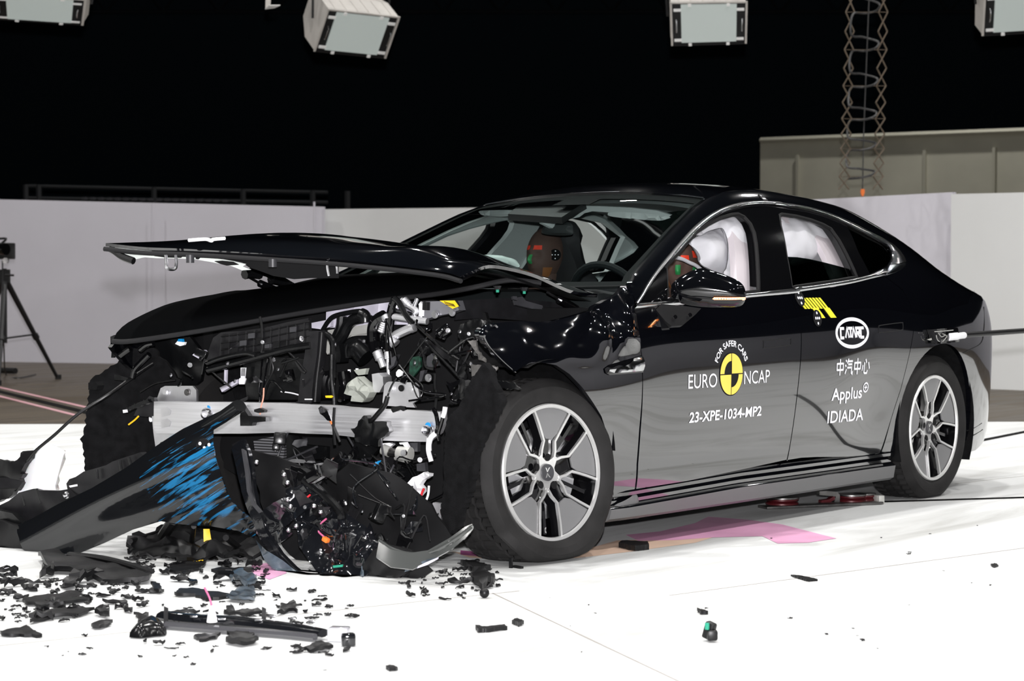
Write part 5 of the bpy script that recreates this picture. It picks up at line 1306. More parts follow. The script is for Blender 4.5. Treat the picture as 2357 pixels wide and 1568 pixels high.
# tall duct post and dark radiator panel
fpl('duct_post', ZH((150, 480), (252, 482), (235, 700), (205, 900), (186, 1122), (62, 1122), (85, 900), (120, 700)), .03, GREYPL if False else CHAR, .06, .05, disp=crumple(.004, 5, 9))
ftube('post_edge', ZH((240, 490), (222, 700), (196, 900), (178, 1118)), -.005, .006, SATIN)
fpl('post_clip', ZH((85, 1090), (150, 1090), (152, 1100), (86, 1100)), -.012, WHITEPL, .004)
fpl('radiator_panel', ZG((1500, 1190), (1800, 1185), (2060, 1200), (2050, 1400), (2035, 1568), (1540, 1568), (1530, 1400)), .10, SATIN2, .03, .06, disp=crumple(.012, 4, 5))
ftube('panel_crack', ZG((1830, 1495), (1930, 1510), (2020, 1535)), .08, .003, WHITEPL)
# lower condenser with fine fins
FIN = bpy.data.materials.new('condenser_fins'); FIN.use_nodes = True
_n = FIN.node_tree; _b = _n.nodes['Principled BSDF']; _tc = _n.nodes.new('ShaderNodeTexCoord'); _w = _n.nodes.new('ShaderNodeTexWave'); _w.inputs['Scale'].default_value = 30; _w.bands_direction = 'Z'
_r = _n.nodes.new('ShaderNodeValToRGB'); _r.color_ramp.elements[0].color = (.02, .02, .02, 1); _r.color_ramp.elements[1].color = (.42, .42, .45, 1)
_n.links.new(_tc.outputs['Object'], _w.inputs[0]); _n.links.new(_w.outputs['Fac'], _r.inputs[0]); _n.links.new(_r.outputs[0], _b.inputs['Base Color']); _b.inputs['Metallic'].default_value = .8; _b.inputs['Roughness'].default_value = .45
fpl('condenser', ZI((1590, 608), (1700, 580), (1885, 556), (1880, 680), (1868, 795), (1760, 800), (1690, 815), (1600, 700)), .08, FIN, .02, .04, disp=crumple(.012, 6, 4))
fpl('condenser_frame', ZI((1880, 550), (2000, 560), (2040, 640), (2260, 660), (2260, 770), (1900, 770)), .07, SATIN2, .02, .05, disp=crumple(.01, 9, 2))
for q in (((1700, 815), (1950, 770), (2040, 790), (2120, 800), (2100, 812), (1900, 800)), ((2150, 815), (2200, 805), (2265, 815), (2240, 835), (2160, 832))):
    fpl('silver_ducting', ZI(*q), .03, ALU2, .008, .03, disp=crumple(.006, 12, 4))
# pale power unit, hoses and pipes at the back of the bay
fpl('power_unit_cover', ZH((338, 300), (420, 280), (600, 240), (880, 214), (1000, 250), (1060, 300), (1060, 420), (880, 420), (700, 430), (332, 450)), .30, PALEPL, .08, .04, disp=lambda u, v: .006*math.copysign(1, math.sin(u*60)))
fpl('power_unit_frame', ZH((325, 470), (520, 440), (690, 415), (690, 500), (530, 515), (440, 600), (320, 690), (300, 650)), .26, PALEM, .05, .05)
fpl('power_unit_frame', ZH((470, 540), (540, 515), (680, 505), (680, 560), (540, 560), (490, 640), (440, 640)), .27, PALEM, .05, .05)
fpl('white_beam_edge', ZH((145, 408), (330, 372), (330, 440), (240, 462), (145, 450)), .22, PALEPL, .02, .05)
for pts, r, m, o in [
    (((420, 345), (412, 420), (395, 480), (365, 545), (335, 580)), .020, SATIN2, .20), (((600, 360), (520, 380), (470, 430), (430, 510), (380, 580), (340, 610)), .022, SATIN2, .19),
    (((650, 568), (560, 570), (500, 590), (478, 640), (482, 720)), .022, SATIN2, .20), (((905, 190), (870, 280), (852, 400), (838, 540), (834, 665)), .018, GLOSS, .14),
    (((808, 340), (740, 380), (700, 450), (700, 560), (718, 640), (740, 672)), .023, GLOSS, .15), (((1060, 410), (1000, 340), (940, 230), (890, 180)), .011, SATIN2, .12),
    (((330, 690), (330, 900), (350, 1080), (352, 1170)), .009, SATIN2, .02), (((240, 480), (290, 400), (350, 345), (480, 312), (600, 300), (660, 345), (725, 375)), .009, SATIN2, .18),
    (((250, 490), (330, 560), (340, 700), (345, 900)), .012, SATIN2, .05), (((800, 480), (770, 520), (770, 580), (800, 640)), .016, GLOSS, .18)]:
    ftube('black_hose', ZH(*pts), o, r, m)
obj('hose_elbow', tube(fp(ZH((590, 330), (625, 350), (630, 400)), .17), .026, 14, 4), SATIN2, car)
for pts, r, o in [(((955, 200), (1010, 235), (1075, 280), (1092, 300), (1075, 325)), .012, .16), (((812, 350), (890, 350), (980, 362), (1090, 378), (1190, 392)), .013, .14), (((880, 560), (905, 520), (960, 490), (1060, 445)), .017, .13),
                  (((752, 690), (772, 740), (795, 805)), .014, .13), (((836, 700), (838, 790), (846, 890)), .009, .13), (((880, 300), (960, 310), (1040, 330)), .010, .2)]:
    ftube('silver_pipe', ZH(*pts), o, r, STEEL if r < .012 else ALU2)
for (a, b), (c, d), r, o in [((735, 660), (765, 735), .020, .125), ((832, 665), (838, 730), .014, .125), ((975, 195), (1015, 240), .017, .15), ((775, 490), (805, 400), .017, .15), ((862, 545), (905, 600), .021, .12), ((806, 335), (826, 375), .017, .13)]:
    P_ = fp(ZH(*[(a+(c-a)*i/10, b+(d-b)*i/10) for i in range(11)]), o); obj('crimped_fitting', tube(P_, [r*(1 if i % 2 else .86) for i in range(11)], 14, 1), ALU2, car)
ftube('pipe_end', ZH((1040, 455), (1072, 440)), .128, .019, ALU2, sm=1, n=16)
for (a, b), (c, d), r, m in [((1072, 260), (1102, 180), .009, STEEL), ((1140, 345), (1142, 240), .012, WHITEPL), ((1130, 250), (1148, 228), .010, WHITEPL), ((1185, 290), (1188, 215), .018, GLOSS), ((1078, 345), (1085, 280), .008, ALU2), ((1135, 370), (1138, 300), .010, STEEL)]:
    ftube('service_cap', ZH((a, b), (c, d)), .16, r, m, sm=1, n=14)
lab = fpl('control_box', ZH((1205, 212), (1480, 205), (1506, 290), (1400, 325), (1290, 345), (1190, 380), (1195, 300)), .18, mat('grey_cast_box', (.22, .22, .24), .4, metal=.5), .05, .04)
fpl('yellow_label', ZH((1305, 205), (1440, 203), (1478, 256), (1420, 278)), .145, mat('yellow_warning_label', (.85, .55, .01), .5), .004, .04, lab)
fpl('label_border', ZH((1440, 203), (1460, 203), (1484, 250), (1478, 256)), .144, DECALK, .004, .04, lab)
for i in range(3): ftube('label_line', ZH((1340+i*8, 214+i*14), (1430+i*6, 240+i*8)), .142, .0012, DECALK, lab, n=4, sm=1)
for a, b in ((1265, 330), (1420, 310)): obj('hex_bolt', hexbolt(fp(ZH((a, b)), .15)[0], BNV, .010, .012), STEEL, lab)
fpl('foam_block', ZH((598, 888), (690, 980), (708, 1030), (680, 1080), (608, 1122), (522, 1110), (540, 1062), (470, 1040), (482, 975)), .06, FOAM, .05, .02, disp=crumple(.05, 16, 6), sharp=15)
fpl('torn_foam', ZH((540, 830), (655, 815), (640, 870), (580, 878), (560, 860)), .10, FOAM, .02, .03)
fpl('compressor_body', ZH((735, 865), (790, 855), (828, 890), (830, 960), (790, 1030), (735, 1030)), .09, ALU2, .06, .03, disp=crumple(.01, 14, 6))
fpl('compressor_body', ZH((360, 600), (430, 590), (450, 700), (440, 760), (360, 760)), .18, SATIN2, .06, .03)
for a, b, m in ((590, 631, WHITEPL), (485, 838, WHITEPL), (556, 828, WHITEPL), (620, 570, STEEL)):
    fpl('paper_label', ZH((a-11, b-12), (a+12, b-12), (a+12, b+12), (a-11, b+12)), .15, m, .003, .03)
ftube('pump_body', ZH((640, 720), (560, 640), (560, 700)), .17, .04, SATIN2, n=16)
fpl('oily_tank', ZH((250, 850), (330, 830), (345, 1080), (220, 1090), (235, 980)), .08, GLOSS, .04, .04, disp=crumple(.02, 7, 3))
fpl('glossy_reservoir', ZH((410, 850), (460, 840), (470, 1000), (492, 1090), (430, 1125), (400, 1090), (420, 960)), .08, GLOSS, .04, .03, disp=crumple(.015, 12, 5))
fpl('yellow_clip', ZH((275, 1062), (330, 1060), (342, 1072), (330, 1082), (280, 1080)), .01, YELLOW, .01, .03)
# green circuit board and side bracketry
fpl('circuit_board', ZH((1040, 720), (1130, 700), (1140, 800), (1060, 900), (1030, 860)), .12, mat('circuit_green', (.006, .03, .018), .35, noise_scale=60, noise_amt=.9), .01, .03)
fpl('grey_bracket', ZH((1200, 710), (1240, 680), (1280, 740), (1300, 790), (1220, 810), (1190, 790)), .10, GREYPL, .02, .03)
fpl('grey_bracket', ZH((880, 720), (935, 690), (900, 790), (850, 830), (850, 760)), .13, GREYPL, .02, .03)
fpl('relay_box', ZH((1150, 850), (1245, 880), (1250, 930), (1155, 930)), .06, SATIN2, .03, .03); obj('hex_bolt', hexbolt(fp(ZH((1202, 902)), .035)[0], BNV, .010, .006), STEEL, car)
fpl('sensor_stub', ZH((1140, 840), (1180, 830), (1150, 930), (1125, 940)), .05, GREYPL, .02, .03)
# release cable with its white clip, other wires
ftube('release_cable', ZH((1190, 530), (1080, 670), (965, 830)), -.02, .0035, SATIN2, n=6)
ftube('release_cable', ZH((910, 900), (860, 990), (830, 1075)), -.03, .0035, SATIN2, n=6)
ftube('cable_sheath', ZH((832, 1070), (805, 1150), (740, 1230), (680, 1300), (650, 1350), (605, 1440)), -.06, .009, SATIN2)
fpl('cable_clip', ZH((915, 850), (935, 825), (970, 850), (960, 880), (930, 895), (915, 880)), -.03, WHITEPL, .01, .02)
WIRE = [(((1640, 820), (1655, 900), (1660, 1080), (1650, 1140)), SATIN, 0), (((0, 760), (60, 840), (90, 860)), SATIN, 1), (((1180, 580), (1290, 700), (1380, 790), (1500, 920), (1570, 1000)), SATIN2, 1), (((1100, 430), (1240, 560), (1330, 640), (1480, 740)), SATIN2, 1), (((1260, 860), (1260, 960), (1270, 1080), (1262, 1180)), SATIN2, 1), (((1140, 620), (1160, 700), (1180, 800), (1250, 820)), SATIN2, 1)]
for pts, m, z in WIRE: ftube('wire', (ZH if z else ZG)(*pts), .0, .0055, m, n=6)
for pts in (((1700, 1130), (1735, 1200), (1760, 1300), (1700, 1420), (1670, 1500)), ((1900, 1140), (1960, 1200), (2060, 1320)), ((1180, 1290), (1260, 1360), (1380, 1460)), ((1740, 1100), (1735, 1250), (1720, 1350)), ((880, 1390), (700, 1420), (560, 1500))):
    ftube('wire', ZG(*pts), .0, .0035, SATIN, n=6)
ow = ZI((1675, 130), (1670, 220), (1650, 300), (1640, 370)); ftube('orange_wire', ow, -.03, .003, mat('salmon_wire', (.75, .35, .25), .5), n=6)
fpl('rubber_grommet', ZI((1600, 325), (1650, 310), (1695, 330), (1690, 350), (1640, 355), (1602, 345)), -.035, SATIN, .02, .02)
fpl('black_connector', ZI((1500, 290), (1560, 380), (1716, 392), (1716, 430), (1600, 440), (1590, 470), (1490, 470), (1480, 380)), -.03, SATIN2, .03, .03, disp=crumple(.01, 10, 1))
fpl('black_connector', ZH((220, 1175), (240, 1155), (300, 1190), (318, 1240), (325, 1290), (300, 1285), (265, 1245), (235, 1225)), -.03, GLOSS, .02, .02); fpl('connector_end', ZH((220, 1180), (240, 1175), (245, 1215), (228, 1210)), -.045, GREYPL, .012, .02)
ftube('orange_wire', ZH((300, 1265), (325, 1310), (340, 1345)), -.03, .004, ORANGE, n=6); ftube('wire', ZH((352, 1170), (345, 1300), (350, 1420), (358, 1508)), -.03, .006, SATIN, n=6); ftube('wire', ZH((335, 1320), (370, 1400), (405, 1480)), -.03, .006, SATIN, n=6)
fpl('torn_bracket', ZH((505, 1360), (560, 1335), (570, 1290), (630, 1240), (690, 1265), (680, 1310), (790, 1290), (855, 1295), (868, 1385), (800, 1440), (760, 1520), (620, 1500), (560, 1480), (540, 1410)), -.06, SATIN2, .03, .03, disp=crumple(.03, 9, 4), jag=.005)
fpl('torn_bracket', ZH((870, 1165), (990, 1160), (1000, 1190), (930, 1200), (885, 1215)), -.035, SATIN2, .01, .02, jag=.004)
for pts, m, r in ((((1240, 1180), (1262, 1215), (1275, 1260), (1285, 1340), (1270, 1400)), GLOSS, .008), (((1330, 1260), (1310, 1330), (1290, 1400), (1300, 1470)), GLOSS, .007), (((1352, 1165), (1345, 1210), (1330, 1258)), WHITEPL, .009), (((1270, 1400), (1225, 1440), (1205, 1500), (1205, 1560)), WHITEPL, .010)):
    ftube('wiring_loom', ZH(*pts), -.05, r, m)
ftube('wiring_loom', ZJ((1205, 270), (1200, 380), (1225, 480)), -.05, .009, WHITEPL)
# torn near-side wing supports
GM = mat('bent_grey_sheet', (0.13, 0.125, 0.12), 0.45, metal=.6, noise_scale=16, noise_amt=.5)
for pts, o, m, am in ((((1560, 565), (1640, 560), (1650, 650), (1740, 730), (1735, 760), (1660, 720), (1610, 640)), -.10, GM, .03), (((1580, 780), (1700, 790), (1830, 800), (1800, 900), (1740, 940), (1660, 950), (1610, 1100), (1560, 1150), (1590, 980), (1590, 880)), -.12, GM, .03),
                      (((1450, 420), (1600, 370), (1760, 380), (1800, 430), (1700, 440), (1690, 560), (1560, 540), (1480, 620), (1440, 520)), -.05, SATIN2, .04), (((1480, 900), (1590, 930), (1700, 920), (1660, 1060), (1640, 1250), (1600, 1310), (1500, 1290), (1470, 1260), (1530, 1100), (1420, 1090)), -.08, SATIN2, .04),
                      (((1400, 660), (1480, 640), (1520, 740), (1580, 780), (1560, 920), (1460, 860), (1380, 760)), .02, SATIN2, .04), (((1200, 560), (1330, 640), (1480, 750), (1440, 800), (1300, 700), (1190, 620)), .04, CHAR, .02), (((1750, 920), (1900, 930), (1990, 950), (2035, 1000), (1960, 1005), (1800, 990), (1750, 960)), -.16, SATIN2, .01)):
    fpl('wing_support', ZH(*pts), o, m, .01, .02, disp=crumple(am, 9, len(pts)), jag=.003)
# flared sheet edge of the crushed wing
edge = ZC((340, 855), (290, 825), (215, 870), (170, 960), (185, 1010), (260, 1120), (420, 1290), (590, 1440))
obj('wing_edge', tube([un(a, b, 1, -.90) for a, b in edge], [.012, .016, .018, .016, .01, .006, .006, .006], 8, 5, flat=.5), PAINT, car)
# headlamp remains and corner piece on the far side
for q, m, o in ((((300, 1000), (340, 985), (380, 1060), (370, 1130), (330, 1190), (305, 1190), (298, 1080)), SATIN2, -.02), (((330, 1340), (470, 1370), (450, 1400), (330, 1390)), SATIN2, -.05), (((900, 1040), (960, 1050), (955, 1075), (925, 1085), (880, 1065)), WHITEPL, -.02), (((910, 1020), (950, 1020), (960, 1048), (900, 1042)), BLUEPL, -.018), (((1040, 1165), (1090, 1125), (1150, 1120), (1185, 1160), (1150, 1190), (1090, 1200)), PALEPL, .05)):
    fpl('lamp_fragment', ZG(*q), o, m, .012, .03, disp=crumple(.01, 12, len(q)))
for pts in (((380, 1170), (420, 1140), (470, 1105)), ((490, 1370), (510, 1300), (560, 1240), (640, 1160)), ((560, 1120), (620, 1075), (680, 1060))):
    ftube('lamp_bracket', ZG(*pts), -.06, .012, GLOSS)
ftube('orange_wire', ZI((545, 385), (510, 420), (455, 462)), -.08, .0035, YELLOW, n=6)
fpl('plug', ZI((412, 330), (440, 320), (500, 285), (640, 225), (660, 260), (560, 300), (440, 350), (415, 352)), -.08, SATIN2, .02, .02, jag=.003); fpl('plug_tip', ZI((410, 328), (436, 325), (440, 352), (414, 356)), -.10, WHITEPL, .012, .02)
fpl('liner_tab', ZI((560, 300), (660, 200), (710, 215), (705, 300), (690, 380), (640, 390), (520, 380)), -.0, CHAR, .02, .03, disp=crumple(.02, 10, 2))
# left lower: hexagonal aluminium bracket and pieces beyond the post
fpl('cast_bracket', ZG((1290, 1460), (1370, 1420), (1450, 1385), (1450, 1420), (1360, 1470), (1310, 1500)), .06, PALEPL, .02, .03); fpl('striped_tag', ZG((1470, 1280), (1515, 1280), (1505, 1370), (1515, 1380), (1500, 1430), (1455, 1430), (1455, 1380), (1470, 1370)), .05, WHITEPL, .006, .03)
for i in range(3): ftube('tag_line', ZG((1478+i*12, 1285), (1474+i*12, 1355)), .045, .0022, DECALK, n=4, sm=1)
fpl('silver_slat', ZG((1325, 1300), (1345, 1300), (1340, 1425), (1322, 1425)), .06, PALEPL, .01, .03)
# lower right machinery
LM = [(((800, 315), (860, 310), (895, 325), (850, 360), (815, 345)), WHITEPL, .0), (((945, 310), (1010, 305), (1030, 350), (1000, 345), (985, 325), (955, 325)), WHITEPL, -.01), (((1050, 310), (1120, 308), (1120, 390), (1055, 385)), GREYPL, .02), (((1110, 500), (1180, 490), (1180, 570), (1110, 565)), GREYPL, -.01), (((730, 450), (830, 440), (900, 430), (890, 600), (760, 620), (740, 560)), CHAR, .03), (((920, 560), (1050, 500), (1120, 560), (1060, 680), (960, 690)), SATIN2, .06),
      (((1200, 960), (1250, 850), (1315, 860), (1340, 1055), (1290, 1040), (1190, 990)), ALU2, .02), (((980, 1150), (1090, 1090), (1150, 1110), (1060, 1220), (980, 1240)), CHAR, -.08), (((1195, 1060), (1345, 1110), (1330, 1130), (1260, 1160), (1195, 1090)), GREYPL, -.02), (((640, 1000), (680, 985), (720, 1010), (780, 980), (790, 1010), (700, 1050), (640, 1030)), PALEM, -.10), (((780, 1005), (850, 1010), (840, 1080), (780, 1100)), PALEM, -.09), (((780, 1100), (900, 1120), (915, 1150), (820, 1150)), PALEM, -.08),
      (((570, 1110), (620, 1070), (630, 1090), (590, 1120)), STEEL, -.1), (((560, 300), (700, 290), (760, 370), (700, 440), (560, 460), (480, 420)), SATIN2, .0), (((840, 830), (900, 880), (980, 865), (960, 885), (880, 890)), STEEL, -.04), (((0, 460), (170, 475), (175, 492), (0, 475)), ALU2, .02), (((185, 515), (300, 495), (290, 525), (210, 525)), ALU2, .02)]
for pts, m, o in LM: fpl('drive_unit_piece', ZJ(*pts), o, m, .02, .03, disp=crumple(.012, 12, len(pts)+int(pts[0][0])))
for (a, b), (c, d), r, m, o in [((790, 370), (850, 395), .020, PALEM, -.02), ((840, 395), (930, 405), .016, DSTEEL, -.02), ((930, 405), (1040, 415), .026, PALEM, -.02), ((905, 440), (1020, 470), .012, PALEM, .0), ((885, 760), (975, 760), .033, SATIN2, -.02), ((800, 850), (960, 990), .05, GLOSS, .02), ((860, 1000), (1180, 960), .05, GLOSS, .04)]:
    ftube('drive_unit_shaft', ZJ((a, b), ((a+c)/2, (b+d)/2), (c, d)), o, r, m, n=18)
obj('bolt_head', cyl(fp(ZJ((985, 402)), -.05)[0], BNV, .012, .01, 16), STEEL, car)
# crumpled white washer pipe and its red-white wires
fpl('crumpled_white_cover', ZJ((1170, 575), (1222, 590), (1215, 615), (1140, 650), (1130, 690), (1165, 720), (1130, 790), (1090, 800), (1075, 860), (1045, 860), (1020, 800), (1030, 740), (980, 770), (1010, 700), (1080, 620), (1130, 600)), -.05, WHITEPL, .03, .015, disp=crumple(.03, 22, 3))
for pts, m in ((((1205, 700), (1195, 790), (1150, 900)), WHITEPL), (((1150, 905), (1050, 912), (940, 915)), REDPL), (((940, 915), (860, 925), (800, 940)), WHITEPL), (((810, 935), (740, 975), (705, 995)), WHITEPL), (((1160, 725), (1140, 770), (1125, 830)), REDPL)):
    ftube('loose_wire', ZJ(*pts), -.07, .0045, m, n=6)
fpl('white_plug', ZJ((735, 975), (780, 930), (815, 935), (810, 965), (740, 1000)), -.08, WHITEPL, .02, .02)
# strewn small fittings: bolts, clips, shreds caught in the wreck
rr = random.Random(5)
def clutter(zone, n, mats, kinds, o0, o1, s0, s1):
    lo, hi = np.min(zone, 0), np.max(zone, 0); k = 0
    while k < n:
        p = (rr.uniform(lo[0], hi[0]), rr.uniform(lo[1], hi[1]))
        if not inside([p], zone)[0]: continue
        k += 1; c = fp([p], rr.uniform(o0, o1))[0]; s = rr.uniform(s0, s1); kd = rr.choice(kinds); m = rr.choice(mats)
        Rm = Matrix.Rotation(rr.uniform(0, 6.28), 3, 'X') @ Matrix.Rotation(rr.uniform(-.7, .7), 3, 'Y') @ Matrix.Rotation(rr.uniform(-.8, .8), 3, 'Z')
        if kd == 'bolt': obj('hex_bolt', hexbolt(c, BNV+np.array([rr.uniform(-.4, .4), rr.uniform(-.5, .5), rr.uniform(-.4, .5)]), s*.28, s*.3), STEEL, car)
        elif kd == 'shard':
            q = [Vector((rr.uniform(-.3, .3)*s, math.cos(a)*s*rr.uniform(.5, 1.4), math.sin(a)*s*rr.uniform(.3, 1))) for a in sorted(rr.uniform(0, 6.28) for _ in range(6))]
            q = [Vector(tuple(c))+Rm @ v for v in q]; n_ = Rm @ Vector((1, 0, 0)); obj('broken_bracket', plate3(q, n_, .004, s*.4, crumple(.25*s, 1.2/s, k)), m, car)
        elif kd == 'block':
            obj('small_module', join(box(c, (s*.8, s*1.3, s*.8), Rm, s*.1), box(Vector(tuple(c))+Rm @ Vector((-.2*s, .3*s, .5*s)), (s*.5, s*.4, s*.5), Rm, s*.06)), m, car)
        elif kd == 'wire':
            pts = [c+np.array([rr.uniform(-.03, .03), rr.uniform(-1, 1)*s*2.5, rr.uniform(-1, 1)*s*2.5]) for _ in range(4)]; obj('wire', tube(pts, rr.uniform(.0022, .0045), 6, 5), m, car)
UPZ = [(440, 800), (720, 740), (760, 900), (720, 920), (560, 920), (400, 880), (350, 860)]
RTZ = [(930, 740), (1080, 730), (1110, 800), (1120, 870), (1060, 960), (960, 925), (900, 880)]
LOZ = [(600, 1010), (800, 1010), (1010, 1020), (1020, 1240), (900, 1290), (700, 1250), (640, 1120)]
clutter(UPZ, 14, [SATIN2, CHAR, GLOSS], ['shard', 'block', 'wire'], -.05, .06, .018, .04)
clutter(UPZ, 8, [STEEL], ['bolt'], -.06, -.02, .016, .026)
clutter(RTZ, 20, [SATIN2, CHAR, GLOSS, GLOSS], ['shard', 'block', 'wire'], -.06, .06, .018, .045)
clutter(RTZ, 6, [STEEL], ['bolt'], -.08, -.04, .014, .022)
clutter(LOZ, 46, [SATIN2, SATIN2, CHAR, GLOSS, GREYPL], ['shard', 'shard', 'block', 'wire'], -.10, .06, .025, .06)
clutter(LOZ, 10, [STEEL], ['bolt'], -.12, -.06, .014, .026)
clutter(LOZ, 4, [WHITEPL, BLUEPL, GREENPL], ['shard'], -.12, -.08, .010, .016)
# ------------------------------------------------------------------ torn-off bumper standing on the floor at the left
def scrape_material():
    m = bpy.data.materials.new('black_bumper_blue_scrapes'); m.use_nodes = True; nt = m.node_tree; b = nt.nodes['Principled BSDF']; L = nt.links.new; N = nt.nodes.new
    b.inputs['Roughness'].default_value = 0.13; b.inputs['Coat Weight'].default_value = .6
    tc = N('ShaderNodeNewGeometry'); sep = N('ShaderNodeSeparateXYZ'); L(tc.outputs['Position'], sep.inputs[0])
    def math_(op, a, bb, c=None):
        q = N('ShaderNodeMath'); q.operation = op
        for k, v in enumerate((a, bb, c)):
            if v is None: continue
            if isinstance(v, (int, float)): q.inputs[k].default_value = v
            else: L(v, q.inputs[k])
        return q.outputs[0]
    y, z = sep.outputs['Y'], sep.outputs['Z']; ca, sa = math.cos(.50), math.sin(.50)
    t = math_('SUBTRACT', math_('MULTIPLY', y, -ca), math_('MULTIPLY', z, -sa)); w = math_('ADD', math_('MULTIPLY', y, sa), math_('MULTIPLY', z, ca))
    cmb = N('ShaderNodeCombineXYZ'); L(math_('MULTIPLY', t, 2.2), cmb.inputs[0]); L(math_('MULTIPLY', w, 26.0), cmb.inputs[1])
    n = N('ShaderNodeTexNoise'); n.inputs['Scale'].default_value = 3.0; n.inputs['Detail'].default_value = 6; n.inputs['Distortion'].default_value = .8; L(cmb.outputs[0], n.inputs['Vector'])
    n2 = N('ShaderNodeTexNoise'); n2.inputs['Scale'].default_value = 6.0; L(tc.outputs['Position'], n2.inputs['Vector'])
    c = floor_c; dy = math_('SUBTRACT', y, float(c[1])); dz = math_('SUBTRACT', z, float(c[2]))
    d = math_('ADD', math_('POWER', math_('DIVIDE', dy, .30), 2.0), math_('POWER', math_('DIVIDE', dz, .24), 2.0))
    msk = math_('SUBTRACT', 1.10, d)
    v = math_('ADD', math_('MULTIPLY', n.outputs['Fac'], 1.0), math_('MULTIPLY', msk, .13)); v = math_('ADD', v, math_('MULTIPLY', n2.outputs['Fac'], .25))
    r = N('ShaderNodeMapRange'); r.inputs[1].default_value = .742; r.inputs[2].default_value = .86; L(v, r.inputs[0])
    lim = math_('MULTIPLY', r.outputs[0], math_('GREATER_THAN', msk, 0.0))
    mx = N('ShaderNodeMix'); mx.data_type = 'RGBA'; mx.inputs[6].default_value = (.005, .0055, .0065, 1); mx.inputs[7].default_value = (.002, .145, .33, 1); L(lim, mx.inputs[0]); L(mx.outputs[2], b.inputs['Base Color'])
    r2 = N('ShaderNodeMapRange'); r2.inputs[3].default_value = .13; r2.inputs[4].default_value = .5; L(lim, r2.inputs[0]); L(r2.outputs[0], b.inputs['Roughness'])
    return m
floor_c = un(512, 1115, 0, -.80)
BUMP = scrape_material()
DEB0 = mat('undertray_black', (.005, .005, .0055), .45, spec=.3, bump=.2, bump_scale=40)
bum = root('torn_bumper', (-.80, .4, 0), 'torn-off black front bumper with blue scrape marks, leaning before the aluminium beam', 'bumper')
BX0 = np.array((-.80, .4, .2)); BXN = np.array((-1.0, -.10, .0))/math.hypot(1, .1)
def bp(pts, o=0.0, n=None): return [on_plane(a, b, BX0+BXN*o, BXN if n is None else n) for a, b in pts]
def bpl(name_, pts, o, m, th=.006, h=.035, par=None, jag=0, disp=None, holes=(), kind=None, **k):
    V = plate3(bp(pts, o), BXN, th, h, disp, [bp(q, o) for q in holes], jag, seed=len(pts)+int(pts[0][0]))
    return obj(name_, ([(p[0], p[1], max(p[2], .002)) for p in V[0]], V[1]), m, par or bum, **k)
MAIN = [(556, 922), (520, 945), (440, 985), (380, 1024), (310, 1075), (230, 1122), (150, 1158), (95, 1190), (56, 1207), (72, 1222), (84, 1234), (92, 1255), (97, 1282), (150, 1282), (204, 1274), (270, 1246), (332, 1216), (398, 1196), (440, 1205), (486, 1212), (563, 1243), (566, 1215), (557, 1179), (546, 1130), (537, 1090), (535, 1033), (514, 988), (540, 970), (562, 945)]
ax_a = math.radians(25); cS, sS = math.cos(ax_a), math.sin(ax_a)
def bdisp(u, v):
    w = -u*sS+v*cS; t = u*cS+v*sS
    return .09*(1-min(1.6, (w/.20)**2))+.012*math.sin(w*34+1.2*math.sin(t*3))+.010*math.sin(t*6+w*5)-.05*max(0, t-.25)
bumper_skin = bpl('bumper_skin', MAIN, .02, BUMP, .005, .022, disp=bdisp)
SCRB = mat('scuffed_black_edge', (.008, .0085, .009), .22, coat=.4, bump=.2, bump_scale=12)
roll = [(552, 934), (500, 968), (430, 1008), (350, 1062), (270, 1110), (180, 1158), (95, 1200)]
obj('rolled_edge', tube(bp(roll, .04), [.034, .030, .020, .012, .010, .008, .006], 12, 6, flat=.7), SCRB, bum)
for a, b in ((1100, 632), (1182, 643), (1140, 672), (1098, 710), (1172, 712)):
    c_ = bp(ZI((a, b)), .115)[0]; obj('white_dot', cyl(c_, BXN, .0062, .002, 14), DECALW, bumper_skin)
obj('target_disc', cyl(bp(ZI((1138, 672)), .105)[0], BXN, .034, .006, 26), DECALK, bumper_skin)
bpl('bumper_end', [(-60, 1205), (0, 1195), (50, 1210), (80, 1236), (94, 1270), (92, 1296), (70, 1306), (-60, 1310)], .05, SATIN, .05, .04, disp=crumple(.02, 5, 2))
bpl('bumper_end', [(-60, 1165), (40, 1180), (75, 1220), (60, 1240), (-60, 1230)], .02, SATIN2, .03, .04, disp=crumple(.02, 6, 4))
q = bp(ZK((255, 1095), (330, 1110), (340, 1130), (260, 1120)), .075); obj('bright_clip', plate3(q, BXN, .01, .02), PALEM, bum)
bpl('inner_bracket', ZK((-100, 800), (0, 800), (100, 755), (200, 680), (330, 645), (380, 660), (540, 665), (620, 650), (700, 715), (620, 760), (560, 800), (600, 900), (350, 980), (220, 965), (0, 960), (-100, 980)), -.03, CHAR, .02, .04, disp=crumple(.02, 6, 6))
bpl('inner_bracket', ZK((612, 600), (640, 560), (700, 540), (780, 490), (1000, 430), (1050, 400), (1150, 362), (1280, 318), (1312, 345), (1322, 420), (1200, 520), (1000, 640), (900, 690), (760, 720), (700, 722), (630, 680)), -.05, CHAR, .03, .04, disp=crumple(.015, 7, 7), holes=[ZK((640, 622), (690, 612), (692, 628), (645, 638))])
for pts in (((870, 475), (880, 560)), ((1080, 395), (1100, 520)), ((1160, 365), (1200, 500)), ((330, 650), (370, 780)), ((200, 690), (230, 800))):
    obj('bracket_rib', tube(bp(ZK(*pts), -.02), .006, 6, 1), SATIN2, bum)
for q in (((630, 620), (690, 608), (692, 626), (640, 636)), ((680, 722), (745, 706), (748, 722), (690, 738)), ((60, 1100), (10, 1105), (12, 1112), (70, 1108))):
    bpl('white_clip', ZK(*q), .0, WHITEPL, .01, .02)
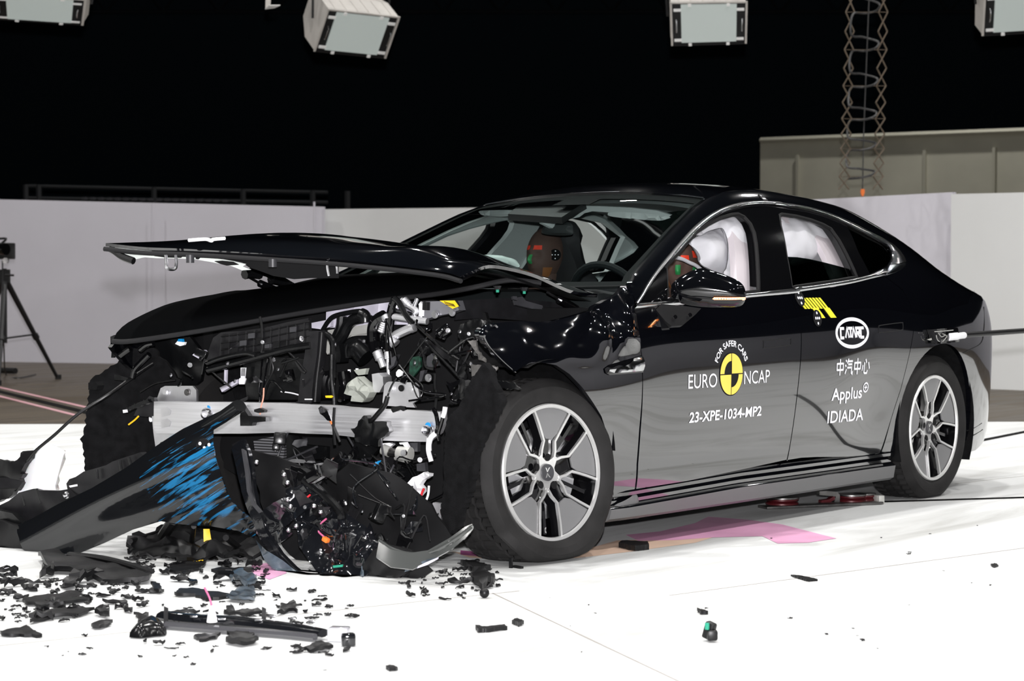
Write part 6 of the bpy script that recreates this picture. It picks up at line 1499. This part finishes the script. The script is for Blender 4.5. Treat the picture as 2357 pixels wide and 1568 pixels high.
for a, b in ((865, 700), (600, 705), (480, 880), (300, 1110)):
    c_ = bp(ZK((a, b)), .02)[0]; obj('chrome_stud', lathe([(.014, 0), (.012, .008), (.006, .013), (1e-5, .014)], axis_m(c_, BXN), 16), STEEL, bum)
ut = plate3([floor_at(a, b)+np.array((0, 0, .03)) for a, b in [(290, 1268), (340, 1246), (400, 1232), (470, 1222), (560, 1228), (610, 1250), (625, 1288), (560, 1298), (500, 1290), (430, 1300), (370, 1286), (320, 1288)]], (0, 0, 1), .012, .03, crumple(.05, 9, 3), (), .012, 9)
utr = root('undertray', tuple(floor_at(460, 1262)), 'crumpled black undertray lying on the floor under the blue-scraped bumper', 'undertray')
obj('sheet', ([(p[0], p[1], max(p[2], .002)) for p in ut[0]], ut[1]), DEB0, utr)
for a, b, c, d, r in ((400, 1196, 368, 1258, .022), (446, 1212, 440, 1262, .010), (520, 1238, 560, 1276, .012), (300, 1246, 420, 1214, .010)):
    obj('support_strut', tube([bp([(a, b)], -.02)[0], floor_at(c, d)+np.array((0, 0, r))], r, 8, 1), DEB0, utr)
tb_ = root('torn_plastic_bracket', tuple(un(20, 1150, 2, 0.0)), 'ragged black plastic bracket at the left edge beside the white bottle', 'bracket')
V = plate3([un(a, b, 0, -.70) for a, b in ZK((-200, 390), (0, 380), (90, 398), (150, 388), (170, 325), (270, 312), (250, 380), (215, 430), (195, 510), (215, 515), (185, 560), (170, 640), (100, 720), (0, 770), (-200, 900))], (-1, -.2, 0), .03, .04, crumple(.03, 7, 3), (), .006, 4)
obj('panel', ([(p[0], p[1], max(p[2], .002)) for p in V[0]], V[1]), SATIN, tb_)
obj('flange', plate3([un(a, b, 0, -.72) for a, b in ZK((-200, 560), (60, 545), (180, 580), (150, 640), (-200, 660))], (-1, -.2, .2), .02, .04, crumple(.01, 8, 3)), CHAR, tb_)
# translucent white washer bottle behind it
TRW = mat('translucent_white_bottle', (0.82, 0.82, 0.83), 0.35); TRW.node_tree.nodes['Principled BSDF'].inputs['Subsurface Weight'].default_value = 0.25
wb = root('washer_bottle', tuple(un(100, 1128, 0, -.66)*np.array((1, 1, 0))), 'white plastic washer bottle standing behind the torn bumper', 'bottle')
wbx = un(100, 1080, 0, -.62)
def wpl(pts, k=0): return [on_plane(a, b, wbx+np.array((-.03*k, 0, 0)), (-1, -.25, 0)) for a, b in ZK(*pts)]
obj('body', dome(wpl(((320, 232), (385, 225), (575, 300), (572, 350), (540, 470), (500, 620), (485, 700), (170, 700), (190, 590), (225, 480), (290, 330))), (-1, -.25, 0), .035, back=.05, rim=.04, h=.02, pw=.35), TRW, wb, sharp=50)
obj('neck', tube(wpl(((345, 240), (362, 215))), .014, 12, 1), WHITEPL, wb)
obj('mounting_lug', plate3(wpl(((20, 690), (60, 664), (130, 668), (190, 640), (180, 700), (120, 740), (80, 735), (30, 715)), 1), (-1, -.25, 0), .008, .03, holes=[wpl(((55, 690), (80, 685), (82, 702), (58, 706)), 1)]), WHITEPL, wb)
tag(obj('black_rope', tube([un(a, b, 0, x) for (a, b), x in zip([(352, 838), (300, 872), (250, 908), (180, 953), (125, 1002), (84, 1036), (62, 1062)], (-.40, -.52, -.62, -.70, -.75, -.78, -.80))], .0065, 8, 5), SATIN), 'thin black cable hanging from the far wing down to the torn bracket', 'cable')

# ------------------------------------------------------------------ lower half of the bumper heaped before the front wheel
fr = root('bumper_lower_section', (-.85, -.5, 0), 'heap of the broken lower bumper, a glossy black trough beside the front wheel', 'bumper section')
def gp(pts, o):
    return [on_plane(a, b, BP0-BNV*o, BNV) for a, b in pts]
def gpl(name_, pts, o, m, th=.006, h=.03, jag=0, disp=None, n=None, par=None, **k):
    nn = BNV if n is None else np.array(n)/np.linalg.norm(n); c0 = gp([np.mean(pts, 0)], o)[0]
    V = plate3([on_plane(a, b, c0, nn) for a, b in pts], nn, th, h, disp, (), jag, seed=len(pts)+int(pts[0][1]))
    return obj(name_, ([(p[0], p[1], max(p[2], .002)) for p in V[0]], V[1]), m, par or fr, **k)
SCR2 = mat('scuffed_gloss_black', (.006, .0065, .008), .10, coat=.8, rough_var=.06, noise_scale=14, bump=.3, bump_scale=18)
BLUEGREY = mat('blue_scuffed_plastic', (.045, .06, .075), .3, noise_scale=18, noise_amt=.8, coat=.4, bump=.2, bump_scale=14)
gpl('side_strip', [(535, 1030), (560, 1010), (575, 1040), (588, 1110), (598, 1175), (612, 1220), (650, 1275), (700, 1325), (745, 1362), (775, 1386), (742, 1388), (690, 1352), (640, 1306), (606, 1252), (590, 1215), (570, 1160), (548, 1090)], -.42, SCR2, .02, .025, disp=crumple(.015, 7, 3))
gpl('back_sheet', [(580, 1035), (640, 1050), (700, 1080), (800, 1060), (900, 1090), (1000, 1160), (1040, 1240), (960, 1290), (860, 1300), (790, 1380), (740, 1350), (650, 1260), (610, 1180)], -.18, INNER, .012, .04, disp=crumple(.04, 5, 4))
gpl('grey_flap', ZI((1385, 640), (1490, 590), (1535, 640), (1545, 690), (1480, 700), (1400, 665)), -.40, CHAR, .01, .02, disp=crumple(.01, 12, 4))
gpl('clear_cover', ZI((1680, 1262), (1800, 1180), (1960, 1070), (2030, 1010), (2060, 1100), (2110, 1200), (2000, 1300), (1900, 1380), (1960, 1440), (1850, 1520), (1700, 1560), (1640, 1400)), -.34, SCR2, .006, .02, disp=crumple(.05, 7, 8), label='glossy broken lamp cover')
for a, b in ((1892, 1137), (1917, 1200), (1900, 1412), (1970, 1375), (2190, 1250), (2130, 1195), (1858, 912), (1610, 800), (1890, 985)):
    c_ = gp(ZI((a, b)), -.42)[0]; obj('chrome_stud', lathe([(.009, 0), (.008, .005), (.004, .009), (1e-5, .010)], axis_m(c_, BNV), 14), STEEL, fr)
gpl('support_arm', ZI((1480, 680), (1510, 700), (1545, 900), (1560, 1060), (1600, 1180), (1660, 1250), (1640, 1260), (1580, 1190), (1530, 1060), (1515, 900)), -.44, GREYPL, .012, .02)
ftube('support_bar', ZJ((130, 640), (330, 530), (440, 440)), -.36, .024, GLOSS, fr); ftube('support_bar', ZJ((80, 640), (250, 770), (400, 930), (420, 1000)), -.36, .016, SATIN2, fr)
gpl('trough_wall', [(660, 1130), (700, 1110), (760, 1160), (840, 1210), (880, 1260), (860, 1310), (790, 1380), (745, 1340), (690, 1260)], -.38, SCR2, .01, .02, disp=crumple(.05, 8, 6), n=(-.8, -.2, .5))
gpl('trough_wall', ZL((1540, 60), (1600, 120), (1700, 180), (1800, 260), (1900, 320), (2000, 310), (2170, 330), (2100, 370), (1990, 430), (1900, 400), (1760, 350), (1700, 300), (1600, 190)), -.46, BLUEGREY, .012, .02, disp=crumple(.03, 8, 9), n=(-.8, -.3, .4))
gpl('torn_apron', ZL((2357, 85), (2300, 110), (2200, 150), (2140, 230), (2105, 300), (2172, 340), (2120, 390), (2052, 432), (2200, 410), (2357, 352), (2520, 310), (2600, 250), (2480, 120)), -.40, SATIN, .008, .03, disp=crumple(.03, 6, 2))
lip = [(872, 1243), (900, 1262), (940, 1272), (985, 1268), (1035, 1242), (1070, 1218), (1086, 1212), (1088, 1225), (1070, 1245), (1040, 1268), (1000, 1288), (950, 1310), (900, 1302), (866, 1278)]
GREYG = mat('gloss_grey_lip', (.055, .058, .056), .12, coat=1)
gpl('splitter_lip', lip, -.47, GREYG, .012, .02, disp=lambda u, v: .03*math.sin(u*7), n=(-.6, -.55, .35))
ftube('splitter_edge', [(872, 1245), (905, 1265), (950, 1276), (1000, 1268), (1050, 1240), (1087, 1212)], -.475, .007, GREYG, fr)
gpl('splitter_tail', ZJ((700, 1290), (780, 1240), (840, 1290), (1000, 1340), (1180, 1370), (1290, 1345), (1200, 1400), (1080, 1440), (980, 1500), (860, 1560), (700, 1600), (560, 1560), (620, 1420)), -.42, SATIN, .01, .03, disp=crumple(.03, 6, 5))
gpl('blue_scuff', ZJ((985, 1480), (1010, 1410), (1100, 1400), (1200, 1360), (1285, 1345), (1240, 1380), (1100, 1440)), -.50, BLUEGREY, .004, .02)
gpl('bright_edge', ZJ((1110, 1425), (1180, 1390), (1290, 1345), (1285, 1362), (1190, 1415), (1100, 1445)), -.52, PALEPL, .006, .02)
oc = gp(ZI((2235, 1500)), -.42)[0]
obj('orange_connector', box(oc, (.02, .024, .016), Matrix.Rotation(.4, 3, 'X'), .003), ORANGE, fr); ftube('pink_wire', ZI((2225, 1480), (2180, 1440), (2170, 1420), (2185, 1360), (2240, 1310)), -.40, .0035, mat('pink_wire', (.5, .10, .22), .5), fr, n=6)
gpl('red_tag', ZI((2066, 1110), (2090, 1090), (2096, 1102), (2076, 1120)), -.40, REDPL, .006, .01); gpl('green_sliver', ZJ((340, 1420), (430, 1410), (425, 1432), (345, 1440)), -.48, GREENPL, .004, .01)
FZ = [(640, 1080), (760, 1070), (980, 1180), (960, 1270), (860, 1290), (800, 1340), (720, 1290), (650, 1200)]
_car = car; car = fr
clutter(FZ, 56, [SATIN2, SATIN, GLOSS, SCR2, CHAR], ['shard', 'shard', 'shard', 'block', 'wire'], -.42, -.22, .022, .055)
clutter(FZ, 8, [STEEL, STEEL], ['bolt'], -.46, -.38, .010, .018)
clutter([(690, 1290), (850, 1290), (820, 1360), (770, 1380)], 8, [BLUEGREY, GLOSS], ['shard'], -.46, -.40, .02, .04)
car = _car

# ------------------------------------------------------------------ debris on the floor
def frag(P2, z0, th, m, name_, seed, jag=.004, lift=.02, curl=0.0):
    """piece of broken plastic lying on the floor, from an outline on the ground"""
    rr_ = random.Random(seed); P3 = [np.array((p[0], p[1], 0.0)) for p in P2]
    a, b = rr_.uniform(-1, 1), rr_.uniform(-1, 1); c = np.mean(P3, 0); s = max(np.ptp(np.array(P3), 0)[:2])
    V, F = plate3(P3, (0, 0, 1), th, max(.012, s/9), (lambda u, v: lift*.5*(1+noise.noise(Vector((u*5/s+seed, v*5/s, 2.0))))+curl*(u*u)/(s*s)*4), (), jag, seed)
    zmin = min(p[2] for p in V); V = [(p[0], p[1], p[2]-zmin+z0) for p in V]
    return obj(name_, (V, F), m, None, center=True, sharp=40)
def fl(*pts): return [floor_at(a, b)[:2] for a, b in pts]
DEB = mat('debris_black', (.006, .006, .0065), .4, spec=.28, bump=.1, bump_scale=60); DEB2 = mat('debris_gloss_black', (.004, .004, .0045), .18, spec=.4)
FRM = [DEB, DEB, DEB2, DEB]
SATIN2 = DEB; SATIN = DEB
def bigfrag(name_, px, label, m=SATIN2, th=.012, lift=.03, curl=0.0, jag=.004, cat='fragment'):
    return tag(frag(fl(*px), .0, th, m, name_, int(px[0][0]), jag, lift, curl), label, cat)
# long lamp strip in the foreground
ls = root('lamp_strip', tuple(floor_at(580, 1462)), 'long glossy black light strip lying on the floor in the foreground', 'light strip')
sp = ZL((985, 560), (1150, 585), (1400, 600), (1600, 620), (1800, 645), (1950, 665))
up = lambda pts, zz: [floor_at(a, b)+np.array((0, 0, z)) for (a, b), z in zip(pts, zz)]
obj('strip_body', tube(up(sp, [.020]*6), [.030, .034, .034, .032, .030, .022], 10, 5, flat=.55), SCR2, ls)
obj('strip_lens', tube(up(ZL((1000, 600), (1150, 612), (1400, 632), (1700, 655), (1900, 676)), [.012]*5), .012, 8, 5), mat('smoked_lens', (.06, .06, .065), .12, coat=1), ls)
ew = up(ZL((2000, 668), (2090, 672)), [.02, .02]); obj('white_end', box(np.mean(ew, 0), (.05, .06, .04), Matrix.Rotation(.5, 3, 'Z'), .006), mat('clear_plastic_end', (.42, .42, .45), .2, coat=1), ls); obj('end_clip', box(floor_at(*ZL((2100, 700))[0])+np.array((0, 0, .018)), (.04, .04, .035), Matrix.Rotation(.8, 3, 'Z'), .006), SCR2, ls)
for a, b, h_ in ((1000, 585, .055), (1045, 520, .0), (1590, 600, .06)):
    if h_: obj('standing_tab', plate3([floor_at(*ZL((a-14, b))[0]), floor_at(*ZL((a+14, b))[0]), floor_at(*ZL((a+14, b))[0])+np.array((0, 0, h_)), floor_at(*ZL((a-10, b))[0])+np.array((0, 0, h_*1.1))], (-.8, -.6, 0), .006, .02), SATIN, ls)
for a, b in ((1170, 600), (1290, 612), (1340, 616), (1560, 622), (1640, 600), (1760, 612), (1880, 632)):
    obj('bright_chip', box(floor_at(*ZL((a, b))[0])+np.array((0, 0, .038)), (.012, .022, .006), Matrix.Rotation(.5, 3, 'Z'), .001), STEEL, ls)
tw = root('wire_twist', tuple(floor_at(*ZL((1280, 612))[0])), 'white plug with a pink and yellow wire standing on the light strip', 'plug')
p_ = floor_at(*ZL((1278, 618))[0]); obj('plug', lathe([(1e-5, .03), (.016, .03), (.012, .055), (.006, .075), (1e-5, .08)], axis_m(p_, (0, 0, 1)), 10), WHITEPL, tw)
obj('wire', tube([p_+np.array((0, 0, .075)), p_+np.array((.0, .01, .10)), p_+np.array((-.01, .02, .13))], .003, 6, 4), MATS['pink_wire'], tw)
tag(obj('lens_cap', dome([floor_at(a, b)+np.array((0, 0, .004)) for a, b in ZL((780, 655), (800, 625), (850, 598), (930, 588), (985, 598), (1002, 640), (930, 650), (850, 660))], (0, 0, 1), .045, back=.003, rim=.07, h=.012), DEB2, None, center=True, sharp=0), 'smooth black half-round cap at the left end of the light strip', 'cap')
# long black sill strip under the bumper
bl = root('trim_panel', tuple(floor_at(240, 1330)), 'long matt black trim panel lying under the torn bumper at left', 'trim panel')
V, F = plate3([floor_at(a, b)+np.array((0, 0, .022)) for a, b in ZL((230, 185), (330, 170), (400, 195), (560, 210), (720, 240), (850, 280), (915, 310), (900, 330), (760, 335), (620, 330), (420, 275), (300, 265))], (0, 0, 1), .016, .04, crumple(.014, 7, 2)); obj('panel', (V, F), SATIN, bl)
obj('turned_edge', tube([floor_at(a, b)+np.array((0, 0, .035)) for a, b in ZL((420, 205), (600, 225), (780, 270), (905, 315))], .018, 8, 4, flat=.5), SATIN, bl)
BIG = [(((1050, 400), (1090, 375), (1160, 372), (1260, 390), (1360, 400), (1390, 415), (1240, 435), (1180, 405), (1080, 408)), 'curved black trim shard left of the green-flecked module', SATIN2, .02),
       (((1370, 435), (1400, 400), (1480, 380), (1530, 385), (1535, 440), (1440, 445)), 'dark blue-grey broken module with a green fleck on the floor', BLUEGREY, .07),
       (((1380, 300), (1420, 285), (1470, 300), (1540, 310), (1545, 345), (1480, 355), (1420, 345)), 'rounded dark module lying behind the green-flecked module', BLUEGREY, .09),
       (((1005, 262), (1040, 225), (1180, 205), (1240, 220), (1200, 250), (1060, 270)), 'flat black plate on the floor below the yellow straps', SATIN, .015),
       (((145, 430), (250, 420), (400, 395), (480, 400), (540, 440), (400, 455), (250, 470), (150, 460)), 'wide ragged black panel in the debris at left', SATIN2, .03),
       (((180, 575), (260, 520), (380, 485), (500, 490), (570, 500), (480, 530), (330, 540), (240, 560)), 'long tapering black shard in the left debris', SATIN2, .03),
       (((0, 640), (70, 620), (160, 600), (200, 635), (255, 655), (120, 645), (40, 650)), 'flat black wedge at the left edge of the debris', SATIN, .025),
       (((370, 355), (400, 325), (450, 308), (500, 320), (470, 340), (440, 365), (390, 370)), 'curled black bracket above the left debris panel', SATIN2, .06),
       (((915, 335), (940, 335), (990, 380), (960, 395), (930, 385)), 'upright curved black claw of plastic', SATIN, .05),
       (((1360, 690), (1390, 650), (1490, 645), (1560, 690), (1530, 700), (1450, 712), (1400, 700)), 'star-shaped black shard in front of the light strip', SATIN2, .04),
       (((1175, 650), (1330, 645), (1300, 665), (1200, 680)), 'thin black leaf of plastic against the light strip', SATIN2, .02),
       (((1770, 725), (1860, 735), (1900, 700), (1960, 705), (2010, 725), (1900, 748)), 'forked black shard under the right end of the light strip', SATIN2, .03),
       (((1670, 520), (1700, 480), (1770, 465), (1790, 505), (1740, 500), (1700, 515)), 'black clip bracket standing right of the light strip shards', SATIN2, .06),
       (((1350, 520), (1390, 482), (1430, 515), (1580, 520), (1480, 530)), 'black pointed shard behind the light strip', SATIN, .05),
       (((805, 520), (890, 530), (900, 560), (830, 575), (850, 540)), 'black hooked shard at the left of the light strip', SATIN2, .04),
       (((555, 580), (600, 570), (680, 565), (670, 580), (600, 605), (560, 605)), 'small black step-shaped clip left of the light strip', SATIN2, .03)]
for px, lb, m, lf in BIG: bigfrag('plastic_shard', ZL(*px), lb, m, .009, lf*.6, jag=.007)
NEARB = [(((1424, 1262), (1432, 1257), (1490, 1259), (1494, 1266), (1462, 1270)), 'short black stick of rubber on the pinkish floor right of the front wheel', .02),
         (((1820, 1328), (1840, 1329), (1882, 1338), (1860, 1340)), 'thin black sliver on the white floor right of centre', .006), (((1094, 1448), (1110, 1452), (1160, 1447), (1168, 1451), (1130, 1456), (1100, 1458)), 'flat black sliver in the foreground left of the small dark clip', .012),
         (((1178, 1437), (1190, 1433), (1206, 1439), (1194, 1444)), 'small black chip right of the flat foreground sliver', .012), (((888, 1540), (905, 1538), (916, 1545), (896, 1547)), 'single dark chip at the bottom edge of the photo', .008),
         (((1604, 1408), (1615, 1410), (1630, 1415), (1614, 1416)), 'tiny black curl above the green-flecked clip', .01), (((2280, 1303), (2290, 1301), (2298, 1305), (2288, 1308)), 'small grey chip at the far right of the floor', .006)]
for px, lb, th in NEARB: tag(frag(fl(*px), 0, th, SATIN2, 'plastic_chip', int(px[0][0]), .002, .006), lb, 'fragment')
cl = root('dark_clip', tuple(floor_at(1633, 1478)), 'small dark clip with a green fleck standing alone on the right floor', 'clip')
c_ = floor_at(1633, 1476); obj('body', join(box(c_+np.array((0, 0, .030)), (.025, .03, .05), Matrix.Rotation(.3, 3, 'X'), .006), box(c_+np.array((-.01, -.015, .02)), (.03, .03, .03), Matrix.Rotation(.7, 3, 'Z'), .006)), SATIN2, cl); obj('fleck', box(c_+np.array((-.02, -.005, .045)), (.008, .012, .02), None, .002), GREENPL, cl)
bq = floor_at(1115, 1377); tag(obj('rubber_ball', lathe([(.016*math.sin(a), .0165-.016*math.cos(a)) for a in np.linspace(.001, math.pi-.001, 16)], axis_m(bq, (0, 0, 1)), 24), SATIN, None, center=True), 'small black rubber ball on the floor before the front wheel', 'ball')
lc = floor_at(1176, 1308); ab = root('angle_bracket', tuple(lc), 'small black L-shaped bracket standing at the foot of the front tyre', 'bracket'); obj('upright', box(lc+np.array((0, 0, .018)), (.008, .012, .036)), SATIN, ab); obj('foot', box(lc+np.array((.015, -.02, .004)), (.014, .045, .008), Matrix.Rotation(-.2, 3, 'Z')), SATIN, ab)
rp_ = [(((1085, 1338), (1100, 1328), (1135, 1338), (1138, 1350), (1110, 1362), (1092, 1352)), 'black boxy shard right of the bumper heap', SATIN2, .04), (((1060, 1302), (1090, 1305), (1130, 1318), (1090, 1322)), 'flat black strip beside the front tyre', SATIN, .015)]
for px, lb, m, lf in rp_: bigfrag('plastic_shard', px, lb, m, .02, lf)
for px, lb, h_ in ((((468, 1218), (482, 1218), (487, 1245), (485, 1262), (470, 1262)), 'upright yellow strap below the blue-scraped bumper', .10),):
    g = floor_at(478, 1268); ys_ = root('yellow_strap', tuple(g), lb, 'strap'); obj('strip', plate3([on_plane(a, b, g, (-.8, -.6, 0)) for a, b in px], (-.8, -.6, 0), .004, .02, crumple(.008, 20, 1)), YELLOW, ys_)
tag(frag(fl((337, 1234), (365, 1231), (383, 1227), (375, 1236), (345, 1238)), 0, .004, YELLOW, 'yellow_strap', 3, 0, .02), 'flat yellow strap lying under the bumper edge', 'strap')
tag(frag(fl((440, 1300), (455, 1290), (470, 1288), (468, 1298)), 0, .004, YELLOW, 'yellow_strap', 4, 0, .02), 'short yellow strap end lying on the black plate', 'strap')
# many small fragments, scattered in drifts
TAKEN = []
def scatter(zone, n, smin, smax, label, group, seed, bias=None):
    rs = random.Random(seed); protos = []
    for k in range(9):
        m = FRM[k % 4]; s = 1.0; q = []
        na = rs.choice([5, 6, 7]); el = rs.uniform(.15, .55)
        for i in range(na):
            a = 2*math.pi*i/na+rs.uniform(-.3, .3); q.append((math.cos(a)*rs.uniform(.35, 1.15)*.05, math.sin(a)*rs.uniform(.35, 1.15)*.05*el))
        f = frag(q, 0, .007, m, 'plastic_fragment', seed*20+k, .005, .024, .012); protos.append(f)
    used = set(); lo, hi = np.min(zone, 0), np.max(zone, 0); k = tries = 0
    while k < n:
        p = (rs.uniform(lo[0], hi[0]), rs.uniform(lo[1], hi[1]))
        if not inside([p], zone)[0]: continue
        s = rs.uniform(smin, smax)*(1 if rs.random() < .8 else 1.6)
        g = floor_at(*p); i = k % 9; tries += 1; rd = .042*s
        if any((g[0]-t[0])**2+(g[1]-t[1])**2 < (.8*(rd+t[2]))**2 for t in TAKEN):
            if tries > 6000: break
            continue
        TAKEN.append((g[0], g[1], rd))
        if i in used or k >= 9: o = protos[i].copy(); COL.objects.link(o)
        else: o = protos[i]; used.add(i)
        o.scale = (s, s, s*rs.uniform(.7, 1.5)); o.rotation_euler = (0, 0, rs.uniform(0, 6.28))
        zc = -min(v.co.z for v in protos[i].data.vertices)*o.scale.z; o.location = (g[0], g[1], zc+.0005); tag(o, label, 'fragment', group); k += 1
scatter([(0, 1320), (120, 1325), (330, 1335), (350, 1390), (240, 1430), (60, 1440), (0, 1430)], 84, .3, 1.35, 'broken black plastic piece in the drift at the left edge', 'black pieces in the left drift', 1)
scatter([(280, 1270), (560, 1260), (620, 1310), (590, 1360), (430, 1350), (300, 1310)], 70, .25, 1.2, 'broken black plastic piece below the blue-scraped bumper', 'black pieces below the bumper', 2)
scatter([(330, 1385), (650, 1350), (800, 1380), (850, 1420), (700, 1440), (420, 1420)], 40, .2, .7, 'broken black piece behind the foreground light strip', 'black pieces behind the light strip', 3)
scatter([(320, 1480), (860, 1490), (830, 1520), (400, 1500)], 12, .25, .6, 'small black chip before the foreground light strip', 'black chips before the light strip', 4)
scatter([(900, 1330), (1090, 1290), (1170, 1330), (1120, 1375), (960, 1390)], 50, .2, .8, 'broken black piece between the bumper heap and front tyre', 'black pieces beside the front tyre', 5)
scatter([(1180, 1300), (1600, 1250), (2300, 1200), (2340, 1400), (1900, 1540), (1200, 1500)], 22, .08, .26, 'tiny dark crumb on the white floor at right', 'dark crumbs on the right floor', 6)
scatter([(20, 1440), (330, 1430), (900, 1560), (300, 1560), (20, 1500)], 12, .1, .4, 'tiny dark crumb on the foreground floor at left', 'dark crumbs on the left foreground', 7)
# ------------------------------------------------------------------ coolant spill, pulley trolley, push pole
def thin(name_, px, m, z, label, kind='stuff'):
    P, T, L = cdt([tuple(floor_at(a, b)[:2]) for a, b in px], (), .08); F = []
    for t in T:
        a, b, c = t; F.append(t if (P[b][0]-P[a][0])*(P[c][1]-P[a][1])-(P[b][1]-P[a][1])*(P[c][0]-P[a][0]) > 0 else (a, c, b))
    o = obj(name_, ([(p[0], p[1], z) for p in P], F), m); tag(o, label, 'spill'); o['kind'] = kind; return o
PINK = mat('pink_coolant', (0.86, 0.44, 0.66), 0.3, noise_scale=4, noise_amt=.12); PEACH = mat('peach_coolant', (0.86, 0.62, 0.48), 0.35, noise_scale=5, noise_amt=.08)
thin('coolant_spill', [(1440, 1232), (1520, 1224), (1600, 1205), (1630, 1190), (1720, 1197), (1800, 1208), (1925, 1240), (1860, 1250), (1790, 1252), (1755, 1235), (1640, 1238), (1560, 1244), (1470, 1246)], PINK, .0012, 'pink coolant stain on the white floor beside the sill')
thin('coolant_spill', [(1040, 1270), (1150, 1285), (1300, 1278), (1420, 1245), (1560, 1240), (1640, 1238), (1600, 1250), (1440, 1272), (1330, 1285), (1180, 1290), (1080, 1284)], PEACH, .0008, 'peach coolant stain round the foot of the front wheel')
thin('coolant_spill', [(580, 1300), (640, 1295), (660, 1320), (620, 1335), (575, 1320)], PINK, .0012, 'small pink coolant stain left of the bumper heap')
thin('coolant_spill', [(1060, 1268), (1150, 1276), (1260, 1274), (1340, 1262), (1340, 1272), (1240, 1284), (1130, 1284), (1060, 1278)], mat('dark_pink_coolant', (.42, .10, .28), .3), .0016, 'dark pink coolant seam under the front tyre')
RDM = mat('dark_red_steel', (.07, .006, .009), .4, metal=.2)
tr_ = root('tow_trolley', tuple(floor_at(1905, 1162)), 'small dark red tow trolley on the floor slot under the sill', 'trolley')
ga, gb = floor_at(1755, 1172), floor_at(2022, 1160); td_ = (gb-ga)/np.linalg.norm(gb-ga)
obj('base_plate', box((ga+gb)/2+np.array((0, 0, .008)), (np.linalg.norm(gb-ga), .09, .012), Matrix.Rotation(math.atan2(td_[1], td_[0]), 3, 'Z'), .002), DSTEEL, tr_)
for a, b, r in ((1800, 1167, .075), (1960, 1160, .065), (1990, 1158, .05)):
    g = floor_at(a, b); obj('pulley', lathe([(1e-5, .014), (r, .014), (r, .020), (r*.86, .026), (r, .032), (r, .038), (1e-5, .040)], axis_m(g, (0, 0, 1)), 28), RDM, tr_); obj('pulley_cover', cyl(g+np.array((0, 0, .040)), (0, 0, 1), r*1.05, .006, 24), DSTEEL, tr_)
g = floor_at(1905, 1163); hk = ZF((420, 615), (480, 612), (590, 622), (612, 650), (610, 760), (545, 765), (565, 700), (575, 665), (480, 655), (420, 650))
obj('hook_plate', plate3([on_plane(a, b, g, (-.55, -.83, 0)) for a, b in hk], (-.55, -.83, 0), .03, .03), DSTEEL, tr_); obj('hook_web', plate3([on_plane(a, b, g+np.array((-.02, .02, 0)), (-.55, -.83, 0)) for a, b in ZF((440, 700), (510, 690), (560, 660), (570, 690), (500, 730), (490, 765), (425, 765))], (-.55, -.83, 0), .03, .03), RDM, tr_)
obj('end_block', box(gb+np.array((0, 0, .02)), (.03, .06, .04), Matrix.Rotation(math.atan2(td_[1], td_[0]), 3, 'Z'), .004), PALEM, tr_)
pole = root('push_pole', tuple(side(2195, 778)), 'black pole with a white end fixed to the rear wing at right', 'pole')
A_ = side(2172, 778, .03); B_ = un(2216, 771.5, 1, -1.0); C_ = un(2480, 753, 1, -1.1)
obj('shaft', tube([B_, C_], .0135, 14, 1), SATIN2, pole); obj('white_socket', join(tube([un(2183, 776, 1, -.99), un(2203, 774, 1, -1.0)], .018, 14, 1), tube([un(2203, 774, 1, -1.0), un(2219, 772, 1, -1.0)], .0155, 14, 1)), WHITEPL, pole)
obj('tape_patch', plate3([un(a, b, 1, -.985) for a, b in ZE((590, 325), (820, 308), (830, 360), (840, 440), (740, 455), (620, 460), (605, 400))], (-.1, -1, .05), .012, .02, crumple(.012, 14, 3)), GLOSS, pole)
obj('tape_wrinkle', join(*[tube([un(a, b, 1, -1.0) for a, b in ZE(*q)], .002, 5, 3) for q in (((625, 345), (720, 338), (800, 330)), ((640, 380), (650, 420), (670, 440)), ((700, 365), (740, 390), (700, 440)), ((660, 360), (690, 395), (720, 380)))]), mat('clear_tape_edge', (.35, .35, .33), .3), pole)
obj('probe_tip', plate3([un(a, b, 1, -.975) for a, b in ZE((560, 420), (600, 402), (606, 418), (575, 428))], (-.1, -1, 0), .006, .02), PALEM, pole)
